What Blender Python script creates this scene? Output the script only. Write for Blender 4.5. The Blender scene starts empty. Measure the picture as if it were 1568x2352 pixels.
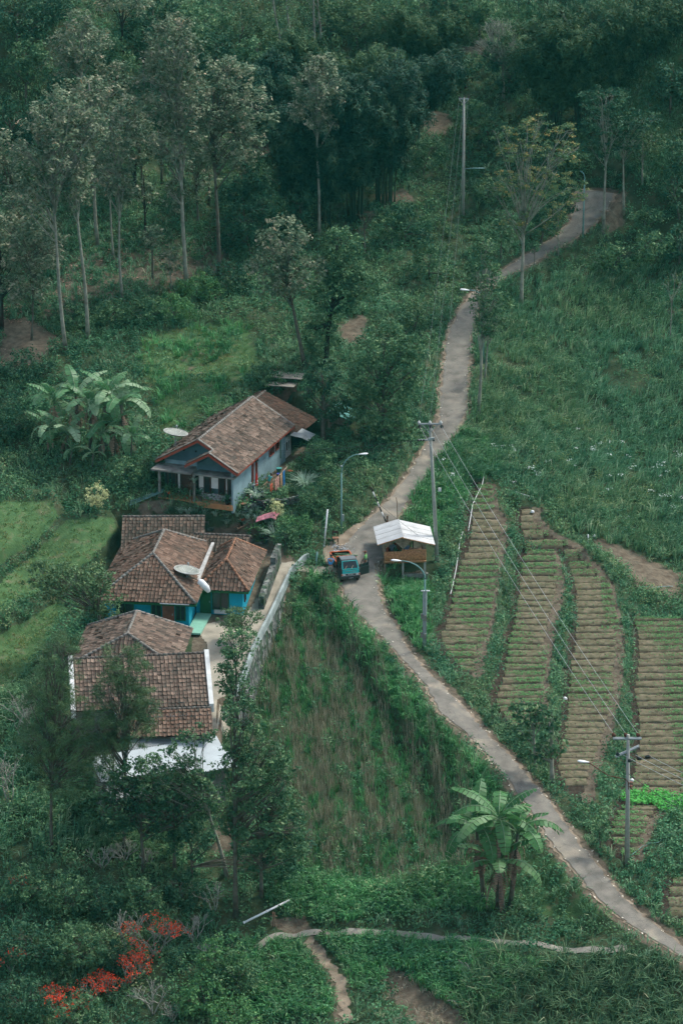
import bpy, math, random
import numpy as np
from mathutils import Vector, Matrix
R = math.radians
rng = np.random.default_rng(7)
random.seed(7)
scene = bpy.context.scene
COL = scene.collection

# ------------------------------------------------------------------ camera
CAM_Y, CAM_Z, PITCH, F = -196.0, 76.0, R(20), 6533.0
cd = bpy.data.cameras.new("Camera"); cam = bpy.data.objects.new("Camera", cd); COL.objects.link(cam)
cam.location = (0, CAM_Y, CAM_Z); cam.rotation_euler = (R(70), 0, 0)
cd.sensor_fit = 'HORIZONTAL'; cd.sensor_width = 24; cd.lens = 100; cd.clip_end = 3000; cd.clip_start = 1
scene.camera = cam
cP, sP = math.cos(PITCH), math.sin(PITCH)

def proj(x, y, z):
    dy = y - CAM_Y; dz = z - CAM_Z
    depth = dy*cP - dz*sP
    up = dy*sP + dz*cP
    return 784 + F*x/depth, 1176 - F*up/depth
def depth_of(y, z): return (y-CAM_Y)*cP - (z-CAM_Z)*sP
def ray(px, py):
    a = (px-784)/F; b = (1176-py)/F
    return np.array([a, cP + b*sP, -sP + b*cP])
def atz(px, py, z):
    d = ray(px, py); t = (z-CAM_Z)/d[2]
    return np.array([d[0]*t, CAM_Y + d[1]*t, z])

# ------------------------------------------------------------------ noise / polygons
_lat = np.random.default_rng(3).random((256, 256))
def vnoise(x, y):
    x = np.asarray(x, float); y = np.asarray(y, float)
    xi = np.floor(x).astype(int); yi = np.floor(y).astype(int)
    fx = x-xi; fy = y-yi; fx = fx*fx*(3-2*fx); fy = fy*fy*(3-2*fy)
    a = _lat[xi % 256, yi % 256]; b = _lat[(xi+1) % 256, yi % 256]
    c = _lat[xi % 256, (yi+1) % 256]; d = _lat[(xi+1) % 256, (yi+1) % 256]
    return (a*(1-fx)+b*fx)*(1-fy) + (c*(1-fx)+d*fx)*fy
def fbm(x, y, s=1.0, o=3):
    r = 0; a = .5; t = 0
    for k in range(o):
        r = r + a*vnoise(np.asarray(x)/s+17.3*k, np.asarray(y)/s+9.1*k); t += a; a *= .5; s /= 2.03
    return r/t
def inpoly(x, y, poly):
    x = np.asarray(x, float); y = np.asarray(y, float)
    ins = np.zeros(x.shape, bool); n = len(poly)
    for i in range(n):
        x1, y1 = poly[i][0], poly[i][1]; x2, y2 = poly[(i+1) % n][0], poly[(i+1) % n][1]
        if y1 == y2: continue
        c = ((y1 > y) != (y2 > y)) & (x < (x2-x1)*(y-y1)/(y2-y1)+x1)
        ins ^= c
    return ins
def edgedist(x, y, poly, closed=True):
    x = np.asarray(x, float); y = np.asarray(y, float)
    best = np.full(x.shape, 1e9); n = len(poly)
    for i in range(n if closed else n-1):
        x1, y1 = poly[i][0], poly[i][1]; x2, y2 = poly[(i+1) % n][0], poly[(i+1) % n][1]
        dx, dy = x2-x1, y2-y1; L = dx*dx+dy*dy+1e-12
        t = np.clip(((x-x1)*dx+(y-y1)*dy)/L, 0, 1)
        best = np.minimum(best, np.hypot(x-x1-t*dx, y-y1-t*dy))
    return best
def sdist(x, y, poly):
    d = edgedist(x, y, poly); return np.where(inpoly(x, y, poly), -d, d)
def sstep(t):
    t = np.clip(t, 0, 1); return t*t*(3-2*t)

# ------------------------------------------------------------------ terrain
ROWS = [0,200,400,600,700,800,950,1100,1200,1300,1450,1600,1750,1900,2100,2352]
PZ =   [27,20.5,15,10.2,8.3,6.5,4.2,2.2,1.0,0,-.9,-2,-3.1,-4.2,-6,-8.5]
COLS = [0,200,400,600,800,1000,1200,1400,1568]
OFF = [[3,2,1,0,0,0,0,1,3],[2,2,1,0,0,0,0,1,2],[2,1.5,1,0,0,0,0,.5,1],[2,1.5,1,.5,0,0,0,-1,-1],
 [1.5,1.5,1,.5,0,0,-.8,-1.5,-1.5],[1.5,1.5,1,1,.8,0,-1,-1.8,-2],[1,1.2,1.2,1.2,1,0,-1.2,-2.2,-2.5],
 [.8,1,1.3,1.3,1,0,-1.3,-2.4,-3],[.6,.6,.2,.2,.2,0,-1.3,-2.4,-3.2],[.4,.2,-.3,-.3,0,-.2,-1.4,-2.5,-3.5],
 [.2,0,-.5,-.9,-.6,-.4,-1.4,-2.3,-3.2],[-.2,-.4,-.8,-1.5,-1.2,0,-1.1,-1.9,-2.8],
 [-.5,-.8,-1.2,-1.8,-1.3,-.9,0,-1.3,-2.2],[-1,-1.2,-1.6,-2,-1.6,-1.2,-.5,0,-1.4],
 [-1.5,-1.5,-2,-2,-1.6,-1.4,-1,-.4,0],[-2,-2,-2,-1.6,-1.2,-1,-.6,-.2,0]]
ctl = np.array([atz(c, r, PZ[i]+OFF[i][j]) for i, r in enumerate(ROWS) for j, c in enumerate(COLS)])
def tps_fit(P):
    n = len(P); d = np.hypot(P[:, None, 0]-P[None, :, 0], P[:, None, 1]-P[None, :, 1])
    K = np.where(d > 0, d*d*np.log(d+1e-9), 0) + np.eye(n)*8.0
    Q = np.c_[np.ones(n), P[:, :2]]
    A = np.block([[K, Q], [Q.T, np.zeros((3, 3))]])
    return np.linalg.solve(A, np.r_[P[:, 2], 0, 0, 0])
_w = tps_fit(ctl)
def tps(x, y):
    x = np.asarray(x, float); y = np.asarray(y, float); sh = x.shape
    x = x.ravel(); y = y.ravel(); out = np.zeros(len(x))
    for s in range(0, len(x), 20000):
        xx = x[s:s+20000]; yy = y[s:s+20000]
        d = np.hypot(xx[:, None]-ctl[None, :, 0], yy[:, None]-ctl[None, :, 1])
        out[s:s+20000] = (d*d*np.log(d+1e-9)) @ _w[:-3] + _w[-3] + _w[-2]*xx + _w[-1]*yy
    return out.reshape(sh)
def spaced(lo, hi, st, far, g=1.35):
    c = list(np.arange(lo, hi+1e-6, st)); s = st; v = lo; left = []
    while v > -far: s = min(s*g, 60); v -= s; left.append(v)
    s = st; v = c[-1]; right = []
    while v < far: s = min(s*g, 60); v += s; right.append(v)
    return np.array(left[::-1]+c+right)
GX = spaced(-42, 42, .28, 900); GY = spaced(-60, 104, .28, 900)
XX, YY = np.meshgrid(GX, GY, indexing='ij')
cx = np.clip(XX, -40, 40); cy = np.clip(YY, -58, 100)
Z0 = tps(cx, cy)
Z0 = Z0 + np.where(YY > 100, np.minimum(YY-100, 250)*.12, 0) - np.where(YY < -58, np.minimum(-58-YY, 60)*.15, 0)
ZB = Z0.copy()
def bil(Zg, x, y):
    x = np.asarray(x, float); y = np.asarray(y, float)
    i = np.clip(np.searchsorted(GX, x)-1, 0, len(GX)-2); j = np.clip(np.searchsorted(GY, y)-1, 0, len(GY)-2)
    fx = (x-GX[i])/(GX[i+1]-GX[i]); fy = (y-GY[j])/(GY[j+1]-GY[j])
    return (Zg[i, j]*(1-fx)+Zg[i+1, j]*fx)*(1-fy)+(Zg[i, j+1]*(1-fx)+Zg[i+1, j+1]*fx)*fy
def hit(px, py, Zg):
    d = ray(px, py); o = np.array([0, CAM_Y, CAM_Z])
    t = np.linspace(110, 420, 3200)
    X = d[0]*t; Y = o[1]+d[1]*t; Zr = o[2]+d[2]*t
    below = np.nonzero(Zr < bil(Zg, X, Y))[0]
    k = below[0] if len(below) else len(t)-1
    a, b = t[max(k-1, 0)], t[k]
    for _ in range(20):
        m = (a+b)/2
        if CAM_Z+d[2]*m < bil(Zg, d[0]*m, CAM_Y+d[1]*m): b = m
        else: a = m
    return np.array([d[0]*b, CAM_Y+d[1]*b, CAM_Z+d[2]*b])
def hb(pts): return [tuple(hit(px, py, ZB)) for px, py in pts]   # on the base terrain

# road edges (photo outline, laid on the terrain)
RL = [(1600,2225),(1524,2178),(1474,2153),(1414,2113),(1359,2063),(1314,2008),(1264,1948),(1224,1878),(1179,1818),(1134,1763),(1084,1703),(1009,1643),(969,1568),(940,1535),(914,1509),(884,1474),(844,1440),(814,1410),(784,1355),(770,1300),(790,1250),(834,1199),(864,1174),(899,1134),(934,1089),(964,1034),(984,1004),(1009,949),(1011,884),(1019,824),(1022,784),(1044,720),(1069,685),(1105,640),(1174,600),(1234,560),(1284,525),(1314,490),(1324,440),(1334,415)]
RR = [(1660,2235),(1568,2170),(1529,2138),(1484,2108),(1429,2053),(1379,1988),(1329,1928),(1284,1868),(1249,1818),(1209,1778),(1164,1728),(1104,1668),(1064,1623),(1009,1568),(975,1535),(950,1505),(934,1484),(914,1439),(884,1404),(870,1355),(872,1305),(890,1262),(905,1225),(915,1195),(940,1155),(969,1124),(994,1084),(1019,1044),(1049,1004),(1074,954),(1076,884),(1079,824),(1084,784),(1096,720),(1108,690),(1135,655),(1182,635),(1224,615),(1284,580),(1349,545),(1384,515),(1404,480),(1410,440)]
def resample(P, n):
    P = np.array(P)[:, :2]; s = np.r_[0, np.cumsum(np.hypot(*np.diff(P, axis=0).T))]
    u = np.linspace(0, s[-1], n); return np.c_[np.interp(u, s, P[:, 0]), np.interp(u, s, P[:, 1])]
NR = 260
wl = resample(hb(RL), NR); wr = resample(hb(RR), NR)
for _ in range(4):
    wl[1:-1] = (wl[:-2]+wl[1:-1]*2+wl[2:])/4; wr[1:-1] = (wr[:-2]+wr[1:-1]*2+wr[2:])/4
rc = (wl+wr)/2
rz = bil(ZB, rc[:, 0], rc[:, 1])
kk = np.ones(9)/9; rz = np.convolve(np.pad(rz, 4, 'edge'), kk, 'valid')
ROADPOLY = [tuple(p) for p in wl] + [tuple(p) for p in wr[::-1]]
ZG = ZB.copy()
near = (np.abs(XX) < 45) & (YY > -60) & (YY < 100)
def micro(x, y): return (fbm(x, y, 5, 3)-.5)*1.6 + (fbm(x+50, y, 1.3, 2)-.5)*.3
ZG += np.where(near, micro(XX, YY), 0)
# road corridor
xn, yn = XX[near], YY[near]
D = np.full(xn.shape, 1e9); NZ = np.zeros(xn.shape)
hwid = np.hypot(*(wl-wr).T)/2
for k in range(0, NR-2, 2):
    x1, y1 = rc[k]; x2, y2 = rc[k+2]; dx, dy = x2-x1, y2-y1
    t = np.clip(((xn-x1)*dx+(yn-y1)*dy)/(dx*dx+dy*dy), 0, 1)
    d = np.hypot(xn-x1-t*dx, yn-y1-t*dy)-(hwid[k]*(1-t)+hwid[k+2]*t)
    m = d < D; D[m] = d[m]; NZ[m] = (rz[k]*(1-t)+rz[k+2]*t)[m]
wgt = 1-sstep((D-.3)/1.3)
ZG[near] = ZG[near]*(1-wgt)+NZ*wgt
RD = np.full(XX.shape, 99.); RD[near] = D           # distance to the road edge
def roadZ(x, y): return bil(ZG, x, y)

def pad(polypx, zf, blend, poly=None):
    poly = poly or [p[:2] for p in hb(polypx)]
    xs = [p[0] for p in poly]; ys = [p[1] for p in poly]
    m = (XX > min(xs)-blend-1) & (XX < max(xs)+blend+1) & (YY > min(ys)-blend-1) & (YY < max(ys)+blend+1)
    sd = sdist(XX[m], YY[m], poly); w = 1-sstep(sd/blend)
    z = zf(XX[m], YY[m]) if callable(zf) else zf
    ZG[m] = ZG[m]*(1-w)+z*w
    return poly
HOUSEPAD = pad([(375,1140),(380,1168),(560,1178),(700,1130),(770,1060),(730,950),(640,900),(420,1080)], 2.6, 1.2)
ys_ = [atz(0, p, z)[1] for p, z in ((1290,-.1),(1340,-.6),(1400,-1.0),(1480,-1.2),(1600,-2.3),(1700,-3.1))][::-1]
zs_ = [-.1,-.6,-1.0,-1.2,-2.3,-3.1][::-1]
yardz = lambda x, y: np.interp(y, ys_, zs_)
WALLTOP = [(708,1286,0),(697,1292,0),(668,1322,-.3),(620,1424,-1.0),(584,1492,-1.2),(566,1545,-1.6),(556,1570,-1.9)]
wallw = [tuple(atz(px, py, z)[:2]) for px, py, z in WALLTOP]
yp = wallw[1:] + [tuple(atz(px, py, z)[:2]) for px, py, z in ((505,1600,-2.1),(505,1705,-3.1),(150,1705,-3.1),(150,1480,-1.2),(190,1330,-.8),(262,1240,-.3),(610,1245,-.2),(650,1280,-.1))]
# the field below the retaining wall
FIELDPOLY = [(712,1330),(780,1400),(830,1455),(905,1540),(1000,1680),(1110,1800),(1125,1860),(1085,1990),(900,2040),(700,2010),(600,1850),(560,1640),(585,1545),(640,1420)]
pad(None, lambda x, y: bil(ZB, x, y)-1.1+micro(x, y)*.5, 1.0, [p[:2] for p in hb([(705,1345),(770,1440),(840,1540),(930,1690),(1020,1850),(1040,1960),(900,2020),(700,2000),(590,1850),(560,1640),(590,1530),(645,1400)])])
YARD = pad(None, yardz, .25, yp)
pad([(885,1300),(1000,1296),(1012,1362),(900,1362)], -1.35, .8)
# left lawn terraces
LA = [(0,1150),(120,1153),(135,1185),(90,1240),(0,1330)]
LB = [(150,1192),(260,1188),(268,1220),(200,1295),(110,1345),(0,1450),(0,1385),(90,1265)]
LC = [(0,1490),(60,1425),(150,1370),(150,1410),(120,1460),(60,1545),(0,1620),(-60,1620),(-60,1500)]
LD = [(60,1600),(150,1470),(200,1480),(170,1600),(90,1700)]
LAWNS = [LA, LB, LC]
for L_, dz in ((LA,1.3),(LB,.35),(LC,-.7)):
    L_[:] = [(p if p[0] > 0 else (p[0]-60, p[1])) for p in L_]
    pad(L_, (lambda q: lambda x, y: bil(ZB, x, y)+q+.35*np.sin(x*.9))(dz), .8)
# garden terraces
TER = [
 ([(1089,1104),(1079,1144),(1074,1224),(1056,1264),(1039,1324),(1029,1384),(1009,1434),(1004,1464),(1024,1504),(1054,1539),(1076,1562)],
  [(1130,1104),(1134,1134),(1139,1169),(1164,1209),(1161,1259),(1151,1309),(1141,1349),(1134,1399),(1124,1459),(1111,1499),(1104,1549),(1090,1562)]),
 ([(1200,1250),(1191,1284),(1184,1344),(1179,1399),(1164,1449),(1156,1499),(1144,1544),(1129,1590),(1155,1650),(1184,1672)],
  [(1259,1254),(1274,1264),(1284,1314),(1294,1339),(1284,1399),(1274,1434),(1264,1484),(1254,1568),(1250,1668),(1248,1672)]),
 ([(1191,1154),(1188,1199),(1200,1243),(1290,1275),(1305,1300),(1314,1334),(1319,1384),(1314,1449),(1304,1504),(1299,1568),(1289,1658),(1274,1738),(1279,1788),(1324,1823),(1346,1845)],
  [(1239,1154),(1238,1194),(1260,1224),(1329,1264),(1384,1319),(1409,1359),(1416,1409),(1429,1484),(1424,1568),(1409,1668),(1389,1733),(1369,1778),(1356,1845)]),
 ([(1449,1404),(1459,1449),(1459,1499),(1449,1568),(1459,1618),(1459,1693),(1439,1793),(1429,1823),(1404,1853),(1394,1898),(1404,1948),(1429,1973)],
  [(1549,1399),(1566,1434),(1585,1500),(1600,1600),(1590,1760),(1580,1848),(1524,1880),(1489,1923),(1470,1973)]),
 ([(1535,2010),(1522,2060),(1535,2110)], [(1620,1960),(1640,2060),(1600,2110)]),
]
TW = []
for Lp, Rp in TER:
    lw = np.array(hb(Lp)); rw = np.array(hb(Rp))
    y0 = max(lw[:, 1].min(), rw[:, 1].min()); y1 = min(lw[:, 1].max(), rw[:, 1].max())
    lo = np.argsort(lw[:, 1]); ro = np.argsort(rw[:, 1])
    ys = np.arange(y0, y1, .1)
    TW.append((y0, y1, lw[lo], rw[ro]))
def tedge(k, y):
    y0, y1, lw, rw = TW[k]; return np.interp(y, lw[:, 1], lw[:, 0]), np.interp(y, rw[:, 1], rw[:, 0])
def tz(k, y):
    a, b = tedge(k, y); c = (a+b)/2
    zz = bil(ZB, c, y)
    return zz-.15
TERMASK = np.zeros(XX.shape); DITCH = np.zeros(XX.shape); PATHR = np.zeros(XX.shape)
for j, y in enumerate(GY):
    act = [k for k in range(5) if TW[k][0] <= y <= TW[k][1]]
    if not act: continue
    act.sort(key=lambda k: tedge(k, y)[0])
    kx, kz = [], []
    for n, k in enumerate(act):
        a, b = (float(v) for v in tedge(k, y)); z = float(tz(k, y))
        a0 = (kx[-1] if kx else -99)
        if n == 0: kx.append(a-1.6); kz.append(float(bil(ZG, a-1.6, y)))
        kx += [max(a-.15, kx[-1]+.05), max(a, kx[-1]+.1), b, b+.3]; kz += [z-.02, z, z+.02, z+.12]
        TERMASK[:, j] = np.maximum(TERMASK[:, j], ((GX > a-.1) & (GX < b+.2)))
        DITCH[:, j] = np.maximum(DITCH[:, j], 1-np.clip(np.abs(GX-(a-.1))/.35, 0, 1))
        PATHR[:, j] = np.maximum(PATHR[:, j], ((GX > b-.55) & (GX < b+.1)))
    kx.append(kx[-1]+1.8); kz.append(float(bil(ZG, kx[-1], y)))
    m = (GX > kx[0]) & (GX < kx[-1])
    ZG[m, j] = np.interp(GX[m], kx, kz)

H = lambda x, y: bil(ZG, x, y)
def at(px, py): return hit(px, py, ZG)
def zof(y, py):            # height above (.., y) seen at picture row py
    d = ray(784, py); t = (y-CAM_Y)/d[1]; return CAM_Z+d[2]*t
def xof(px, y, z): return (px-784)/F*depth_of(y, z)
def P3(px, py, y):         # the point at world depth y that is seen at (px, py)
    z = zof(y, py); return Vector((xof(px, y, z), y, z))

# ------------------------------------------------------------------ mesh helpers
def mesh_np(name, V, Fc, rnd=None, smooth=False):
    V = np.ascontiguousarray(V, np.float32).reshape(-1, 3); Fc = np.ascontiguousarray(Fc, np.int32)
    me = bpy.data.meshes.new(name); n, k = Fc.shape
    me.vertices.add(len(V)); me.vertices.foreach_set('co', V.ravel())
    me.loops.add(n*k); me.loops.foreach_set('vertex_index', Fc.ravel())
    me.polygons.add(n); me.polygons.foreach_set('loop_start', np.arange(0, n*k, k, dtype=np.int32))
    if smooth: me.polygons.foreach_set('use_smooth', np.ones(n, bool))
    me.update(calc_edges=True)
    if rnd is not None:
        a = me.attributes.new('rnd', 'FLOAT', 'FACE'); a.data.foreach_set('value', np.ascontiguousarray(rnd, np.float32))
    return me
def link(name, me, mats, parent=None, loc=None, rot=None):
    o = bpy.data.objects.new(name, me); COL.objects.link(o)
    if me is not None and mats is not None:
        for m in (mats if isinstance(mats, (list, tuple)) else [mats]):
            if len(me.materials) < 8: me.materials.append(m)
    if parent: o.parent = parent
    if loc is not None: o.location = loc
    if rot is not None: o.rotation_euler = rot
    return o
def tag(o, label=None, cat=None, group=None, kind=None):
    if label: o['label'] = label
    if cat: o['category'] = cat
    if group: o['group'] = group
    if kind: o['kind'] = kind
    return o
def thing(name, label, cat, loc=(0, 0, 0), rz=0, group=None, rx=0, ry=0):
    o = bpy.data.objects.new(name, None); COL.objects.link(o); o.empty_display_size = .3
    o.location = tuple(float(v) for v in loc); o.rotation_euler = (rx, ry, rz); return tag(o, label, cat, group)
def copy_tree(o, parent=None):
    c = o.copy(); COL.objects.link(c)
    if parent: c.parent = parent
    for ch in o.children: copy_tree(ch, c)
    return c
class MB:
    def __init__(s): s.v = []; s.f = []; s.sm = []
    def add(s, vs, fs, smooth=False):
        b = len(s.v); s.v += [tuple(float(q) for q in p) for p in vs]; s.f += [tuple(b+i for i in f) for f in fs]; s.sm += [smooth]*len(fs); return s
    def box(s, c, d, rz=0, M=None):
        hx, hy, hz = d[0]/2, d[1]/2, d[2]/2; vs = []
        for sx, sy, sz in ((-1,-1,-1),(1,-1,-1),(1,1,-1),(-1,1,-1),(-1,-1,1),(1,-1,1),(1,1,1),(-1,1,1)):
            p = Vector((sx*hx, sy*hy, sz*hz))
            if M is not None: p = M @ p
            elif rz: p = Matrix.Rotation(rz, 3, 'Z') @ p
            vs.append((p.x+c[0], p.y+c[1], p.z+c[2]))
        return s.add(vs, [(0,3,2,1),(4,5,6,7),(0,1,5,4),(1,2,6,5),(2,3,7,6),(3,0,4,7)])
    def bar(s, a, b, w, h=None):
        a = Vector(a); b = Vector(b); d = b-a; L = d.length
        q = d.to_track_quat('Y', 'Z').to_matrix()
        return s.box((a+b)/2, (w, L, h or w), M=q)
    def tube(s, pts, rad, n=6, smooth=True, cap=True):
        pts = [Vector(p) for p in pts]; m = len(pts)
        if not hasattr(rad, '__len__'): rad = [rad]*m
        vs = []; fs = []; prev = None
        for i, p in enumerate(pts):
            t = (pts[min(i+1, m-1)]-pts[max(i-1, 0)]).normalized()
            if prev is None:
                prev = t.orthogonal().normalized()
            prev = (prev-t*prev.dot(t)); prev = prev.normalized() if prev.length > 1e-6 else t.orthogonal().normalized()
            w = t.cross(prev)
            for k in range(n):
                a = 2*math.pi*k/n; vs.append(p+(prev*math.cos(a)+w*math.sin(a))*rad[i])
        for i in range(m-1):
            for k in range(n):
                k2 = (k+1) % n; fs.append((i*n+k, i*n+k2, (i+1)*n+k2, (i+1)*n+k))
        if cap: fs.append(tuple(range(n))[::-1]); fs.append(tuple((m-1)*n+k for k in range(n)))
        return s.add(vs, fs, smooth)
    def lathe(s, prof, n=12, c=(0, 0, 0), smooth=True):
        vs = []; fs = []
        for r, z in prof:
            for k in range(n):
                a = 2*math.pi*k/n; vs.append((c[0]+r*math.cos(a), c[1]+r*math.sin(a), c[2]+z))
        for i in range(len(prof)-1):
            for k in range(n):
                k2 = (k+1) % n; fs.append((i*n+k, i*n+k2, (i+1)*n+k2, (i+1)*n+k))
        fs.append(tuple(range(n))[::-1]); fs.append(tuple((len(prof)-1)*n+k for k in range(n)))
        return s.add(vs, fs, smooth)
    def prism(s, poly, a, b):   # poly of 3D points extruded by vector
        n = len(poly); off = Vector(b)
        vs = [Vector(p) for p in poly]+[Vector(p)+off for p in poly]
        fs = [tuple(range(n))[::-1], tuple(range(n, 2*n))]+[(i, (i+1) % n, n+(i+1) % n, n+i) for i in range(n)]
        return s.add(vs, fs)
    def slab(s, pts, t):        # planar polygon given a thickness along its normal (down)
        p = [Vector(q) for q in pts]; nn = (p[1]-p[0]).cross(p[2]-p[0]).normalized()
        return s.prism([q for q in p], None, -nn*t)
    def build(s, name, mat, parent=None, loc=None, rot=None):
        me = bpy.data.meshes.new(name); me.from_pydata(s.v, [], s.f); me.update()
        me.polygons.foreach_set('use_smooth', s.sm)
        return link(name, me, mat, parent, loc, rot)

# ------------------------------------------------------------------ materials
def newmat(name, rough=.8, spec=.3):
    m = bpy.data.materials.new(name); m.use_nodes = True; nt = m.node_tree
    b = nt.nodes['Principled BSDF']; b.inputs['Roughness'].default_value = rough
    b.inputs['Specular IOR Level'].default_value = spec
    return m, nt, b
def N(nt, t, **kw):
    n = nt.nodes.new(t)
    for k, v in kw.items(): setattr(n, k, v)
    return n
def ramp(nt, fac, stops):
    r = N(nt, 'ShaderNodeValToRGB'); el = r.color_ramp.elements
    while len(el) < len(stops): el.new(.5)
    for e, (p, c) in zip(el, stops): e.position = p; e.color = (*c, 1)
    nt.links.new(fac, r.inputs[0]); return r.outputs[0]
def noise(nt, scale, detail=4, co='Object', dist=0, vec=None):
    n = N(nt, 'ShaderNodeTexNoise'); n.inputs['Scale'].default_value = scale; n.inputs['Detail'].default_value = detail
    n.inputs['Distortion'].default_value = dist
    if vec is None:
        tc = N(nt, 'ShaderNodeTexCoord'); vec = tc.outputs[co]
    nt.links.new(vec, n.inputs['Vector']); return n.outputs['Fac']
def mix(nt, fac, a, b, mode='MIX'):
    m = N(nt, 'ShaderNodeMix', data_type='RGBA', blend_type=mode)
    for s, v in ((0, fac), (6, a), (7, b)):
        if hasattr(v, 'is_linked'): nt.links.new(v, m.inputs[s])
        else: m.inputs[s].default_value = v if not isinstance(v, tuple) else (*v, 1)
    return m.outputs[2]
def math_(nt, op, a, b=0):
    m = N(nt, 'ShaderNodeMath', operation=op)
    for s, v in ((0, a), (1, b)):
        if hasattr(v, 'is_linked'): nt.links.new(v, m.inputs[s])
        else: m.inputs[s].default_value = v
    return m.outputs[0]
def bump(nt, b, h, s=.3, d=.05):
    n = N(nt, 'ShaderNodeBump'); n.inputs['Strength'].default_value = s; n.inputs['Distance'].default_value = d
    nt.links.new(h, n.inputs['Height']); nt.links.new(n.outputs[0], b.inputs['Normal'])
def plain(name, col, rough=.7, spec=.3, var=.25, scale=3, metal=0, bmp=0):
    m, nt, b = newmat(name, rough, spec); b.inputs['Metallic'].default_value = metal
    f = noise(nt, scale, 6)
    lo = tuple(c*(1-var) for c in col); hi = tuple(min(1, c*(1+var)) for c in col)
    nt.links.new(ramp(nt, f, [(.3, lo), (.7, hi)]), b.inputs['Base Color'])
    if bmp: bump(nt, b, noise(nt, scale*8, 3), .4, bmp)
    return m
def leafmat(name, stops, patch=None, pscale=.25, trans=.25, rough=.65, objvar=.0):
    m, nt, b = newmat(name, rough, .2)
    G_ = LEAFGAIN; stops = [(p, (min(.9, q[0]*G_), min(.9, q[1]*G_), min(.9, q[2]*G_))) for p, q in stops]
    at_ = N(nt, 'ShaderNodeAttribute', attribute_name='rnd')
    c = ramp(nt, at_.outputs['Fac'], stops)
    if patch:
        geo = N(nt, 'ShaderNodeNewGeometry')
        f = noise(nt, pscale, 3, vec=geo.outputs['Position'])
        f2 = ramp(nt, f, [(.42, (0, 0, 0)), (.6, (1, 1, 1))])
        c = mix(nt, f2, c, mix(nt, 1.0, c, patch, 'MULTIPLY'))
    if objvar:
        oi = N(nt, 'ShaderNodeObjectInfo'); hs = N(nt, 'ShaderNodeHueSaturation')
        mr = N(nt, 'ShaderNodeMapRange'); mr.inputs[3].default_value = 1-objvar; mr.inputs[4].default_value = 1+objvar
        nt.links.new(oi.outputs['Random'], mr.inputs[0]); nt.links.new(mr.outputs[0], hs.inputs['Value'])
        nt.links.new(c, hs.inputs['Color']); c = hs.outputs[0]
    nt.links.new(c, b.inputs['Base Color'])
    tr = N(nt, 'ShaderNodeBsdfTranslucent'); nt.links.new(c, tr.inputs[0])
    ms = N(nt, 'ShaderNodeMixShader'); ms.inputs[0].default_value = trans
    out = nt.nodes['Material Output']
    nt.links.new(b.outputs[0], ms.inputs[1]); nt.links.new(tr.outputs[0], ms.inputs[2]); nt.links.new(ms.outputs[0], out.inputs[0])
    return m

LEAFGAIN = 2.05
M = {}
M['asphalt'] = None
def mk_road():
    m, nt, b = newmat('asphalt', .9, .2)
    a = noise(nt, 1.1, 8); c = ramp(nt, a, [(.3, (.125,.118,.10)), (.55, (.185,.173,.148)), (.75, (.235,.218,.18))])
    # pale repair patches and tan dust
    p = noise(nt, .35, 5, dist=.6); pf = ramp(nt, p, [(.55, (0,0,0)), (.66, (1,1,1))])
    c = mix(nt, pf, c, (.29,.255,.20))
    g = noise(nt, 9, 3); gf = ramp(nt, g, [(.66, (0,0,0)), (.74, (1,1,1))])
    c = mix(nt, gf, c, (.28,.27,.24))
    vo = N(nt, 'ShaderNodeTexVoronoi', feature='DISTANCE_TO_EDGE'); vo.inputs['Scale'].default_value = .5
    tc = N(nt, 'ShaderNodeTexCoord'); ds = N(nt, 'ShaderNodeVectorMath', operation='ADD')
    nn = N(nt, 'ShaderNodeTexNoise'); nn.inputs['Scale'].default_value = 1.6; nt.links.new(tc.outputs['Object'], nn.inputs['Vector'])
    nt.links.new(tc.outputs['Object'], ds.inputs[0]); nt.links.new(nn.outputs['Color'], ds.inputs[1]); nt.links.new(ds.outputs[0], vo.inputs['Vector'])
    cf = ramp(nt, vo.outputs['Distance'], [(.0, (1,1,1)), (.012, (0,0,0))])
    c = mix(nt, math_(nt, 'MULTIPLY', cf, .55), c, (.05,.05,.045))
    nt.links.new(c, b.inputs['Base Color']); bump(nt, b, noise(nt, 12, 4), .4, .03); return m
M['asphalt'] = mk_road()
M['dirt'] = plain('dirt', (.235,.19,.14), .95, .1, .35, 1.2, bmp=.04)
M['concrete'] = plain('concrete', (.30,.275,.22), .9, .2, .3, .8, bmp=.02)
M['bare_ash'] = plain('ash', (.32,.34,.35), .95, .1, .6, 6)
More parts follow.
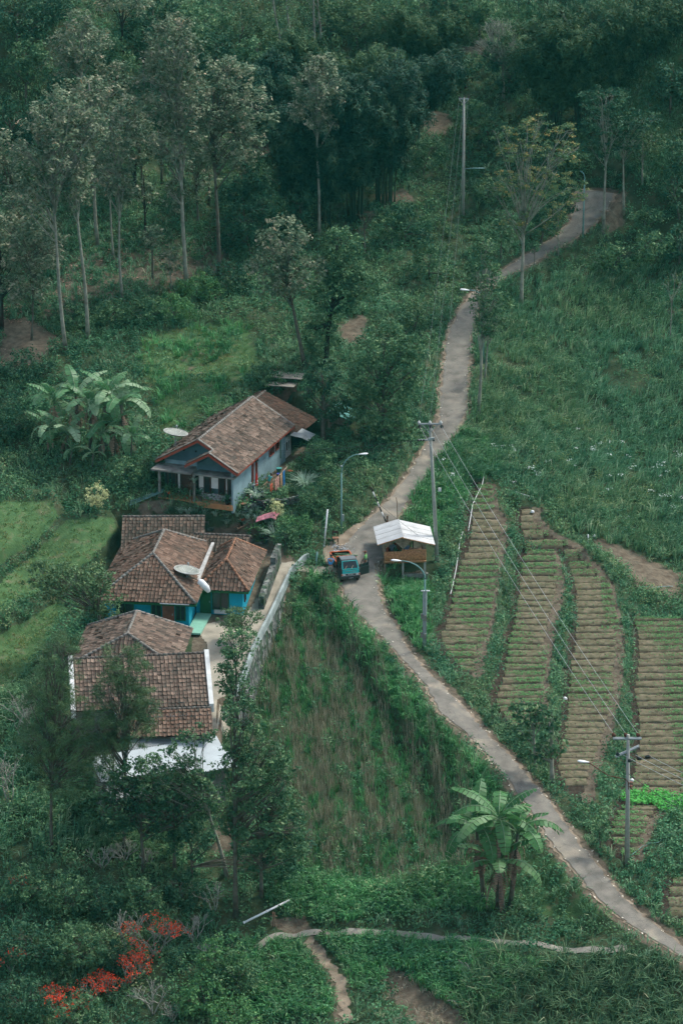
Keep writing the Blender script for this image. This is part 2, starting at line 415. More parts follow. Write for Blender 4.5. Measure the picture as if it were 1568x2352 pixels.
def mk_ground():
    m, nt, b = newmat('ground', .95, .1)
    geo = N(nt, 'ShaderNodeNewGeometry'); P = geo.outputs['Position']
    f = noise(nt, .9, 8, vec=P)
    c = ramp(nt, f, [(.25, (.018,.036,.018)), (.5, (.042,.066,.032)), (.75, (.09,.095,.055))])
    e = ramp(nt, noise(nt, 2.2, 8, vec=P), [(.3, (.075,.060,.043)), (.7, (.165,.137,.10))])
    l = ramp(nt, noise(nt, 1.3, 8, vec=P), [(.3, (.04,.085,.033)), (.55, (.065,.13,.05)), (.72, (.13,.13,.075))])
    d = ramp(nt, noise(nt, 3, 6, vec=P), [(.3, (.022,.017,.013)), (.7, (.06,.047,.035))])
    rough = noise(nt, 1.8, 5, vec=P)
    for nm, col in (('lawn', l), ('earth', e), ('ditch', d)):
        A = N(nt, 'ShaderNodeAttribute', attribute_name=nm)
        fac = math_(nt, 'ADD', A.outputs['Fac'], math_(nt, 'MULTIPLY', math_(nt, 'SUBTRACT', rough, .5), .9))
        fac = ramp(nt, fac, [(.42, (0,0,0)), (.58, (1,1,1))])
        fac = math_(nt, 'MULTIPLY', fac, ramp(nt, A.outputs['Fac'], [(.02, (0,0,0)), (.08, (1,1,1))]))
        c = mix(nt, fac, c, col)
    nt.links.new(c, b.inputs['Base Color']); bump(nt, b, noise(nt, 7, 5, vec=P), .6, .08); return m
M['ground'] = mk_ground()
def mk_tile(name, a, bb, c_, moss=.4):
    m, nt, b = newmat(name, .9, .15)
    A = N(nt, 'ShaderNodeAttribute', attribute_name='rnd')
    c = ramp(nt, A.outputs['Fac'], [(0, a), (.5, bb), (1, c_)])
    tc = N(nt, 'ShaderNodeTexCoord')
    f = ramp(nt, noise(nt, .8, 6, vec=tc.outputs['Object']), [(.4, (0,0,0)), (.8, (moss*.7,)*3)])
    c = mix(nt, f, c, (.085,.085,.07))
    g = ramp(nt, noise(nt, 7, 4, vec=tc.outputs['Object']), [(.4, (.85,.85,.85)), (.7, (1.1,1.1,1.1))])
    c = mix(nt, 1.0, c, g, 'MULTIPLY')
    nt.links.new(c, b.inputs['Base Color']); return m
M['tile_warm'] = mk_tile('tile_warm', (.08,.056,.043), (.185,.117,.085), (.31,.22,.165), .6)
M['tile_grey'] = mk_tile('tile_grey', (.075,.06,.05), (.195,.14,.108), (.36,.27,.21), .6)
M['tile_old'] = mk_tile('tile_old', (.04,.036,.03), (.13,.095,.072), (.28,.20,.15), .8)
M['tile_red'] = mk_tile('tile_red', (.04,.026,.02), (.095,.055,.04), (.17,.10,.07), .6)
M['tile_under'] = plain('tile_under', (.035,.028,.024), .95, .1)
M['cap'] = plain('ridge_cap', (.20,.19,.17), .9, .1, .35, 3)
M['cap_warm'] = plain('ridge_cap_warm', (.26,.14,.09), .9, .1, .35, 3)
M['cap_dark'] = plain('ridge_cap_dark', (.13,.115,.10), .9, .1, .4, 3)
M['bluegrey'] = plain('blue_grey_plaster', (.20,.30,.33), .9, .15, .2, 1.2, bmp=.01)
M['bluegrey_shaded'] = plain('shaded_blue_grey_plaster', (.07,.13,.155), .9, .15, .2, 1.5)  # same blue-grey plaster, with the gable's shade put into its colour
M['turq'] = plain('turquoise_plaster', (.012,.30,.42), .8, .2, .18, 1.5)
M['white'] = plain('white_paint', (.62,.64,.62), .7, .3, .15, 2)
M['offwhite'] = plain('off_white_metal', (.60,.64,.66), .45, .4, .06, .7)
M['redwood'] = plain('red_brown_fascia', (.24,.055,.035), .8, .2, .2, 4)
M['slab'] = plain('weathered_slab', (.17,.17,.155), .95, .1, .5, 2)
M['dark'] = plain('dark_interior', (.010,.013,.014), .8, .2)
M['glass'] = plain('dark_glass', (.015,.022,.026), .15, .5, .1)
M['darkwood'] = plain('dark_wood', (.055,.022,.016), .7, .3)
M['greenwood'] = plain('green_paint', (.015,.10,.035), .7, .3, .2)
M['floor_orange'] = plain('orange_tiles', (.38,.19,.085), .6, .3, .2, 3)
M['mint'] = plain('mint_tiles', (.20,.42,.32), .5, .3, .1, 3)
M['metal'] = plain('galvanised', (.30,.34,.35), .5, .4, .15, 3, metal=.3)
M['polec'] = plain('pole_concrete', (.30,.31,.28), .9, .2, .15, 3)
M['teal_metal'] = plain('teal_paint', (.14,.27,.26), .6, .3)
M['rust'] = plain('rusty_arm', (.11,.045,.03), .8, .2)
M['black'] = plain('black', (.012,.012,.014), .6, .3)
M['whiteplast'] = plain('white_plastic', (.72,.74,.74), .4, .4, .05)
M['wire_dim'] = plain('wire_dim', (.13,.16,.155), .6, .3, .05)
M['wire'] = plain('wire', (.36,.40,.40), .6, .3, .05)
M['wire_dark'] = plain('wire_dark', (.03,.035,.035), .6, .3, .05)
M['stone'] = None
def mk_stone():
    m, nt, b = newmat('rubble_stone', .95, .1)
    tc = N(nt, 'ShaderNodeTexCoord'); vo = N(nt, 'ShaderNodeTexVoronoi'); vo.inputs['Scale'].default_value = 3.2
    nt.links.new(tc.outputs['Object'], vo.inputs['Vector'])
    c = ramp(nt, vo.outputs['Color'], [(.2, (.04,.045,.045)), (.6, (.13,.14,.13)), (.9, (.26,.27,.25))])
    c = mix(nt, ramp(nt, noise(nt, 1.2, 5), [(.45, (0,0,0)), (.6, (.8,.8,.8))]), c, (.035,.07,.035))
    nt.links.new(c, b.inputs['Base Color']); bump(nt, b, vo.outputs['Distance'], .8, .1); return m
M['stone'] = mk_stone()
M['bamboo'] = plain('bamboo_brown', (.42,.21,.10), .7, .3, .45, 9)
M['bamboo_grey'] = plain('bamboo_grey', (.24,.19,.14), .8, .2, .35, 6)
M['culm_dark'] = plain('culm_dark', (.03,.055,.03), .6, .3, .4, 4)
M['bamboo_green'] = plain('bamboo_green', (.16,.26,.14), .5, .4, .25, 4)
M['timber'] = plain('timber', (.17,.11,.075), .85, .2, .35, 5)
M['bark_pale'] = plain('bark_pale', (.23,.235,.19), .9, .1, .4, 2)
M['bark'] = plain('bark', (.10,.095,.075), .95, .1, .4, 3)
M['bark_dark'] = plain('bark_dark', (.035,.035,.03), .95, .1, .4, 3)
M['bark_bare'] = plain('bark_bare', (.27,.27,.23), .9, .1, .3, 3)
M['blade_dry'] = None
# ------------------------------------------------------------------ vegetation materials
M['grass'] = leafmat('grass', [(0, (.020,.078,.030)), (.5, (.045,.150,.054)), (.85, (.080,.21,.08)), (1, (.16,.26,.13))], (.70,.70,.72), .18, .3)
M['grass_long'] = leafmat('grass_long', [(0, (.016,.060,.032)), (.4, (.042,.115,.060)), (.72, (.088,.185,.105)), (1, (.24,.32,.22))], (1.25,1.0,.9), .10, .3)
M['grass_short'] = leafmat('grass_short', [(0, (.034,.075,.028)), (.5, (.058,.125,.044)), (1, (.13,.17,.085))], (1.55,1.0,.95), .3, .3)
M['weeds'] = leafmat('weeds', [(0, (.010,.042,.023)), (.45, (.025,.082,.039)), (.8, (.050,.130,.060)), (1, (.13,.185,.105))], (1.45,1.0,.9), .13, .25)
M['weeds_yellow'] = leafmat('weeds_yellow', [(0, (.05,.09,.035)), (1, (.14,.17,.06))], None, .2, .25)
M['stalk'] = leafmat('dry_stalk', [(0, (.075,.072,.045)), (.55, (.15,.14,.095)), (1, (.27,.25,.19))], None, .2, .1)
M['litter'] = leafmat('leaf_litter', [(0, (.07,.04,.028)), (.7, (.16,.10,.075)), (1, (.25,.18,.14))], None, .2, .1)
M['corn'] = leafmat('corn_leaf', [(0, (.012,.040,.018)), (.6, (.038,.080,.038)), (.9, (.08,.12,.062)), (1, (.22,.22,.14))], None, .2, .25)
M['crop'] = leafmat('seedling', [(0, (.030,.090,.032)), (1, (.072,.18,.058))], None, .2, .25)
M['flower'] = leafmat('white_flower', [(0, (.35,.42,.38)), (1, (.55,.6,.55))], None, .2, .2)
def LM(n, stops, **k): M[n] = leafmat(n, stops, **k)
LM('leaf_grey', [(0, (.018,.042,.024)), (.4, (.050,.080,.045)), (.72, (.105,.125,.078)), (.93, (.19,.175,.13)), (1, (.26,.16,.08))], objvar=.12)
LM('leaf_dark', [(0, (.006,.026,.015)), (.6, (.017,.052,.026)), (1, (.05,.095,.045))], objvar=.12)
LM('leaf_mid', [(0, (.010,.036,.018)), (.55, (.032,.077,.034)), (.85, (.075,.13,.058)), (1, (.16,.21,.11))], objvar=.12)
LM('leaf_bright', [(0, (.014,.050,.020)), (.6, (.040,.105,.036)), (1, (.10,.18,.07))], objvar=.1)
LM('leaf_brown', [(0, (.05,.06,.035)), (.5, (.11,.105,.065)), (1, (.21,.16,.11))], objvar=.1)
LM('leaf_yellow', [(0, (.025,.062,.03)), (.55, (.06,.105,.045)), (.8, (.14,.135,.05)), (1, (.30,.19,.07))], objvar=.05)
LM('leaf_olive', [(0, (.022,.048,.022)), (.6, (.045,.082,.036)), (1, (.09,.13,.06))], objvar=.1)
LM('leaf_bamboo', [(0, (.004,.020,.014)), (.5, (.011,.036,.021)), (.85, (.028,.060,.030)), (1, (.065,.095,.05))], objvar=.15)
LM('leaf_bamboo_olive', [(0, (.008,.026,.011)), (.5, (.020,.046,.018)), (.85, (.038,.070,.028)), (1, (.065,.095,.045))], objvar=.12)
LM('leaf_flame', [(0, (.22,.010,.006)), (.6, (.38,.035,.012)), (1, (.46,.10,.03))])
LM('leaf_pink', [(0, (.25,.03,.05)), (1, (.5,.06,.08))])
LM('leaf_cream', [(0, (.16,.19,.09)), (1, (.34,.34,.18))])
LM('banana_leaf', [(0, (.018,.060,.020)), (.6, (.034,.098,.032)), (1, (.075,.135,.06))], trans=.3, rough=.45)
LM('banana_leaf_pale', [(0, (.03,.085,.035)), (.6, (.065,.14,.065)), (1, (.15,.21,.13))], trans=.3, rough=.4)
LM('banana_dead', [(0, (.05,.032,.024)), (1, (.19,.13,.095))])
LM('silver_blade', [(0, (.06,.12,.08)), (1, (.27,.34,.27))])

# ------------------------------------------------------------------ ground sheet
nx, ny = len(GX), len(GY)
idx = np.arange(nx*ny).reshape(nx, ny)
Fq = np.stack([idx[:-1, :-1], idx[1:, :-1], idx[1:, 1:], idx[:-1, 1:]], -1).reshape(-1, 4)
me = mesh_np('ground', np.stack([XX, YY, ZG], -1), Fq, smooth=True)
depthG = (YY-CAM_Y)*cP-(ZG-CAM_Z)*sP
PXG = 784+F*XX/depthG; PYG = 1176-F*((YY-CAM_Y)*sP+(ZG-CAM_Z)*cP)/depthG
nearp = near & (np.abs(PXG-784) < 900) & (PYG > -80) & (PYG < 2450)
def pmask(poly, soft=22):
    m = np.zeros(XX.shape); d = sdist(PXG[nearp], PYG[nearp], poly); m[nearp] = 1-np.clip(d/soft+.5, 0, 1); return m
EARTH_PX = [
 [(0,735),(60,730),(130,770),(100,830),(0,850)],
 [(560,300),(700,330),(640,360),(560,350)],
 [(960,250),(1030,260),(1045,300),(990,315),(950,285)],
 [(1060,110),(1110,100),(1110,125),(1065,135)],
 [(1350,1225),(1460,1270),(1568,1320),(1568,1380),(1470,1350),(1380,1270)],
 [(868,2202),(930,2238),(1055,2325),(1075,2362),(950,2362),(905,2300)],
 [(1520,700),(1568,710),(1568,740),(1510,730)],
 [(770,1240),(800,1215),(850,1190),(870,1215),(800,1300),(750,1300),(735,1265)],
 [(330,1150),(395,1150),(395,1172),(300,1176)],
 [(630,1110),(720,1040),(700,1020),(600,1090)],
 [(770,745),(840,720),(850,790),(790,800)],
 [(610,2120),(700,2100),(720,2150),(770,2230),(800,2330),(770,2352),(750,2260),(700,2170)],
 [(860,450),(930,430),(950,460),(870,480)],
 [(860,1900),(985,1960),(960,2010),(840,1930)] if False else [(490,1900),(545,1890),(540,1950),(490,1960)],
 [(470,1480),(520,1480),(510,1700),(490,1700)],
 [(1400,560),(1460,450),(1540,520),(1480,580)] if False else [(1395,430),(1440,440),(1430,520),(1380,540)],
]
earth = np.zeros(XX.shape)
for p in EARTH_PX: earth = np.maximum(earth, pmask(p))
earth = np.maximum(earth, .56*pmask([(150,560),(560,540),(520,650),(250,720),(60,760)], 60))
earth = np.maximum(earth, .45*pmask([(380,790),(520,760),(560,830),(420,880)], 60))
earth = np.maximum(earth, TERMASK*.62+PATHR*.5)
earth = np.maximum(earth, np.clip(1-(RD-.05)/.75, 0, 1)*.8)
earth = np.where((sdist(XX, YY, YARD) < .2) & (PXG > 440), 1, earth)
lawn = np.zeros(XX.shape)
for p in LAWNS: lawn = np.maximum(lawn, pmask(p))
lawn = np.maximum(lawn, .9*pmask([(320,770),(560,730),(600,830),(520,920),(380,980),(330,880)], 60))
lawn = np.maximum(lawn, .9*pmask([(1080,0),(1568,60),(1568,420),(1480,400),(1400,200)], 60))
lawn = np.maximum(lawn, .8*pmask([(1150,1900),(1290,1980),(1400,2120),(1200,2110),(1130,2030)], 60))
ditch = np.clip(np.maximum(DITCH, TERMASK*(1-PATHR)*.72), 0, 1)
for nm, a in (('earth', earth), ('lawn', lawn), ('ditch', ditch)):
    A = me.attributes.new(nm, 'FLOAT', 'POINT'); A.data.foreach_set('value', a.ravel().astype(np.float32))
o = link('ground', me, M['ground']); tag(o, kind='structure')

# ------------------------------------------------------------------ sheets on the ground
def ribbon(name, L, Rr, dz, mat, jit=0., nac=7, top=None):
    n = len(L); V = []
    jl = (fbm(np.arange(n)*.9, np.zeros(n)+3, 2.5, 3)-.5)*jit; jr = (fbm(np.arange(n)*.9, np.zeros(n)+40, 2.5, 3)-.5)*jit
    w = np.hypot(*(Rr-L).T)
    for k in range(nac):
        t = k/(nac-1); tt = t
        off = (jl*(1-t)+jr*t)
        q = L+(Rr-L)*tt
        q = q+((Rr-L)/w[:, None])*((-jl)*(1-t)+jr*t)[:, None]
        V.append(np.c_[q, H(q[:, 0], q[:, 1])+dz])
    V = np.stack(V, 1); ii = np.arange(n*nac).reshape(n, nac)
    Fc = np.stack([ii[:-1, :-1], ii[:-1, 1:], ii[1:, 1:], ii[1:, :-1]], -1).reshape(-1, 4)
    return tag(link(name, mesh_np(name, V, Fc, smooth=True), mat), kind='structure')
def densify(a, m): return resample(a, m)
wlD = densify(wl, 900); wrD = densify(wr, 900)
dirv = (wrD-wlD)/np.hypot(*(wrD-wlD).T)[:, None]
ribbon('road_verge', wlD-dirv*.14, wrD+dirv*.14, .03, M['dirt'], .85, 9)
ribbon('road', wlD+dirv*.10, wrD-dirv*.10, .075, M['asphalt'], .5, 9)
# turning area by the road (dirt) and driveway
def sheet(name, poly, dz, mat, res=.2, kind='structure'):
    xs = [p[0] for p in poly]; ys = [p[1] for p in poly]
    gx = np.arange(min(xs)-res, max(xs)+res, res); gy = np.arange(min(ys)-res, max(ys)+res, res)
    X, Y = np.meshgrid(gx, gy, indexing='ij'); ins = inpoly(X, Y, poly)
    cin = inpoly((X[:-1, :-1]+res/2), (Y[:-1, :-1]+res/2), poly)
    X2, Y2 = X.copy(), Y.copy()
    for i, j in np.argwhere(~ins):
        best = 9; n = len(poly)
        for k in range(n):
            x1, y1 = poly[k][:2]; x2, y2 = poly[(k+1) % n][:2]
            L = (x2-x1)**2+(y2-y1)**2; t = max(0, min(1, ((X[i, j]-x1)*(x2-x1)+(Y[i, j]-y1)*(y2-y1))/L))
            qx, qy = x1+t*(x2-x1), y1+t*(y2-y1); d = math.hypot(qx-X[i, j], qy-Y[i, j])
            if d < best: best = d; X2[i, j], Y2[i, j] = qx, qy
    ii = np.arange(X.size).reshape(X.shape)
    Fc = np.stack([ii[:-1, :-1], ii[1:, :-1], ii[1:, 1:], ii[:-1, 1:]], -1)[cin]
    return tag(link(name, mesh_np(name, np.stack([X2, Y2, H(X2, Y2)+dz], -1), Fc, smooth=True), mat), kind=kind)
DRIVE = [tuple(at(px, py)[:2]) for px, py in ((618,1335),(645,1293),(672,1290),(735,1300),(768,1308),(775,1330),(715,1318),(664,1322),(616,1424),(580,1492),(562,1545),(552,1580),(520,1700),(486,1700),(476,1480),(440,1440),(560,1415),(575,1395))]
sheet('driveway', DRIVE, .02, M['concrete'])
GUL = [tuple(at(px, py)[:2]) for px, py in ((742,1262),(770,1235),(812,1205),(840,1195),(830,1240),(800,1290),(770,1320),(745,1290))]
sheet('lay_by', GUL, .028, M['dirt'])
# concrete water channel path across the bottom
PTH = [(590,2182),(612,2160),(640,2150),(690,2148),(760,2150),(830,2142),(900,2144),(960,2152),(1020,2158),(1090,2160),(1180,2168),(1260,2176),(1340,2184),(1400,2186),(1440,2178)]
pw = resample([at(*p)[:2] for p in PTH], 160)
for _ in range(3): pw[1:-1] = (pw[:-2]+pw[1:-1]*2+pw[2:])/4
tn = np.gradient(pw, axis=0); tn /= np.hypot(*tn.T)[:, None]; nn_ = np.c_[-tn[:, 1], tn[:, 0]]
PATHPOLY = [tuple(p) for p in pw+nn_*.45]+[tuple(p) for p in (pw-nn_*.45)[::-1]]
ribbon('footpath', pw-nn_*.24, pw+nn_*.24, .06, plain('path_concrete', (.25,.235,.20), .9, .2, .25, 2), .16)
pp = resample([at(*p)[:2] for p in [(700,2165),(735,2190),(760,2225),(780,2260),(790,2310),(800,2352)]], 80)
tn = np.gradient(pp, axis=0); tn /= np.hypot(*tn.T)[:, None]; nn_ = np.c_[-tn[:, 1], tn[:, 0]]
ribbon('dirt_path', pp-nn_*.35, pp+nn_*.35, .03, M['dirt'], .7)

# ------------------------------------------------------------------ garden beds
def mk_bed():
    m, nt, b = newmat('garden_soil', .95, .1)
    geo = N(nt, 'ShaderNodeNewGeometry'); P = geo.outputs['Position']
    c = ramp(nt, noise(nt, 2.4, 8, vec=P), [(.3, (.08,.078,.045)), (.5, (.13,.118,.074)), (.75, (.195,.165,.115))])
    nt.links.new(c, b.inputs['Base Color']); bump(nt, b, noise(nt, 14, 4, vec=P), .6, .05); return m
M['bed'] = mk_bed()
beds = []
seed_pts = []
names = ['garden_bed_rows']*5
for k in range(5):
    y0, y1, _, _ = TW[k]; V = []; Fc = []; y = y0+.25; pit = 1.06
    while y < y1-.6:
        wd = pit*.87; yc = y+wd/2
        a, b = (float(v) for v in tedge(k, yc)); a2, _b2 = (float(v) for v in tedge(k, yc+wd/2)); a0_, b0_ = (float(v) for v in tedge(k, yc-wd/2))
        xa = max(a, a0_, a2)+.15+rng.uniform(0, .15); xb = min(b, b0_, _b2)-.40-rng.uniform(0, .12)
        if xb-xa > .6:
            nn = max(3, int((xb-xa)/.22)); xs = np.linspace(xa, xb, nn)
            prof = [(-.5, -.08), (-.46, .05), (-.25, .085), (.1, .085), (.44, .06), (.5, -.08)]
            base = len(V); ph = rng.uniform(0, 50)
            for i, x in enumerate(xs):
                tap = 1 if 0 < i < nn-1 else .55
                sl = (x-xa)*.0
                for u, h in prof:
                    jx = (vnoise(x*2.2+ph, u*3+y)-.5)*.16+(vnoise(x*.5+ph, y)-.5)*.2; jh = (vnoise(x*4+ph, u*5+y*2)-.5)*.08
                    yy = yc+u*wd+jx
                    V.append((x, yy, float(H(x, yy))+h*tap+jh))
            m = len(prof)
            for i in range(nn-1):
                for q in range(m-1): Fc.append((base+i*m+q, base+(i+1)*m+q, base+(i+1)*m+q+1, base+i*m+q+1))
            seed_pts.append((xa, xb, yc, wd, k))
        y += pit*rng.uniform(.94, 1.06)
    o = link('garden_bed_rows', mesh_np('garden_bed_rows', V, Fc), M['bed']); tag(o, kind='structure')
    o['label'] = 'terraced garden plot of raised soil rows'

# ------------------------------------------------------------------ scatter
def inview(X, Y):
    Z = H(X, Y); px, py = proj(X, Y, Z); return px, py, (px > -230) & (px < 1800) & (py > -90) & (py < 2440)
NOV = []  # world-space polygons kept clear
_t = np.gradient(pp, axis=0); _t /= np.hypot(*_t.T)[:, None]; _n = np.c_[-_t[:, 1], _t[:, 0]]
NOV.append([tuple(p) for p in (pp+_n*.6)[::4]]+[tuple(p) for p in (pp-_n*.6)[::-4]])
NOV.append([tuple(at(*p)[:2]) for p in [(872,2206),(925,2240),(985,2285),(1040,2330),(1055,2362),(955,2362),(912,2300)]])
def clear(X, Y, m=.1):
    ok = np.ones(len(X), bool)
    ok &= bil(RD, X, Y) > m
    for p in (DRIVE, GUL): ok &= sdist(X, Y, p) > -.15
    ok &= sdist(X, Y, PATHPOLY) > -.1
    ok &= bil(TERMASK, X, Y) < .5
    pxx = proj(X, Y, H(X, Y))[0]; ok &= (sdist(X, Y, YARD) > .1) | (pxx < 240)
    ok &= bil(earth, X, Y) < .9
    for p in NOV: ok &= ~inpoly(X, Y, p)
    return ok
def scatter(dens, polys=None, margin=.1, keep=None, terr=False, g=rng):
    if polys:
        W = [[tuple(at(min(max(px, -60), 1630), py)[:2]) for px, py in p] for p in polys]
        xs = [q[0] for p in W for q in p]; ys = [q[1] for p in W for q in p]; bb = (min(xs)-1, max(xs)+1, min(ys)-2, max(ys)+2)
    else: bb = (-41, 41, -56, 100)
    n = int(dens*(bb[1]-bb[0])*(bb[3]-bb[2]))
    X = g.uniform(bb[0], bb[1], n); Y = g.uniform(bb[2], bb[3], n)
    px, py, ok = inview(X, Y)
    if polys:
        s = np.zeros(n, bool)
        for p in polys: s |= inpoly(px+ (vnoise(X*1.1, Y*1.1)-.5)*30, py+(vnoise(X*1.1+9, Y*1.1)-.5)*24, p)
        ok &= s
    X, Y, px, py = X[ok], Y[ok], px[ok], py[ok]
    if not terr:
        c = clear(X, Y, margin); X, Y, px, py = X[c], Y[c], px[c], py[c]
    if keep is not None: k = keep(X, Y, px, py); X, Y = X[k], Y[k]
    return np.c_[X, Y, H(X, Y)]
def blades(P, nb, h, w, lean=(.0, .0), spread=.12, curve=.5, hv=.35, g=rng, rsh=0.):
    """tufts: nb blades per point, each two quads folded over"""
    n = len(P)*nb; B = np.repeat(P, nb, 0)
    tuft = np.repeat(g.random(len(P)), nb)
    hh = np.repeat(h*np.exp(g.normal(0, hv*.5, len(P))), nb)*g.uniform(.6, 1.1, n)
    a = g.uniform(0, 2*np.pi, n); d = np.c_[np.cos(a), np.sin(a)]
    B = B+np.c_[d*(g.random((n, 1))*spread), np.zeros(n)]
    cv = curve*g.uniform(.4, 1.3, n)
    dx = d*cv[:, None]+np.array(lean)
    side = np.c_[-d[:, 1], d[:, 0], np.zeros(n)]*(w*g.uniform(.6, 1.3, n))[:, None]/2
    b2 = g.uniform(-.5, .5, (n, 1)); side = side*(1-abs(b2))+np.c_[d*b2*w*.5, np.zeros(n)]
    p0 = B; p1 = B+np.c_[dx*(hh*.28)[:, None], hh*.62]; p2 = B+np.c_[dx*(hh*.85)[:, None], hh*(1-.28*cv)]
    V = np.stack([p0-side, p0+side, p1+side*.85, p1-side*.85, p2+side*.15, p2-side*.15], 1)
    b = np.arange(n)[:, None]*6
    Fc = np.concatenate([b+np.array([0, 1, 2, 3]), b+np.array([3, 2, 4, 5])])
    r = np.clip(tuft*.55+g.random(n)*.45+rsh, 0, 1)
    return V.reshape(-1, 3), Fc, np.r_[r, r]
def leafq(C, n, spread, size, asp=.5, g=rng, up=.5, rand=.8, drop=0, flat=1., rb=None):
    """n leaf quads scattered round each centre"""
    m = len(C)*n; c = np.repeat(C, n, 0); sp = np.repeat(np.broadcast_to(spread, len(C)), n)
    o = g.normal(0, 1, (m, 3)); o /= np.linalg.norm(o, axis=1)[:, None]+1e-9
    o *= (g.random((m, 1))**.4); o[:, 2] *= flat
    p = c+o*sp[:, None]
    nrm = o*.9+g.normal(0, rand*.6, (m, 3)); nrm[:, 2] += up; nrm /= np.linalg.norm(nrm, axis=1)[:, None]+1e-9
    t = g.normal(0, 1, (m, 3)); t[:, 2] -= drop; t -= nrm*(t*nrm).sum(1)[:, None]; t /= np.linalg.norm(t, axis=1)[:, None]+1e-9
    s = np.cross(nrm, t); L = (size*g.uniform(.6, 1.35, m))[:, None]
    V = np.stack([p-t*L*.5, p+s*L*asp*.5, p+t*L*.5, p-s*L*asp*.5], 1)
    r = (g.random(len(C)) if rb is None else rb); r = np.clip(np.repeat(r, n)*.55+g.random(m)*.45, 0, 1)
    return V.reshape(-1, 3), np.arange(m*4).reshape(-1, 4), r
def join(parts):
    V = []; Fc = []; r = []; b = 0
    for v, f, q in parts: V.append(v); Fc.append(f+b); r.append(q); b += len(v)
    return np.concatenate(V), np.concatenate(Fc), np.concatenate(r)
def stuff(name, label, data, mat):
    V, Fc, r = data; o = link(name, mesh_np(name, V, Fc, r), mat); return tag(o, label, name.replace('_', ' '), kind='stuff')
NOV.append([tuple(atz(px, py, -1.2)[:2]) for px, py in ((908,1290),(1000,1290),(1000,1325),(1000,1338),(915,1338))])
# ------------------------------------------------------------------ ground cover
LONG = [[(1085,600),(1180,650),(1300,640),(1568,560),(1640,700),(1640,1330),(1450,1260),(1330,1230),(1250,1150),(1150,1090),(1060,1110),(1010,1120),(1050,1010),(1090,900),(1095,700)],
        [(-60,1600),(250,1560),(260,1750),(380,1900),(400,1980),(100,1960),(-60,1960)]]
BAND = [[(700,1315),(740,1318),(800,1400),(850,1462),(905,1535),(1000,1650),(1110,1770),(1180,1850),(1160,1890),(1060,1790),(940,1660),(850,1545),(780,1470),(700,1430),(665,1400)],
        [(868,1300),(925,1300),(990,1340),(985,1500),(950,1480),(900,1400)],
        [(1000,1060),(1060,990),(1100,1000),(1160,1090),(1090,1100),(1040,1180),(990,1230),(930,1180)],
        [(700,1990),(850,2040),(960,2010),(1080,1990),(1130,2090),(700,2120),(600,2060)],
        [(560,2160),(760,2150),(1090,2165),(1250,2230),(1100,2330),(880,2250),(700,2352),(560,2352)]]
FLD = [FIELDPOLY]
P = scatter(6.5, LONG, keep=lambda X, Y, px, py: (fbm(X, Y, 4, 3) > .24))
stuff('tall_grass', 'long wind-combed grass covering the slopes', blades(P, 9, 1.0, .07, lean=(.28, -.35), curve=.7, spread=.3), M['grass_long'])
P = scatter(11, BAND, -.22)
stuff('roadside_grass', 'bright green grass along the lane', blades(P, 10, .75, .065, lean=(.15, -.3), curve=.8, spread=.25, rsh=.10), M['grass'])
P = scatter(9, FLD, keep=lambda X, Y, px, py: fbm(X, Y, 2.5, 3)-.22*np.sin((X+.06*Y)*4.2) > .36)
stuff('field_weeds', 'green weeds between dry stalks', blades(P, 8, .45, .07, lean=(.0, -.1), curve=.5, spread=.3), M['grass'])
P = scatter(15, FLD, keep=lambda X, Y, px, py: (fbm(X+30, Y, 3, 3)+.22*np.sin((X+.06*Y)*4.2) > .44))
stuff('dry_stalks', 'withered brown stalks standing in the field', blades(P, 4, .95, .032, curve=.25, spread=.25), M['stalk'])
P = scatter(2.2, FLD, keep=lambda X, Y, px, py: fbm(X+90, Y, 2.2, 3) > .5)
C = P+np.c_[np.zeros((len(P), 2)), rng.uniform(.2, .7, len(P))]
stuff('field_herbs', 'leafy green herbs growing in the dry field', leafq(C, 22, .38, .17), M['weeds'])
CORN = [[(1085,2190),(1200,2200),(1330,2195),(1420,2200),(1520,2210),(1640,2240),(1640,2430),(1100,2430),(1060,2300)]]
P = scatter(5.5, CORN)
g_ = blades(P, 10, 1.15, .075, lean=(.1, -.1), curve=1.0, spread=.16)
stuff('corn_field', 'dense corn plants below the lane', g_, M['corn'])
# undergrowth everywhere else
def notmain(X, Y, px, py):
    k = np.ones(len(X), bool)
    for p in LAWNS+[LONG[0], FIELDPOLY, CORN[0], BAND[0], BAND[1]]: k &= ~inpoly(px, py, p)
    k &= ~(inpoly(px, py, [(320,770),(560,730),(600,830),(520,920),(380,980),(330,880)]) & (rng.random(len(X)) < .85))
    return k
def ekeep(th):
    E = earth
    return lambda X, Y, px, py: notmain(X, Y, px, py) & (bil(E, X, Y) < .3+.5*fbm(X, Y, 2, 2)) & (fbm(X+11, Y+5, 3.2, 3) > th)
P = scatter(3.2, None, .35, ekeep(.22))
sz = .25+.55*fbm(P[:, 0], P[:, 1], 5, 2)
C = P+np.c_[np.zeros((len(P), 2)), sz*rng.uniform(.3, .9, len(P))]
stuff('undergrowth', 'leafy green shrubs and creepers covering the banks', leafq(C, 26, sz*1.05, .19, .6, rb=np.clip(fbm(P[:, 0], P[:, 1], 3, 2)*1.6-.3, 0, 1)), M['weeds'])
P = scatter(3.0, None, .15, lambda X, Y, px, py: notmain(X, Y, px, py) & (fbm(X+70, Y+5, 4, 3) > .36) & (bil(earth, X, Y) < .75))
stuff('wild_grass', 'coarse green grass tufts among the bushes', blades(P, 8, .65, .06, lean=(.1, -.2), curve=.8, spread=.25), M['grass_long'])
P = scatter(1.1, LONG, .4, lambda X, Y, px, py: (fbm(X+20, Y, 3.5, 3) > .47))
sz = rng.uniform(.35, 1.0, len(P)); C = P+np.c_[np.zeros((len(P), 2)), sz*.8]
